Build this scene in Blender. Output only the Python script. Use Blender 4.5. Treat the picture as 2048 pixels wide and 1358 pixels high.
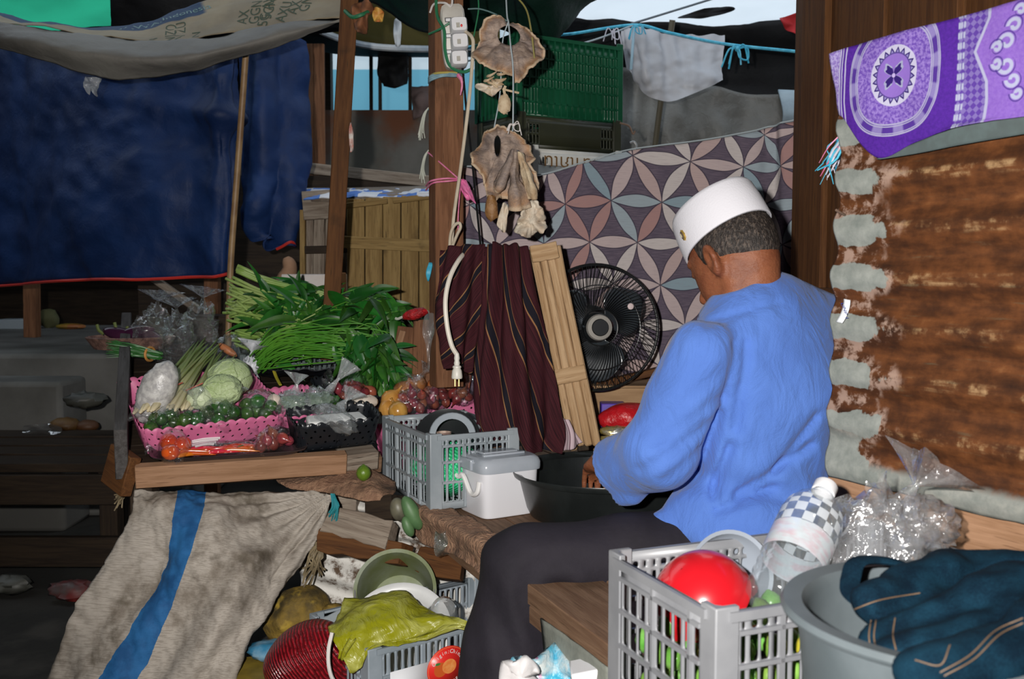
import bpy, bmesh, math, random
import numpy as np
from math import sin, cos, tan, pi, radians, sqrt
from mathutils import Vector, Matrix, noise as mnoise

random.seed(7)
for _o in list(bpy.data.objects):
    bpy.data.objects.remove(_o, do_unlink=True)
S = bpy.context.scene
COL = S.collection

# ------------------------------------------------------------------ camera, sky, flash, exposure
F = 1991.0                     # focal length in pixels of the 2048 px frame (35 mm lens)
PITCH = radians(4.2)
H = 1.07
cam_d = bpy.data.cameras.new('camera')
cam_d.lens = 35.0
cam_d.sensor_width = 36.0
cam_d.clip_start = 0.02
cam_d.dof.use_dof = True
cam_d.dof.focus_distance = 2.35
cam_d.dof.aperture_fstop = 7.1
cam = bpy.data.objects.new('camera', cam_d)
cam.location = (0, 0, H)
cam.rotation_euler = (radians(90) - PITCH, 0, 0)
COL.objects.link(cam)
S.camera = cam

wd = bpy.data.worlds.new('sky')
S.world = wd
wd.use_nodes = True
_bg = wd.node_tree.nodes['Background']
_bg.inputs['Color'].default_value = (0.80, 0.90, 1.0, 1)
_bg.inputs['Strength'].default_value = 1.2

# the photographer's flash unit, held a little left of and above the lens
fl_d = bpy.data.lights.new('camera_flash', 'SPOT')
fl_d.energy = 240.0
fl_d.color = (1.0, 0.965, 0.92)
fl_d.spot_size = radians(88)
fl_d.spot_blend = 0.75
fl_d.shadow_soft_size = 0.018
fl = bpy.data.objects.new('camera_flash', fl_d)
fl.location = (-0.13, -0.02, H + 0.075)
fl.rotation_euler = (radians(90) - PITCH, 0, radians(-5.0))
COL.objects.link(fl)

S.view_settings.view_transform = 'Standard'
S.view_settings.look = 'None'
S.view_settings.exposure = 0.0
S.view_settings.gamma = 1.0
S.view_settings.use_curve_mapping = False

# ------------------------------------------------------------------ pixel rays -> places
def ray(px, py):
    x = (px - 1024.0) / F
    yu = -(py - 679.0) / F
    d = Vector((x, cos(PITCH) + sin(PITCH) * yu, -sin(PITCH) + cos(PITCH) * yu))
    return d / d.y
CAM = Vector((0, 0, H))
def P(px, py, Y):
    return CAM + ray(px, py) * Y
def PZ(px, py, z):
    d = ray(px, py)
    return CAM + d * ((z - H) / d.z)
def PPL(px, py, o, n):
    d = ray(px, py)
    return CAM + d * ((o - CAM).dot(n) / d.dot(n))
V3 = lambda *a: Vector(a)

# ------------------------------------------------------------------ shader expression helper
class E:
    def __init__(s, nt, v): s.nt = nt; s.v = v
    def _m(s, op, *o):
        n = s.nt.nodes.new('ShaderNodeMath'); n.operation = op
        for i, a in enumerate((s,) + o):
            a = a.v if isinstance(a, E) else a
            if isinstance(a, (int, float)): n.inputs[i].default_value = a
            else: s.nt.links.new(a, n.inputs[i])
        return E(s.nt, n.outputs[0])
    def __add__(s, o): return s._m('ADD', o)
    __radd__ = __add__
    def __sub__(s, o): return s._m('SUBTRACT', o)
    def __rsub__(s, o): return E(s.nt, float(o))._m('SUBTRACT', s)
    def __mul__(s, o): return s._m('MULTIPLY', o)
    __rmul__ = __mul__
    def __truediv__(s, o): return s._m('DIVIDE', o)
    def floor(s): return s._m('FLOOR')
    def fract(s): return s._m('FRACT')
    def abs(s): return s._m('ABSOLUTE')
    def sqrt(s): return s._m('SQRT')
    def sin(s): return s._m('SINE')
    def cos(s): return s._m('COSINE')
    def max(s, o): return s._m('MAXIMUM', o)
    def min(s, o): return s._m('MINIMUM', o)
    def pow(s, o): return s._m('POWER', o)
    def gt(s, o): return s._m('GREATER_THAN', o)
    def lt(s, o): return s._m('LESS_THAN', o)
    def atan2(s, o): return s._m('ARCTAN2', o)
    def ss(s, a, b):
        n = s.nt.nodes.new('ShaderNodeMapRange'); n.interpolation_type = 'SMOOTHSTEP'
        for i, v in ((0, s), (1, a), (2, b)):
            v = v.v if isinstance(v, E) else v
            if isinstance(v, (int, float)): n.inputs[i].default_value = v
            else: s.nt.links.new(v, n.inputs[i])
        return E(s.nt, n.outputs[0])

class MatB:
    """one procedural node material"""
    def __init__(s, name):
        s.m = bpy.data.materials.new(name); s.m.use_nodes = True
        s.nt = s.m.node_tree; s.b = s.nt.nodes['Principled BSDF']; s.out = s.nt.nodes['Material Output']
        s._tc = None
    def tc(s, which='Object'):
        if s._tc is None: s._tc = s.nt.nodes.new('ShaderNodeTexCoord')
        return s._tc.outputs[which]
    def xyz(s, sock):
        n = s.nt.nodes.new('ShaderNodeSeparateXYZ'); s.nt.links.new(sock, n.inputs[0])
        return [E(s.nt, o) for o in n.outputs]
    def vec(s, x, y, z=0.0):
        n = s.nt.nodes.new('ShaderNodeCombineXYZ')
        for i, a in enumerate((x, y, z)):
            a = a.v if isinstance(a, E) else a
            if isinstance(a, (int, float)): n.inputs[i].default_value = a
            else: s.nt.links.new(a, n.inputs[i])
        return n.outputs[0]
    def mapping(s, sock, scale=(1, 1, 1), rot=(0, 0, 0), loc=(0, 0, 0)):
        n = s.nt.nodes.new('ShaderNodeMapping'); s.nt.links.new(sock, n.inputs[0])
        n.inputs['Scale'].default_value = scale; n.inputs['Rotation'].default_value = rot; n.inputs['Location'].default_value = loc
        return n.outputs[0]
    def noise(s, sock, scale, detail=4, rough=0.55, dist=0.0):
        n = s.nt.nodes.new('ShaderNodeTexNoise'); s.nt.links.new(sock, n.inputs['Vector'])
        n.inputs['Scale'].default_value = scale; n.inputs['Detail'].default_value = detail
        n.inputs['Roughness'].default_value = rough; n.inputs['Distortion'].default_value = dist
        return E(s.nt, n.outputs[0])
    def voro(s, sock, scale, feature='F1'):
        n = s.nt.nodes.new('ShaderNodeTexVoronoi'); s.nt.links.new(sock, n.inputs['Vector'])
        n.feature = feature; n.inputs['Scale'].default_value = scale
        return E(s.nt, n.outputs['Distance'])
    def white(s, val):
        n = s.nt.nodes.new('ShaderNodeTexWhiteNoise'); n.noise_dimensions = '1D'
        s.nt.links.new(val.v, n.inputs['W']); return E(s.nt, n.outputs['Value'])
    def rand(s):
        n = s.nt.nodes.new('ShaderNodeObjectInfo'); return E(s.nt, n.outputs['Random'])
    def mix(s, f, a, b):
        n = s.nt.nodes.new('ShaderNodeMix'); n.data_type = 'RGBA'
        for i, v in ((0, f), (6, a), (7, b)):
            v = v.v if isinstance(v, E) else v
            if isinstance(v, (int, float)): n.inputs[i].default_value = v
            elif isinstance(v, tuple): n.inputs[i].default_value = (*v[:3], 1)
            else: s.nt.links.new(v, n.inputs[i])
        return n.outputs[2]
    def ramp(s, f, stops, const=False):
        n = s.nt.nodes.new('ShaderNodeValToRGB'); s.nt.links.new(f.v, n.inputs[0])
        cr = n.color_ramp; cr.interpolation = 'CONSTANT' if const else 'LINEAR'
        while len(cr.elements) < len(stops): cr.elements.new(0.5)
        for e, (p, c) in zip(cr.elements, stops): e.position = p; e.color = (*c, 1)
        return n.outputs[0]
    def col(s, c):
        if isinstance(c, tuple): s.b.inputs['Base Color'].default_value = (*c[:3], 1)
        else: s.nt.links.new(c, s.b.inputs['Base Color'])
    def set(s, **k):
        for a, v in k.items():
            i = s.b.inputs[a.replace('_', ' ')]
            if isinstance(v, E): s.nt.links.new(v.v, i)
            else: i.default_value = v
    def bump(s, h, strength=0.3, dist=0.01):
        n = s.nt.nodes.new('ShaderNodeBump'); n.inputs['Strength'].default_value = strength
        n.inputs['Distance'].default_value = dist; s.nt.links.new(h.v, n.inputs['Height'])
        s.nt.links.new(n.outputs[0], s.b.inputs['Normal']); return n
    def cut(s, hole):
        """real openings: hole = 1 where there is nothing"""
        t = s.nt.nodes.new('ShaderNodeBsdfTransparent'); x = s.nt.nodes.new('ShaderNodeMixShader')
        s.nt.links.new(hole.v, x.inputs[0]); s.nt.links.new(s.b.outputs[0], x.inputs[1]); s.nt.links.new(t.outputs[0], x.inputs[2])
        s.nt.links.new(x.outputs[0], s.out.inputs[0])
    def translucent(s, colsock, fac):
        t = s.nt.nodes.new('ShaderNodeBsdfTranslucent'); x = s.nt.nodes.new('ShaderNodeMixShader')
        if isinstance(colsock, tuple): t.inputs[0].default_value = (*colsock[:3], 1)
        else: s.nt.links.new(colsock, t.inputs[0])
        x.inputs[0].default_value = fac
        s.nt.links.new(s.b.outputs[0], x.inputs[1]); s.nt.links.new(t.outputs[0], x.inputs[2])
        s.nt.links.new(x.outputs[0], s.out.inputs[0])

MATS = {}
def pm(name, c1, c2=None, scale=6.0, stretch=(1, 1, 1), lo=0.35, hi=0.65, rough=0.6, metal=0.0, spec=0.5, bump=0.0, bscale=None,
       c3=None, scale3=3.0, lo3=0.55, hi3=0.7, trans=None, coat=0.0, sss=0.0, vary=0.0, bdist=0.006, detail=5):
    if name in MATS: return MATS[name]
    M = MatB(name)
    co = M.mapping(M.tc('Object'), stretch)
    c = c1
    if c2:
        nz = M.noise(co, scale, detail)
        c = M.mix(nz.ss(lo, hi), c1, c2)
    if c3:
        c = M.mix(M.noise(M.tc('Object'), scale3, 5).ss(lo3, hi3), c, c3)
    if vary:
        hs = M.nt.nodes.new('ShaderNodeHueSaturation')
        M.nt.links.new((M.rand() * (2 * vary) + (1 - vary)).v, hs.inputs['Value'])
        M.nt.links.new((M.white(M.rand() * 91.0) * 0.05 + 0.475).v, hs.inputs['Hue'])
        if isinstance(c, tuple): hs.inputs['Color'].default_value = (*c, 1)
        else: M.nt.links.new(c, hs.inputs['Color'])
        c = hs.outputs[0]
    M.col(c)
    M.set(Roughness=rough, Metallic=metal)
    M.b.inputs['Specular IOR Level'].default_value = spec
    M.b.inputs['Coat Weight'].default_value = coat
    if sss:
        M.b.inputs['Subsurface Weight'].default_value = sss
        M.b.inputs['Subsurface Radius'].default_value = (0.012, 0.005, 0.003)
    if bump: M.bump(M.noise(co, bscale or scale * 4, 5), bump, bdist)
    if trans: M.translucent(c, trans)
    MATS[name] = M.m
    return M.m

def wood(name, c1, c2, rough=0.75, grain=9.0, dark=(0.02, 0.012, 0.006), wear=0.62):
    """grain runs along local X of the piece"""
    if name in MATS: return MATS[name]
    M = MatB(name)
    rv = M.rand() * 37.0
    x, y, z = M.xyz(M.tc('Object'))
    v = M.vec(x * 0.55 + rv, y * 7.0 + rv, z * 7.0)
    n1 = M.noise(v, grain, 6, 0.6, 0.6)
    c = M.mix(n1.ss(0.33, 0.68), c1, c2)
    n2 = M.noise(M.vec(x * 1.0 + rv, y * 22.0, z * 22.0), grain * 1.6, 3)
    c = M.mix(n2.ss(0.60, 0.72) * 0.75, c, dark)
    n3 = M.noise(M.vec(x * 2 + rv, y * 2, z * 2), 3.0, 4)
    c = M.mix(n3.ss(wear, wear + 0.15) * 0.6, c, dark)
    M.col(c); M.set(Roughness=rough); M.b.inputs['Specular IOR Level'].default_value = 0.25
    M.bump(n1 * 0.6 + n2 * 0.5, 0.5, 0.003)
    MATS[name] = M.m
    return M.m

def film(name, tint=(0.97, 0.98, 0.985), gloss=0.085, rough=0.10, haze=0.03, hazecol=(0.8, 0.85, 0.87), bscale=22.0, bump=0.8):
    """thin clear plastic: looks through, glints at creases"""
    if name in MATS: return MATS[name]
    m = bpy.data.materials.new(name); m.use_nodes = True
    nt = m.node_tree; nt.nodes.clear()
    o = nt.nodes.new('ShaderNodeOutputMaterial')
    t = nt.nodes.new('ShaderNodeBsdfTransparent'); t.inputs[0].default_value = (*tint, 1)
    g = nt.nodes.new('ShaderNodeBsdfGlossy'); g.inputs['Roughness'].default_value = rough; g.inputs[0].default_value = (1, 1, 1, 1)
    d = nt.nodes.new('ShaderNodeBsdfDiffuse'); d.inputs[0].default_value = (*hazecol, 1)
    tc = nt.nodes.new('ShaderNodeTexCoord')
    nz = nt.nodes.new('ShaderNodeTexNoise'); nz.inputs['Scale'].default_value = bscale; nz.inputs['Detail'].default_value = 3
    nz.inputs['Distortion'].default_value = 0.8
    nt.links.new(tc.outputs['Object'], nz.inputs['Vector'])
    bp = nt.nodes.new('ShaderNodeBump'); bp.inputs['Strength'].default_value = bump; bp.inputs['Distance'].default_value = 0.012
    nt.links.new(nz.outputs[0], bp.inputs['Height'])
    nt.links.new(bp.outputs[0], g.inputs['Normal'])
    a = nt.nodes.new('ShaderNodeMixShader'); a.inputs[0].default_value = haze
    nt.links.new(t.outputs[0], a.inputs[1]); nt.links.new(d.outputs[0], a.inputs[2])
    fr = nt.nodes.new('ShaderNodeLayerWeight'); fr.inputs['Blend'].default_value = 0.35
    mr = nt.nodes.new('ShaderNodeMapRange'); mr.inputs[3].default_value = gloss * 0.55; mr.inputs[4].default_value = min(1, gloss * 3.5)
    nt.links.new(fr.outputs['Facing'], mr.inputs[0])
    b = nt.nodes.new('ShaderNodeMixShader'); nt.links.new(mr.outputs[0], b.inputs[0])
    nt.links.new(a.outputs[0], b.inputs[1]); nt.links.new(g.outputs[0], b.inputs[2])
    nt.links.new(b.outputs[0], o.inputs[0])
    MATS[name] = m
    return m

# ------------------------------------------------------------------ mesh helpers
class MB:
    def __init__(s): s.v = []; s.f = []; s.uv = []; s.mi = []
    def add(s, vs, fs, uv=None, mi=0):
        b = len(s.v)
        s.v += [Vector(v) for v in vs]
        s.uv += list(uv) if uv else [(0.0, 0.0)] * len(vs)
        for f in fs: s.f.append([b + i for i in f]); s.mi.append(mi)
        return s
    def box(s, c, h, M=None, mi=0):
        c = Vector(c); vs = []
        for x in (-1, 1):
            for y in (-1, 1):
                for z in (-1, 1): vs.append(Vector((x * h[0], y * h[1], z * h[2])))
        if M is not None: vs = [M @ v for v in vs]
        return s.add([v + c for v in vs], [(0, 1, 3, 2), (4, 6, 7, 5), (0, 4, 5, 1), (2, 3, 7, 6), (0, 2, 6, 4), (1, 5, 7, 3)], mi=mi)
    def tube(s, pts, r, seg=8, closed=False, flat=1.0):
        pts = [Vector(p) for p in pts]; n = len(pts)
        rs = r if isinstance(r, (list, tuple)) else [r] * n
        vs = []; t0 = None; nrm = None
        for i, p in enumerate(pts):
            if closed: t = (pts[(i + 1) % n] - pts[i - 1])
            else: t = pts[min(i + 1, n - 1)] - pts[max(i - 1, 0)]
            if t.length < 1e-9: t = Vector((0, 0, 1))
            t.normalize()
            if nrm is None:
                a = Vector((0, 0, 1)) if abs(t.z) < 0.9 else Vector((1, 0, 0))
                nrm = t.cross(a).normalized()
            else:
                nrm = (nrm - t * nrm.dot(t))
                nrm = nrm.normalized() if nrm.length > 1e-6 else t.orthogonal().normalized()
            bn = t.cross(nrm)
            for k in range(seg):
                a = 2 * pi * k / seg
                vs.append(p + (nrm * cos(a) + bn * sin(a) * flat) * rs[i])
        fs = []
        m = n if closed else n - 1
        for i in range(m):
            j = (i + 1) % n
            for k in range(seg):
                l = (k + 1) % seg
                fs.append((i * seg + k, i * seg + l, j * seg + l, j * seg + k))
        if not closed:
            fs.append(tuple(range(seg - 1, -1, -1))); fs.append(tuple((n - 1) * seg + k for k in range(seg)))
        return s.add(vs, fs)
    def lathe(s, prof, seg=32, M=None, sx=1.0, sy=1.0):
        vs = []; fs = []; uv = []
        n = len(prof)
        for j, (r, z) in enumerate(prof):
            for k in range(seg + 1):
                a = 2 * pi * k / seg
                vs.append(Vector((r * cos(a) * sx, r * sin(a) * sy, z))); uv.append((k / seg, j / max(1, n - 1)))
        w = seg + 1
        for j in range(n - 1):
            for k in range(seg): fs.append((j * w + k, j * w + k + 1, (j + 1) * w + k + 1, (j + 1) * w + k))
        if M is not None: vs = [M @ v for v in vs]
        return s.add(vs, fs, uv)
    def grid(s, fn, nu, nv, wrap=False, uvf=None):
        vs = []; uv = []; fs = []
        for j in range(nv + 1):
            for i in range(nu + 1):
                u, v = i / nu, j / nv
                vs.append(fn(u, v)); uv.append(uvf(u, v) if uvf else (u, v))
        w = nu + 1
        for j in range(nv):
            for i in range(nu): fs.append((j * w + i, j * w + i + 1, (j + 1) * w + i + 1, (j + 1) * w + i))
        return s.add(vs, fs, uv)
    def ell(s, c, r, seg=16, rings=10, M=None, fn=None):
        c = Vector(c)
        def g(u, v):
            a = 2 * pi * u; b = pi * (v - 0.5)
            d = Vector((cos(a) * cos(b), sin(a) * cos(b), sin(b)))
            k = fn(d) if fn else 1.0
            p = Vector((d.x * r[0], d.y * r[1], d.z * r[2])) * k
            return (M @ p if M is not None else p) + c
        return s.grid(g, seg, rings)
    def np(s, vs, fs):
        return s.add([Vector(v) for v in vs], [tuple(int(i) for i in f) for f in fs])

def to_mesh(name, mb, mat, smooth=40, weld=True):
    me = bpy.data.meshes.new(name)
    me.from_pydata([tuple(v) for v in mb.v], [], mb.f)
    ul = me.uv_layers.new(name='UVMap')
    buf = np.empty(len(me.loops), dtype=np.int32); me.loops.foreach_get('vertex_index', buf)
    uva = np.array(mb.uv, dtype=np.float32)[buf].ravel(); ul.data.foreach_set('uv', uva)
    mats = mat if isinstance(mat, (list, tuple)) else [mat]
    for m in mats: me.materials.append(m)
    if len(mats) > 1: me.polygons.foreach_set('material_index', mb.mi)
    if weld:
        bm = bmesh.new(); bm.from_mesh(me)
        bmesh.ops.remove_doubles(bm, verts=bm.verts, dist=1e-5)
        bmesh.ops.recalc_face_normals(bm, faces=bm.faces)
        bm.to_mesh(me); bm.free()
    if smooth is not None:
        me.polygons.foreach_set('use_smooth', [True] * len(me.polygons))
        if smooth < 180: me.set_sharp_from_angle(angle=radians(smooth))
    me.update()
    return me

def tag(o, label=None, cat=None, group=None, kind=None):
    if label: o['label'] = label
    if cat: o['category'] = cat
    if group: o['group'] = group
    if kind: o['kind'] = kind
    return o

def thing(name, label, cat, loc=(0, 0, 0), M=None, group=None, kind=None):
    o = bpy.data.objects.new(name, None); o.empty_display_size = 0.05
    COL.objects.link(o)
    if M is not None: o.matrix_world = M
    else: o.location = loc
    return tag(o, label, cat, group, kind)

def mk(name, mb, mat, parent=None, local=False, smooth=40, weld=True, thick=0.0, bevel=0.0, kind=None, subdiv=0):
    """link a mesh; coordinates are in the world unless local (then in the parent's frame)"""
    if local:
        off = Vector((0, 0, 0)); c = Vector((0, 0, 0))
    else:
        xs = [v.x for v in mb.v]; ys = [v.y for v in mb.v]; zs = [v.z for v in mb.v]
        c = Vector(((min(xs) + max(xs)) / 2, (min(ys) + max(ys)) / 2, min(zs)))
        off = parent_loc(parent)
    mb2 = mb
    if c.length > 0:
        mb2 = MB(); mb2.v = [v - c for v in mb.v]; mb2.f = mb.f; mb2.uv = mb.uv; mb2.mi = mb.mi
    me = to_mesh(name, mb2, mat, smooth, weld)
    o = bpy.data.objects.new(name, me); COL.objects.link(o)
    o.location = c - off
    if parent is not None: o.parent = parent
    if thick:
        md = o.modifiers.new('thickness', 'SOLIDIFY'); md.thickness = thick; md.offset = 0
    if bevel:
        md = o.modifiers.new('bevel', 'BEVEL'); md.width = bevel; md.segments = 2; md.limit_method = 'ANGLE'; md.angle_limit = radians(40)
    if subdiv:
        md = o.modifiers.new('subdivision', 'SUBSURF'); md.levels = subdiv; md.render_levels = subdiv
    if kind: o['kind'] = kind
    return o
def parent_loc(p):
    v = Vector((0, 0, 0))
    while p is not None:
        v = v + p.location; p = p.parent
    return v

def one(name, mb, mat, label, cat, group=None, kind=None, **k):
    return tag(mk(name, mb, mat, **k), label, cat, group, kind)
def struct(name, mb, mat, label=None, parent=None, **k):
    o = mk(name, mb, mat, parent=parent, **k)
    if parent is None: o['kind'] = 'structure'
    if label: o['label'] = label
    return o
def place(me, name, M, parent=None):
    """another object on shared mesh data; M is in the parent's frame"""
    o = bpy.data.objects.new(name, me); COL.objects.link(o)
    if parent is not None: o.parent = parent
    o.matrix_local = M
    return o
def copy_tree(o, parent=None):
    c = o.copy(); COL.objects.link(c); c.parent = parent
    for ch in list(o.children): copy_tree(ch, c)
    return c
def frame(x, y, z, o=(0, 0, 0)):
    M = Matrix((x, y, z)).transposed().to_4x4(); M.translation = Vector(o); return M
def align(d, up=(0, 0, 1), o=(0, 0, 0), axis='X'):
    """matrix whose local X (or Z) runs along d"""
    d = Vector(d).normalized(); up = Vector(up)
    if abs(d.dot(up.normalized())) > 0.98: up = Vector((0, 1, 0)) if abs(d.y) < 0.9 else Vector((1, 0, 0))
    if axis == 'X':
        y = up.cross(d).normalized(); z = d.cross(y); return frame(d, y, z, o)
    x = up.cross(d).normalized(); y = d.cross(x); return frame(x, y, d, o)

def plank(name, a, b, w, t, mat, parent=None, up=(0, 0, 1), jitter=0.0, ends=0.0, bevel=0.002):
    """a board from a to b, w wide (across), t thick (along up)"""
    a = Vector(a); b = Vector(b); L = (b - a).length
    mb = MB(); n = 6
    rnd = random.Random(hash((round(a.x, 3), round(b.z, 3), round(w, 3))) & 0xffff)
    def ring(x, e):
        j = [rnd.uniform(-jitter, jitter) for _ in range(4)]
        ex = [rnd.uniform(-ends, ends) if e else 0 for _ in range(4)]
        return [Vector((x + ex[0], -w / 2 + j[0], -t / 2)), Vector((x + ex[1], w / 2 + j[1], -t / 2)), Vector((x + ex[2], w / 2 + j[1], t / 2)), Vector((x + ex[3], -w / 2 + j[0], t / 2))]
    vs = []
    for i in range(n + 1): vs += ring(-L / 2 + L * i / n, i in (0, n))
    fs = []
    for i in range(n):
        for k in range(4):
            l = (k + 1) % 4; fs.append((i * 4 + k, i * 4 + l, i * 4 + 4 + l, i * 4 + 4 + k))
    fs += [(3, 2, 1, 0), tuple(n * 4 + k for k in range(4))]
    mb.add(vs, fs)
    me = to_mesh(name, mb, mat, 30)
    o = bpy.data.objects.new(name, me); COL.objects.link(o)
    M = align(b - a, up, (a + b) / 2 - parent_loc(parent))
    if parent is not None: o.parent = parent
    o.matrix_local = M
    if bevel:
        md = o.modifiers.new('bevel', 'BEVEL'); md.width = bevel; md.segments = 1; md.limit_method = 'ANGLE'
    return o

def cr(p, t):
    """Catmull-Rom through a list of vectors, t in 0..1"""
    n = len(p) - 1
    if n == 0: return p[0].copy()
    x = min(max(t, 0.0), 1.0) * n; i = min(int(x), n - 1); f = x - i
    p1, p2 = p[i], p[i + 1]
    p0 = p[i - 1] if i > 0 else p1 * 2 - p2
    p3 = p[i + 2] if i + 2 <= n else p2 * 2 - p1
    return (p1 * 2 + (p2 - p0) * f + (p0 * 2 - p1 * 5 + p2 * 4 - p3) * f * f + (p1 * 3 - p0 - p2 * 3 + p3) * f ** 3) * 0.5
def spline(pts, n=24):
    pts = [Vector(p) for p in pts]
    return [cr(pts, i / n) for i in range(n + 1)]
def patch(rows):
    rows = [[Vector(p) for p in r] for r in rows]
    def f(u, v): return cr([cr(r, u) for r in rows], v)
    return f
def PX(*pts):
    """rows of (px, py, Y) to places"""
    return [P(*p) for p in pts]
def fbm(p, o=4):
    return mnoise.fractal(p, 1.0, 2.0, o)
def cloth(rows, nu=60, nv=40, disp=None, metric=None):
    """curtain surface through rows of control points, optional displacement along its normal"""
    f = patch(rows); mb = MB()
    def g(u, v):
        p = f(u, v)
        if disp:
            e = 0.01
            n = (f(min(u + e, 1), v) - f(max(u - e, 0), v)).cross(f(u, min(v + e, 1)) - f(u, max(v - e, 0)))
            if n.length > 1e-9: n.normalize()
            p = p + n * disp(u, v, p)
        return p
    mb.grid(g, nu, nv, uvf=metric)
    return mb, g

# ------------------------------------------------------------------ implicit surfaces (numpy, surface nets)
def A3(v): return np.array((v[0], v[1], v[2]), dtype=np.float64)
def s_cone(p, a, b, r1, r2):
    a = A3(a); b = A3(b); ba = b - a; t = np.clip(((p - a) @ ba) / max(ba @ ba, 1e-9), 0, 1)
    return np.linalg.norm(p - a - t[:, None] * ba, axis=1) - (r1 + (r2 - r1) * t)
def s_ell(p, c, r, R=None):
    q = p - A3(c)
    if R is not None: q = q @ np.array([[R[j][i] for i in range(3)] for j in range(3)]).T
    r = np.array(r); k = np.linalg.norm(q / r, axis=1); k2 = np.linalg.norm(q / (r * r), axis=1)
    return k * (k - 1.0) / np.maximum(k2, 1e-9)
def smin(a, b, k):
    h = np.clip(0.5 + 0.5 * (b - a) / k, 0, 1)
    return b + (a - b) * h - k * h * (1 - h)
def smax(a, b, k): return -smin(-a, -b, k)
def nets(f, lo, hi, h):
    lo = np.array(lo, float); hi = np.array(hi, float)
    n = np.maximum(np.ceil((hi - lo) / h).astype(int) + 1, 3)
    ax = [lo[i] + h * np.arange(n[i]) for i in range(3)]
    G = np.stack(np.meshgrid(*ax, indexing='ij'), -1).reshape(-1, 3)
    D = np.concatenate([f(G[i:i + 400000]) for i in range(0, len(G), 400000)]).reshape(n)
    sg = D < 0
    nc = n - 1
    cs = np.zeros(nc, dtype=int)
    for dx in (0, 1):
        for dy in (0, 1):
            for dz in (0, 1): cs += sg[dx:dx + nc[0], dy:dy + nc[1], dz:dz + nc[2]]
    act = (cs > 0) & (cs < 8)
    idx = -np.ones(nc, dtype=int); ii = np.argwhere(act); idx[act] = np.arange(len(ii))
    acc = np.zeros((len(ii), 3)); cnt = np.zeros(len(ii))
    cor = [(x, y, z) for x in (0, 1) for y in (0, 1) for z in (0, 1)]
    for a in range(8):
        for b in range(a + 1, 8):
            ca, cb = np.array(cor[a]), np.array(cor[b])
            if np.abs(ca - cb).sum() != 1: continue
            da = D[ii[:, 0] + ca[0], ii[:, 1] + ca[1], ii[:, 2] + ca[2]]; db = D[ii[:, 0] + cb[0], ii[:, 1] + cb[1], ii[:, 2] + cb[2]]
            m = (da < 0) != (db < 0)
            t = np.where(m, da / np.where(np.abs(da - db) < 1e-12, 1, da - db), 0)
            acc += np.where(m[:, None], ca + t[:, None] * (cb - ca), 0); cnt += m
    vs = lo + h * (ii + acc / np.maximum(cnt, 1)[:, None])
    fs = []
    for d in range(3):
        e1, e2 = [(1, 2), (2, 0), (0, 1)][d]
        sl0 = [slice(None)] * 3; sl1 = [slice(None)] * 3
        sl0[d] = slice(0, n[d] - 1); sl1[d] = slice(1, n[d])
        a, b = sg[tuple(sl0)], sg[tuple(sl1)]
        for flip in (0, 1):
            E_ = np.argwhere((a & ~b) if flip == 0 else (~a & b))
            E_ = E_[(E_[:, e1] > 0) & (E_[:, e2] > 0) & (E_[:, e1] < nc[e1]) & (E_[:, e2] < nc[e2])]
            if len(E_) == 0: continue
            q = []
            for o1, o2 in ((0, 0), (1, 0), (1, 1), (0, 1)):
                c = E_.copy(); c[:, e1] -= o1; c[:, e2] -= o2; q.append(idx[c[:, 0], c[:, 1], c[:, 2]])
            q = np.stack(q, 1)
            if flip == 0: q = q[:, ::-1]
            fs.append(q[(q >= 0).all(1)])
    return vs, (np.concatenate(fs)[:, ::-1] if fs else np.zeros((0, 4), int))
def npn(p, s, seed=0.0):
    """cheap smooth numpy noise: a few rotated sines"""
    q = p * s + seed
    return (np.sin(q[:, 0] * 1.7 + 1.3 * np.sin(q[:, 1] * 1.1 + seed)) + np.sin(q[:, 1] * 1.9 + 1.7 * np.sin(q[:, 2] * 1.3 + seed * 2)) + np.sin(q[:, 2] * 2.1 + 1.1 * np.sin(q[:, 0] * 1.5 - seed))) / 3.0
def blob(f, lo, hi, h):
    mb = MB(); vs, fs = nets(f, lo, hi, h); mb.np(vs, fs); return mb

def text_mb(txt, size, fn=None, ext=0.0):
    """lettering as a mesh; fn maps flat (x, y) to a place"""
    c = bpy.data.curves.new('lettering', 'FONT'); c.body = txt; c.size = size; c.extrude = ext
    c.align_x = 'CENTER'; c.align_y = 'CENTER'; c.resolution_u = 3
    o = bpy.data.objects.new('lettering', c); COL.objects.link(o)
    dg = bpy.context.evaluated_depsgraph_get(); dg.update()
    me = bpy.data.meshes.new_from_object(o.evaluated_get(dg))
    mb = MB()
    mb.add([fn(v.co.x, v.co.y) if fn else v.co for v in me.vertices], [tuple(p.vertices) for p in me.polygons])
    bpy.data.objects.remove(o); bpy.data.curves.remove(c); bpy.data.meshes.remove(me)
    return mb
# ------------------------------------------------------------------ shared materials
W_BROWN = wood('brown_wood', (0.125, 0.050, 0.015), (0.07, 0.026, 0.008))
W_POST = wood('post_wood', (0.215, 0.098, 0.048), (0.125, 0.052, 0.024))
W_GREY = wood('grey_wood', (0.30, 0.25, 0.20), (0.17, 0.13, 0.10))
W_PINE = wood('pine_wood', (0.52, 0.35, 0.20), (0.36, 0.22, 0.11), dark=(0.16, 0.08, 0.035), wear=0.66)
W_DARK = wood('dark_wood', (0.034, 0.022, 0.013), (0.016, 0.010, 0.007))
W_PLAT = wood('platform_wood', (0.21, 0.125, 0.075), (0.13, 0.07, 0.04), dark=(0.07, 0.04, 0.02))
W_OCHRE = wood('ochre_wood', (0.33, 0.22, 0.085), (0.21, 0.13, 0.045))
W_EDGE = wood('board_wood', (0.36, 0.205, 0.12), (0.26, 0.14, 0.075), dark=(0.15, 0.075, 0.04), wear=0.7)
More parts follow.
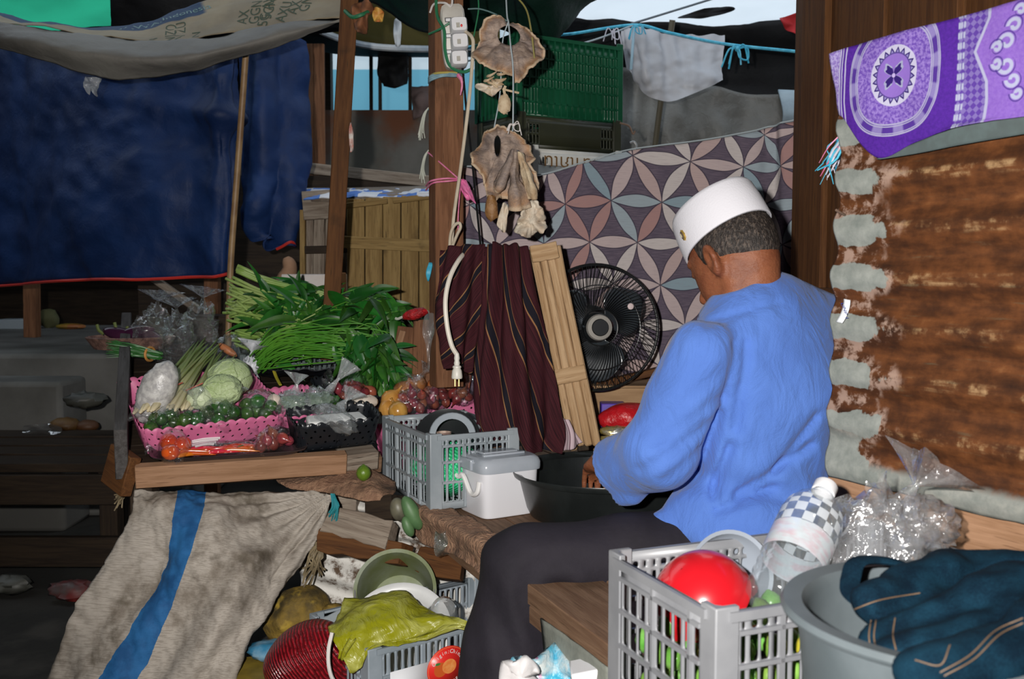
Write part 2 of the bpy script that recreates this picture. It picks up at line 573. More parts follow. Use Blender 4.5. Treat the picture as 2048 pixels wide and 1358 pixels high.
FILM = film('clear_film', gloss=0.13, rough=0.07, haze=0.012, bscale=46.0, bump=1.0)
FILM_HAZY = film('hazy_film', haze=0.14, gloss=0.17)
STRING = pm('string_grey', (0.36, 0.42, 0.45), rough=0.7)
TWINE_BLUE = pm('twine_blue', (0.03, 0.36, 0.55), (0.10, 0.5, 0.68), 40, rough=0.5)
TWINE_GREEN = pm('twine_green', (0.02, 0.16, 0.07), rough=0.5)
TWINE_PINK = pm('twine_pink', (0.62, 0.12, 0.27), (0.75, 0.25, 0.40), 50, rough=0.5)
WHITE_PL = pm('white_plastic', (0.72, 0.72, 0.74), rough=0.35)
BLACK_PL = pm('black_plastic', (0.010, 0.011, 0.012), rough=0.28)

# ------------------------------------------------------------------ ground, walls of the place, added enclosure against daylight
m_ground = pm('damp_ground', (0.030, 0.027, 0.022), (0.014, 0.013, 0.011), 3.0, rough=0.9, bump=0.5, c3=(0.05, 0.045, 0.038))
g = MB()
g.grid(lambda u, v: V3(-5 + 9 * u, -2.6 + 12.6 * v, 0.02 * fbm(V3(u * 14, v * 18, 0))), 60, 80)
struct('floor', g, m_ground)

m_conc = pm('stained_concrete', (0.20, 0.19, 0.17), (0.11, 0.105, 0.09), 2.2, rough=0.85, bump=0.3, c3=(0.16, 0.055, 0.022), scale3=1.6, lo3=0.46, hi3=0.62)
b = MB(); b.box((-0.2, 6.1, 1.0), (1.6, 0.08, 1.0))
struct('wall_back', b, m_conc)
m_far = MatB('far_pale_wall')
_x, _y, _z = m_far.xyz(m_far.tc('Object'))
m_far.col(m_far.mix(_z.gt(2.92), (0.16, 0.47, 0.60), (0.75, 0.85, 0.88))); m_far.set(Roughness=0.7)
b = MB(); b.box((0, 9.6, 1.95), (4.5, 0.06, 1.95)); struct('wall_beyond', b, m_far.m)
m_roofdark = pm('dark_roof_sheet', (0.018, 0.024, 0.022), (0.010, 0.013, 0.012), 4, rough=0.8)
b = MB()
b.grid(lambda u, v: V3(-5 + 9 * u, -2.6 + 5.6 * v, 2.62 - 0.05 * sin(v * 9) + 0.03 * fbm(V3(u * 9, v * 7, 2))), 30, 20)
struct('shade_ceiling', b, m_roofdark, thick=0.01)  # unseen roof over the camera, added to keep the daylight inside low
b = MB()
b.grid(lambda u, v: V3(-5 + 4.6 * u, 4.4 + 3.0 * v, 2.66 + 0.03 * fbm(V3(u * 9, v * 7, 4))), 20, 20)
struct('shade_ceiling_alley', b, m_roofdark, thick=0.01)  # added roof piece that holds daylight out of the alley
b = MB(); b.box((-3.2, 7.3, 1.35), (1.9, 0.05, 1.35)); struct('shade_wall_alley_end', b, W_DARK)  # dark end wall, put in so the alley gets less sky light
b = MB(); b.box((-4.9, 2.3, 1.35), (0.05, 5.1, 1.35)); struct('shade_wall_left', b, W_DARK)  # unseen wall, added to block daylight from the left
b = MB(); b.box((-0.5, -2.7, 1.3), (4.5, 0.05, 1.35)); struct('shade_wall_front', b, W_DARK)  # unseen wall behind the camera, added so the stall stays dim
b = MB(); b.box((3.2, 1.4, 1.3), (0.05, 4.2, 1.35)); struct('shade_wall_far_right', b, W_DARK)  # unseen wall, added against daylight from the right

# plank wall at the right, behind the man
wr = thing('wall_right', None, None, (0.80, 2.75, 0), kind='structure')
d_pl = V3(0.085, -0.997, 0).normalized()
for i in range(9):
    o0 = V3(0.80, 2.75, 0) + d_pl * (0.16 * i + 0.079)
    off = V3(0.997, 0.085, 0) * (0.012 * (i % 2) + 0.003 * ((i * 7) % 3))
    plank('plank', o0 + off, o0 + off + V3(0, 0, 2.55), 0.156, 0.03, W_BROWN, wr, up=(-0.997, -0.085, 0))
plank('corner_post', V3(0.835, 2.80, 0), V3(0.835, 2.80, 2.6), 0.085, 0.08, W_BROWN, wr, up=(0, -1, 0))
plank('batten', V3(0.788, 2.76, 0.98), V3(0.90, 1.5, 0.98), 0.07, 0.02, W_BROWN, wr, up=(-1, 0, 0))

# ------------------------------------------------------------------ rusty corrugated sheet standing at the right
W0 = V3(0.563, 1.75, 0); WD = V3(0.473, -0.881, 0).normalized(); WN = V3(-0.881, -0.473, 0).normalized()
def wallst(s, z, off=0.0): return W0 + WD * s + V3(0, 0, z) + WN * off
def PW(px, py, off=0.0): return PPL(px, py, W0 + WN * off, WN)
def PWst(px, py, off=0.0):
    p = PW(px, py, off); return ((p - W0).dot(WD), p.z)
zb = PW(1665, 955).z; zt = PW(1690, 150).z
PER = 0.083
def corr(z): return 0.007 * sin(2 * pi * (z - zb) / PER)
M = MatB('rusty_galvanised')
uvx, uvy, _ = M.xyz(M.tc('UV'))
uvv = M.vec(uvx, uvy)
n1 = M.noise(M.vec(uvx * 4.0, uvy * 15.0), 3.0, 6)
n2 = M.noise(uvv, 30.0, 5, 0.65)
n3 = M.noise(M.vec(uvx * 2.2, uvy * 22.0), 4.0, 4)
rust = M.ramp(n1 * 0.6 + n2 * 0.4, [(0.30, (0.016, 0.006, 0.003)), (0.46, (0.060, 0.020, 0.006)), (0.60, (0.125, 0.042, 0.012)), (0.76, (0.25, 0.11, 0.04))])
ph = ((uvy - zb) * (2 * pi / PER)).sin()
streak = ph.ss(0.62, 0.97) * n2.ss(0.47, 0.66) * n3.ss(0.40, 0.62)
rust = M.mix(streak * 0.75, rust, (0.40, 0.26, 0.13))
rust = M.mix(n3.ss(0.60, 0.74) * n2.ss(0.40, 0.6) * 0.6, rust, (0.10, 0.085, 0.05))
zinc = M.ramp(n2, [(0.3, (0.17, 0.19, 0.175)), (0.7, (0.30, 0.315, 0.29))])
edge = uvx + (M.noise(M.vec(uvx * 1.5, uvy), 16.0, 5) - 0.5) * 0.14 - ph * 0.028
zone = 1.0 - edge.ss(0.085, 0.093)
lowz = 1.0 - uvy.ss(zb + 0.07, zb + 0.12)
band = (ph + (n2 - 0.5) * 1.2 + (M.noise(uvv, 7.0, 3) - 0.5) * 3.6).ss(-0.05, 0.12)
zmask = zone * band.max(lowz) + 0.0
halo = (1.0 - edge.ss(0.10, 0.135)) * n2.ss(0.46, 0.58) * 0.8
c = M.mix(halo, rust, (0.36, 0.25, 0.20))
foot = (1.0 - (uvy + (n2 - 0.5) * 0.02).ss(zb + 0.030, zb + 0.044))
c = M.mix(zmask.max(foot * 0.9), c, zinc)
M.col(c); M.set(Roughness=0.7, Metallic=0.0); M.b.inputs['Specular IOR Level'].default_value = 0.25
M.bump(n2 + n1 * 0.5, 0.35, 0.004)
RUST = M.m
b = MB()
def sheet(u, v):
    z = zb + (zt - zb) * v
    e = 0.004 * sin(2 * pi * (z - zb) / (PER * 1.0) + 1.2) + 0.007 * fbm(V3(0, 0, z * 14)) + 0.012 * (v - 0.3)
    s = e + (1.7 - e) * (u ** 1.6)
    return wallst(s, z + 0.008 * fbm(V3(s * 4, 7, 0)) * (1 if v in (0, 1) else 0), corr(z))
b.grid(sheet, 50, 150)
_zz = lambda v: zb + (zt - zb) * v
b.uv = [((p - W0).dot(WD), p.z) for p in b.v]
cs = one('corrugated_sheet', b, RUST, 'rusty corrugated metal sheet standing upright right of the man', 'metal sheet', thick=0.0016, smooth=180)
# little printed label stuck on the zinc, and a bent nail
lt = thing('sticker', 'small curved white sticker with blue print on the corrugated sheet', 'sticker', PW(1688, 625, 0.012))
b = MB()
b.grid(lambda u, v: PW(1694 - 16 * v * v + 13 * (u - 0.5), 599 + 46 * v + 3 * (u - .5), 0.013 + corr(PW(1690, 599 + 46 * v).z)), 4, 10)
mk('paper', b, pm('label_paper', (0.74, 0.77, 0.80), rough=0.5), lt, thick=0.0006)
tb = text_mb('UNP 1', 0.012, lambda x, y: PW(1694 - 16 * ((-x / 0.05 + .5) ** 2) + y * 700, 622 + x * 1000, 0.0165 + corr(PW(1690, 622 + x * 1000).z)))
mk('lettering', tb, pm('label_blue', (0.03, 0.06, 0.30)), lt, smooth=None)
b = MB(); b.tube([PW(1690, 430, 0.0), PW(1684, 427, 0.02), PW(1672, 420, 0.035)], 0.0022, 6)
one('bent_nail', b, pm('rusty_nail', (0.16, 0.10, 0.07), rough=0.6), 'bent rusty nail sticking out of the corrugated sheet edge', 'nail')
# board under the sheet
s0 = PWst(1660, 1000)[0]
plank('board_under_sheet', wallst(s0 - 0.02, 0.60, -0.028), wallst(1.6, 0.60, -0.028), 0.30, 0.03, W_EDGE, None, up=tuple(WN))
bo = bpy.data.objects['board_under_sheet']; tag(bo, 'pale brown wooden board standing below the corrugated sheet', 'board')

# ------------------------------------------------------------------ raised wooden platform the man sits on
ZP = 0.46
E0 = V3(-0.232, 2.51, 0); ED = V3(0.38, -0.925, 0).normalized(); EN = V3(0.925, 0.38, 0).normalized()
pf = thing('wooden_platform', 'low wooden platform of rough boards the man sits on', 'platform', (0.4, 2.0, 0))
for i in range(7):
    a = E0 + EN * (0.075 + 0.15 * i) - ED * (0.05 + 0.62 * (i > 0) * min(1, i * 0.6)) + V3(0, 0, ZP - 0.02)
    bb = E0 + EN * (0.075 + 0.15 * i) + ED * 1.75 + V3(0, 0, ZP - 0.02)
    # boards stop at the plank wall
    while bb.x > 0.765: bb = bb - ED * 0.04
    if (bb - a).length > 0.2: plank('board', a, bb, 0.145, 0.04, W_PLAT, pf, jitter=0.003, ends=0.02)
plank('edge_beam', E0 + EN * 0.03 + V3(0, 0, ZP - 0.06), E0 + EN * 0.03 + ED * 1.75 + V3(0, 0, ZP - 0.06), 0.05, 0.035, W_PLAT, pf)
for k in (0.75, 1.2, 1.7):
    q = E0 + EN * 0.10 + ED * k; plank('leg', q, q + V3(0, 0, ZP - 0.06), 0.07, 0.07, W_DARK, pf, up=(0, 1, 0))
    q = q + EN * 0.5; plank('leg', q, q + V3(0, 0, ZP - 0.06), 0.07, 0.07, W_DARK, pf, up=(0, 1, 0))
# grey panel hung under the platform
b = MB(); fp = patch([PX((1082, 1236, 1.80), (1150, 1284, 1.675), (1222, 1340, 1.555)), PX((1090, 1320, 1.80), (1150, 1360, 1.67), (1222, 1420, 1.555)), PX((1095, 1440, 1.81), (1150, 1480, 1.69), (1220, 1540, 1.57))])
b.grid(lambda u, v: fp(u, v) + V3(0, 0.01 * fbm(V3(u * 3, v * 3, 1)), 0), 14, 14)
one('grey_sack', b, pm('grey_sackcloth', (0.20, 0.21, 0.18), (0.12, 0.13, 0.11), 9, rough=0.9, bump=0.4), 'grey cloth sack hanging under the platform edge', 'sack', thick=0.004, smooth=180)

# ------------------------------------------------------------------ sloping produce table
TA = V3(-0.92, 2.40, 0.585)
TU = V3(0.94, 0.34, 0).normalized()
TV = V3(-0.34, 0.94, 0.25).normalized()
TN = TU.cross(TV).normalized()
TM = frame(TU, TV, TN, TA)
def T(a, b_, c=0.0): return TA + TU * a + TV * b_ + TN * c
def PT(px, py, c=0.0): return PPL(px, py, TA + TN * c, TN)
def inT(p): q = p - TA; return (q.dot(TU), q.dot(TV), q.dot(TN))
tb_ = thing('produce_table', 'sloping wooden market table carrying the vegetables', 'table', (TA.x + 0.2, TA.y + 0.4, 0))
for i in range(7):
    plank('board', T(-0.02, 0.07 + 0.14 * i, -0.02), T((0.56, 0.56, 0.66, 1.06, 1.06, 1.06, 1.06)[i], 0.07 + 0.14 * i, -0.02), 0.135, 0.025, W_DARK, tb_, up=TN, jitter=0.003)
plank('front_board', T(0.0, -0.012, -0.022), T(0.515, -0.012, -0.022), 0.03, 0.056, W_EDGE, tb_, up=TN)
plank('side_board', T(-0.03, -0.01, 0.035), T(-0.03, 0.98, 0.035), 0.03, 0.13, wood('dark_grey_wood', (0.085, 0.08, 0.078), (0.045, 0.04, 0.038)), tb_, up=TN)  # side board in a plain dark grey wood tone
plank('back_board', T(0.0, 1.0, 0.03), T(1.05, 1.0, 0.03), 0.03, 0.1, W_DARK, tb_, up=TN)
plank('beam', T(0.0, 0.05, -0.055), T(0.62, 0.05, -0.055), 0.05, 0.045, W_PLAT, tb_, up=TN)
plank('beam', T(0.50, 0.015, -0.03), T(0.60, 0.03, -0.03), 0.06, 0.05, W_GREY, tb_, up=TN)
for a, b_ in ((0.02, 0.04), (0.02, 0.9), (0.5, 0.12), (0.98, 0.9), (0.98, 0.45)):
    q = T(a, b_, -0.05); plank('leg', V3(q.x, q.y, 0), q, 0.055, 0.055, W_DARK, tb_, up=(0, 1, 0))
plank('brace', P(222, 925, 2.46), P(262, 955, 2.39), 0.10, 0.03, W_BROWN, tb_, up=(0, -1, 0))

# ------------------------------------------------------------------ posts
po = plank('wooden_post', P(893, 772, 2.85), P(891, -160, 2.85), 0.082, 0.075, W_POST, None, up=(0.35, -1, 0)); tag(po, 'square brown wooden post carrying the white socket strip', 'post')
po = plank('wooden_post', P(657, 718, 3.15), P(707, -140, 3.05), 0.052, 0.05, W_BROWN, None, up=(0.2, -1, 0)); tag(po, 'leaning dark brown wooden post behind the leafy greens', 'post')
b = MB(); b.tube(spline(PX((456, 700, 3.3), (462, 520, 3.3), (478, 300, 3.28), (495, 60, 3.25)), 20), 0.0105, 10)
one('thin_pole', b, pm('cane_pole', (0.30, 0.19, 0.09), (0.18, 0.10, 0.045), 12, rough=0.5), 'thin wooden pole in front of the blue tarpaulins', 'pole')
b = MB(); b.tube(spline(PX((1262, 740, 4.6), (1296, 420, 4.6), (1318, 230, 4.5), (1345, 40, 4.4)), 12), 0.013, 8)
one('thin_pole', b, pm('dark_pole', (0.10, 0.085, 0.055), rough=0.6), 'thin dark pole behind the green crate and plastic sheet', 'pole')
pp = plank('wooden_post', P(425, 1085, 4.3), P(425, 420, 4.3), 0.06, 0.05, W_POST, None, up=(0, -1, 0)); tag(pp, 'short wooden post below the large blue tarpaulin edge', 'post')
pp = plank('wooden_brace', P(400, 622, 4.26), P(290, 545, 4.26), 0.03, 0.03, W_GREY, None, up=(0, -1, 0)); tag(pp, 'thin diagonal wooden brace below the large blue tarpaulin', 'brace')
pp = plank('wooden_post', V3(P(62, 600, 5.2).x, 5.2, 0.70), P(62, 420, 5.2), 0.065, 0.06, W_POST, None, up=(0, -1, 0)); tag(pp, 'wooden post standing on the concrete ledge at far left', 'post')

# ------------------------------------------------------------------ dark alley at the left: ledges and a bench
m_ledge = pm('worn_concrete', (0.15, 0.147, 0.138), (0.09, 0.087, 0.08), 3, rough=0.9, bump=0.3)
b = MB(); zl = 0.70
b.box((-2.75, 5.25, zl / 2), (1.35, 1.05, zl / 2)); lg = struct('trim_1', b, m_ledge, bevel=0.02)
b = MB(); b.box((-3.0, 4.07, 0.305), (1.2, 0.125, 0.305)); struct('trim_2', b, m_ledge, bevel=0.02)
dk = thing('low_bench', 'dark weathered bench of boards in the alley at left', 'bench', (-1.75, 3.6, 0))
for i in range(4):
    plank('board', V3(-2.7, 3.35 + 0.15 * i, 0.40 + 0.005 * i), V3(-1.32 - 0.06 * i, 3.35 + 0.15 * i, 0.40 + 0.005 * i), 0.14, 0.03, W_DARK, dk, jitter=0.006)
plank('front_rail', V3(-2.7, 3.27, 0.33), V3(-1.3, 3.27, 0.33), 0.03, 0.10, W_DARK, dk)
plank('front_rail', V3(-2.7, 3.27, 0.12), V3(-1.3, 3.27, 0.12), 0.03, 0.10, W_DARK, dk)
for x in (-2.6, -1.36): plank('leg', V3(x, 3.33, 0), V3(x, 3.33, 0.39), 0.06, 0.06, W_DARK, dk, up=(0, 1, 0)); plank('leg', V3(x - 0.16, 3.80, 0), V3(x - 0.16, 3.80, 0.39), 0.06, 0.06, W_DARK, dk, up=(0, 1, 0))
# ------------------------------------------------------------------ generic builders
def flap(pts, Y, amp=0.01, nr=8, na=72, hole=None, curl=0.0, seed=0.0, fr=9.0, center=None, rag=0.0):
    """irregular thin sheet with an outline given in pixels at distance Y, really wrinkled in depth"""
    o = [P(x, y, Y if len(q) < 1 else q[0]) for x, y, *q in pts]
    n = len(o); cl = o + [o[0]]
    def outl(t):
        x = (t % 1.0) * n; i = int(x); f = x - i
        p0, p1, p2, p3 = o[i - 1], o[i % n], o[(i + 1) % n], o[(i + 2) % n]
        return (p1 * 2 + (p2 - p0) * f + (p0 * 2 - p1 * 5 + p2 * 4 - p3) * f * f + (p1 * 3 - p0 - p2 * 3 + p3) * f ** 3) * 0.5
    c = P(*center) if center else sum(o, V3(0, 0, 0)) / n
    def g(u, v):
        q = outl(u); a = 0.0
        if rag: q = q + V3(mnoise.noise(q * 55), 0, mnoise.noise(q * 61 + V3(3, 1, 2))) * rag + V3(mnoise.noise(q * 140), 0, mnoise.noise(q * 150)) * rag * 0.5
        if hole:
            hx, hy, rx, ry, hY = hole
            d0 = P(hx, hy, hY); dv = q - d0; an = math.atan2(dv.z, dv.x)
            st = d0 + V3(cos(an) * rx * hY / F, 0, sin(an) * ry * hY / F)
            p = st.lerp(q, v)
        else: p = c.lerp(q, v)
        w = amp * mnoise.fractal(V3(p.x * fr + seed, p.z * fr, seed), 1.0, 2.0, 4) + amp * 0.9 * (v ** 2) * sin(u * 2 * pi * 4 + seed)
        return p + V3(0, w - curl * v ** 3, 0)
    return MB().grid(g, na, nr)

def plate(mb, o, ux, uy, cells, seg=12):
    """flat panel tiled by cells (x0, y0, x1, y1, hole) ; hole = None or (margin_x, margin_y, roundness)"""
    for (x0, y0, x1, y1, hole) in cells:
        cx, cy, hw, hh = (x0 + x1) / 2, (y0 + y1) / 2, (x1 - x0) / 2, (y1 - y0) / 2
        if hole is None:
            mb.add([o + ux * x + uy * y for x, y in ((x0, y0), (x1, y0), (x1, y1), (x0, y1))], [(0, 1, 2, 3)]); continue
        mx, my, e = hole; iw, ih = max(hw - mx, 1e-4), max(hh - my, 1e-4)
        vs = []
        for k in range(seg):
            a = 2 * pi * (k + 0.5) / seg + 0
            c_, s_ = cos(a), sin(a); m_ = max(abs(c_), abs(s_))
            vs.append(o + ux * (cx + hw * c_ / m_) + uy * (cy + hh * s_ / m_))
        # put the nearest samples on the corners
        for k in range(seg):
            a = 2 * pi * (k + 0.5) / seg; c_, s_ = cos(a), sin(a)
            vs.append(o + ux * (cx + iw * math.copysign(abs(c_) ** e, c_)) + uy * (cy + ih * math.copysign(abs(s_) ** e, s_)))
        mb.add(vs, [(k, (k + 1) % seg, seg + (k + 1) % seg, seg + k) for k in range(seg)])
        for sx in (-1, 1):
            for sy in (-1, 1):
                # small corner triangles the angular samples leave open
                cs_ = sorted(range(seg), key=lambda k: ((vs[k] - (o + ux * (cx + sx * hw) + uy * (cy + sy * hh))).length))[:2]
                mb.add([vs[cs_[0]], o + ux * (cx + sx * hw) + uy * (cy + sy * hh), vs[cs_[1]]], [(0, 1, 2)])

def crate_rows(L, Hh, rows, pitch, post, top=0.012, rib=4, ribw=0.006):
    """cells of one crate side: rows from the top (height, mx, my, e); plain where None"""
    cells = []; n = max(3, int(round((L - 2 * post) / pitch))); p = (L - 2 * post) / n
    y = Hh - top
    cells.append((post, y, L - post, Hh, None))
    for r in rows:
        h, hole = r[0], r[1]; y0 = y - h; skip = r[2] if len(r) > 2 else None
        for i in range(n):
            x0 = post + p * i
            hl = hole
            if skip and skip[0] <= (i + 0.5) / n <= skip[1]: hl = None
            if hl:
                m = hl[0] + (ribw / 2 if (i % rib == 0 or i % rib == rib - 1) else 0)
                cells.append((x0, y0, x0 + p, y, (m, hl[1], hl[2])))
            else: cells.append((x0, y0, x0 + p, y, None))
        y = y0
    if y > 0.001: cells.append((post, 0, L - post, y, None))
    return cells

def crate(name, label, M, L, W, Hh, mat, rows, rows_s=None, pitch=0.015, post=0.028, pitch_s=None, rib=4, thick=0.004, group=None, posth=0.012, bars=True):
    t = thing(name, label, 'crate', M=M, group=group)
    X, Y, Z = V3(1, 0, 0), V3(0, 1, 0), V3(0, 0, 1)
    sides = [(V3(-L / 2, -W / 2, 0), X, L, rows, pitch, V3(0, -1, 0)), (V3(L / 2, W / 2, 0), -X, L, rows, pitch, V3(0, 1, 0)),
             (V3(-L / 2, W / 2, 0), -Y, W, rows_s or rows, pitch_s or pitch, V3(-1, 0, 0)), (V3(L / 2, -W / 2, 0), Y, W, rows_s or rows, pitch_s or pitch, V3(1, 0, 0))]
    for o, ux, ln, rw, pt, nn in sides:
        mb = MB(); plate(mb, o, ux, Z, crate_rows(ln, Hh, rw, pt, post, rib=rib))
        sp = mk('side_panel', mb, mat, t, local=True, smooth=30, thick=thick)
        if bars:
            rb = MB()
            B = frame(ux, nn, Z)
            n = max(3, int(round((ln - 2 * post) / pt))); p = (ln - 2 * post) / n
            y = Hh - 0.012
            for r in rw[:-1]:
                y -= r[0]; rb.box(o + ux * ln / 2 + Z * y + nn * 0.003, (ln / 2 - post, 0.003, 0.0028), B)
            for i in range(rib, n, rib): rb.box(o + ux * (post + p * i) + Z * (Hh / 2) + nn * 0.003, (0.0028, 0.003, Hh / 2 - 0.004), B)
            rb.box(o + ux * ln / 2 + Z * (Hh - 0.006) + nn * 0.004, (ln / 2 - post * 0.5, 0.004, 0.006), B)
            mk('rim_rib', rb, mat, t, local=True, smooth=30)
    for sx in (-1, 1):
        for sy in (-1, 1):
            pb = MB(); q = post
            pr = [(0, 0), (q, 0), (q, 0.006), (0.012, 0.006), (0.006, 0.012), (0.006, q), (0, q)]
            off = [(-0.004 if a == 0 else a, -0.004 if b_ == 0 else b_) for a, b_ in pr]
            vs = []; z1 = Hh + posth
            for z in (0.0, z1):
                vs += [V3(sx * (L / 2 - a), sy * (W / 2 - b_), z) for a, b_ in off]
            k = len(off)
            pb.add(vs, [(i, (i + 1) % k, k + (i + 1) % k, k + i) for i in range(k)] + [tuple(range(k)), tuple(range(2 * k - 1, k - 1, -1))])
            mk('corner_post', pb, mat, t, local=True, smooth=30, bevel=0.002)
    bb = MB(); nb = 10; cells = []
    for i in range(nb):
        for j in range(6): cells.append((L * i / nb, W * j / 6, L * (i + 1) / nb, W * (j + 1) / 6, (0.006, 0.006, 0.5)))
    plate(bb, V3(-L / 2, -W / 2, 0.004), X, Y, cells, 8); mk('base', bb, mat, t, local=True, smooth=30, thick=0.004)
    return t

def clear_bag(name, label, c, r, tail, mat=None, seed=0, amp=0.12, cat='plastic bag', group=None, neck=0.10, tail_len=0.05, fr=3.0, flare=0.022):
    """knotted clear bag: a crumpled pouch with a gathered neck and a flared tail along 'tail'"""
    c = Vector(c); tail = Vector(tail).normalized(); M = align(tail, o=(0, 0, 0), axis='Z').to_3x3()
    mb = MB(); R = Vector(r)
    def g(u, v):
        a = 2 * pi * u
        if v < 0.72:
            b_ = -pi / 2 + (pi * 0.94) * (v / 0.72)
            d = V3(cos(a) * cos(b_), sin(a) * cos(b_), sin(b_))
            n_ = 1 + amp * mnoise.fractal(d * fr + V3(seed, seed * 2, 0), 0.8, 2.2, 4) - amp * 0.5 * abs(mnoise.noise(d * fr * 2.1 + V3(seed, 0, 3)))
            return c + M @ V3(d.x * R.x * n_, d.y * R.y * n_, d.z * R.z * n_)
        k = (v - 0.72) / 0.28
        b_ = -pi / 2 + pi * 0.94; r0 = cos(b_)
        rad = (R.x * r0) * (1 - k * 2) if k < 0.4 else R.x * r0 * 0.2 + flare * ((k - 0.4) / 0.6)
        rad = max(rad, 0.004) * (1 + 0.35 * sin(a * 5 + seed) * k + 0.2 * sin(a * 9 + 2 * seed) * k)
        z = R.z * sin(b_) + tail_len * k
        return c + M @ V3(rad * cos(a) + 0.012 * k * k * sin(seed * 3), rad * sin(a) + 0.012 * k * k * cos(seed), z)
    mb.grid(g, 28, 24)
    return one(name, mb, mat or FILM, label, cat, group=group, smooth=75)

# ------------------------------------------------------------------ tarpaulins and roof sheets
def tarp_mat(name, c1, c2, trans=0.0, rough=0.55, sc=5.0, bump=0.25, tcol=None):
    if name in MATS: return MATS[name]
    M = MatB(name)
    co = M.tc('Object'); n1 = M.noise(co, sc, 6); n2 = M.noise(co, 26, 4, 0.6, 1.0)
    c = M.mix(n1.ss(0.3, 0.7), c1, c2)
    M.col(c); M.set(Roughness=rough); M.b.inputs['Specular IOR Level'].default_value = 0.3
    M.bump(n1 * 1.2 + n2 * 0.5, bump, 0.02)
    if trans: M.translucent(tcol or c, trans)
    MATS[name] = M.m; return M.m
T_BLUE = tarp_mat('blue_tarpaulin', (0.009, 0.033, 0.125), (0.004, 0.017, 0.072), rough=0.6, bump=0.25)
T_GREY = tarp_mat('grey_tarpaulin', (0.26, 0.25, 0.225), (0.19, 0.18, 0.165), trans=0.25, rough=0.6)
T_GREEN = tarp_mat('green_tarpaulin', (0.04, 0.35, 0.20), (0.03, 0.28, 0.15), trans=0.8, tcol=(0.06, 0.82, 0.45))
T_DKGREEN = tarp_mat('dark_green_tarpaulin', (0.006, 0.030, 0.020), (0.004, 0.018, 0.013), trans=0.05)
T_OLIVE = tarp_mat('olive_tarpaulin', (0.10, 0.085, 0.03), (0.06, 0.05, 0.02), trans=0.35, tcol=(0.20, 0.16, 0.05))
T_WHITE = tarp_mat('white_tarpaulin', (0.75, 0.78, 0.80), (0.62, 0.66, 0.70), trans=0.85, tcol=(0.90, 0.93, 0.95))
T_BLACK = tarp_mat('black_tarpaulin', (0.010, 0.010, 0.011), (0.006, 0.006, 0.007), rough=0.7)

def crum(a, f, seed, k=4): return lambda u, v, p: a * fbm(V3(p.x * f + seed, p.y * f, p.z * f), k)

rows = [PX((-80, 40, 4.5), (20, 70, 4.2), (110, 90, 3.85), (200, 105, 3.7), (300, 105, 3.62), (400, 90, 3.58), (440, 85, 3.5), (474, 80, 3.56)),
        PX((-80, 200, 4.5), (20, 215, 4.2), (105, 230, 3.85), (200, 245, 3.70), (300, 250, 3.60), (395, 240, 3.58), (440, 225, 3.47), (472, 215, 3.58)),
        PX((-80, 390, 4.5), (25, 390, 4.2), (110, 390, 3.85), (205, 390, 3.66), (300, 385, 3.58), (395, 380, 3.56), (440, 375, 3.52), (468, 372, 3.56)),
        PX((-80, 575, 4.5), (30, 567, 4.2), (115, 560, 3.85), (205, 556, 3.68), (300, 556, 3.62), (395, 552, 3.58), (430, 551, 3.54), (464, 545, 3.56))]
def blue1(u, v, p):
    vert = 0.020 * sin(u * 60) * max(0, (u - 0.78) / 0.22) * (1 - v * 0.6)
    diag = 0.05 * math.exp(-((v - 0.16 - 0.36 * max(0, u - 0.35)) / 0.05) ** 2) * max(0, u - 0.3)
    return 0.035 * fbm(V3(p.x * 2.2, p.y * 2, p.z * 2.2)) + 0.012 * fbm(V3(p.x * 9, p.y * 9, p.z * 9 + 4)) + vert - diag
mb, gf = cloth(rows, 90, 70, blue1)
bt = thing('blue_tarpaulin', 'large dark blue tarpaulin hanging at left with a red hem', 'tarpaulin', P(200, 556, 3.7))
mk('sheet', mb, T_BLUE, bt, smooth=180, thick=0.003)
hb = MB(); hb.tube([gf(i / 60, 1.0) + V3(0, -0.004, -0.004) for i in range(61)], 0.006, 6); mk('hem', hb, pm('red_hem', (0.55, 0.03, 0.02), rough=0.5), bt)

rows = [PX((478, 70, 4.0), (520, 50, 3.95), (565, 60, 3.97), (602, 85, 4.05)),
        PX((474, 200, 4.0), (520, 200, 3.93), (568, 205, 3.95), (616, 210, 4.08)),
        PX((474, 330, 4.0), (525, 340, 3.95), (570, 330, 3.96), (618, 330, 4.08)),
        PX((474, 392, 4.0), (520, 405, 3.92), (570, 400, 3.96), (612, 400, 4.06)),
        PX((480, 420, 4.0), (520, 455, 3.95), (560, 480, 3.97), (602, 462, 4.05)),
        PX((510, 452, 4.0), (540, 480, 3.95), (566, 498, 3.97), (590, 482, 4.05))]
mb, gf = cloth(rows, 50, 70, lambda u, v, p: 0.035 * sin(u * 11 + v * 3) * (0.4 + v) + 0.02 * fbm(V3(p.x * 7, p.y * 7, p.z * 7)))
bt = thing('blue_tarpaulin', 'narrower blue tarpaulin hanging behind the thin pole', 'tarpaulin', P(560, 498, 4.0))
mk('sheet', mb, T_BLUE, bt, smooth=180, thick=0.003)
hb = MB(); hb.tube([gf(0.55 + 0.45 * i / 20, 1.0 - 0.12 * (i / 20)) + V3(0, -0.006, -0.003) for i in range(21)], 0.006, 6); mk('hem', hb, MATS['red_hem'], bt)

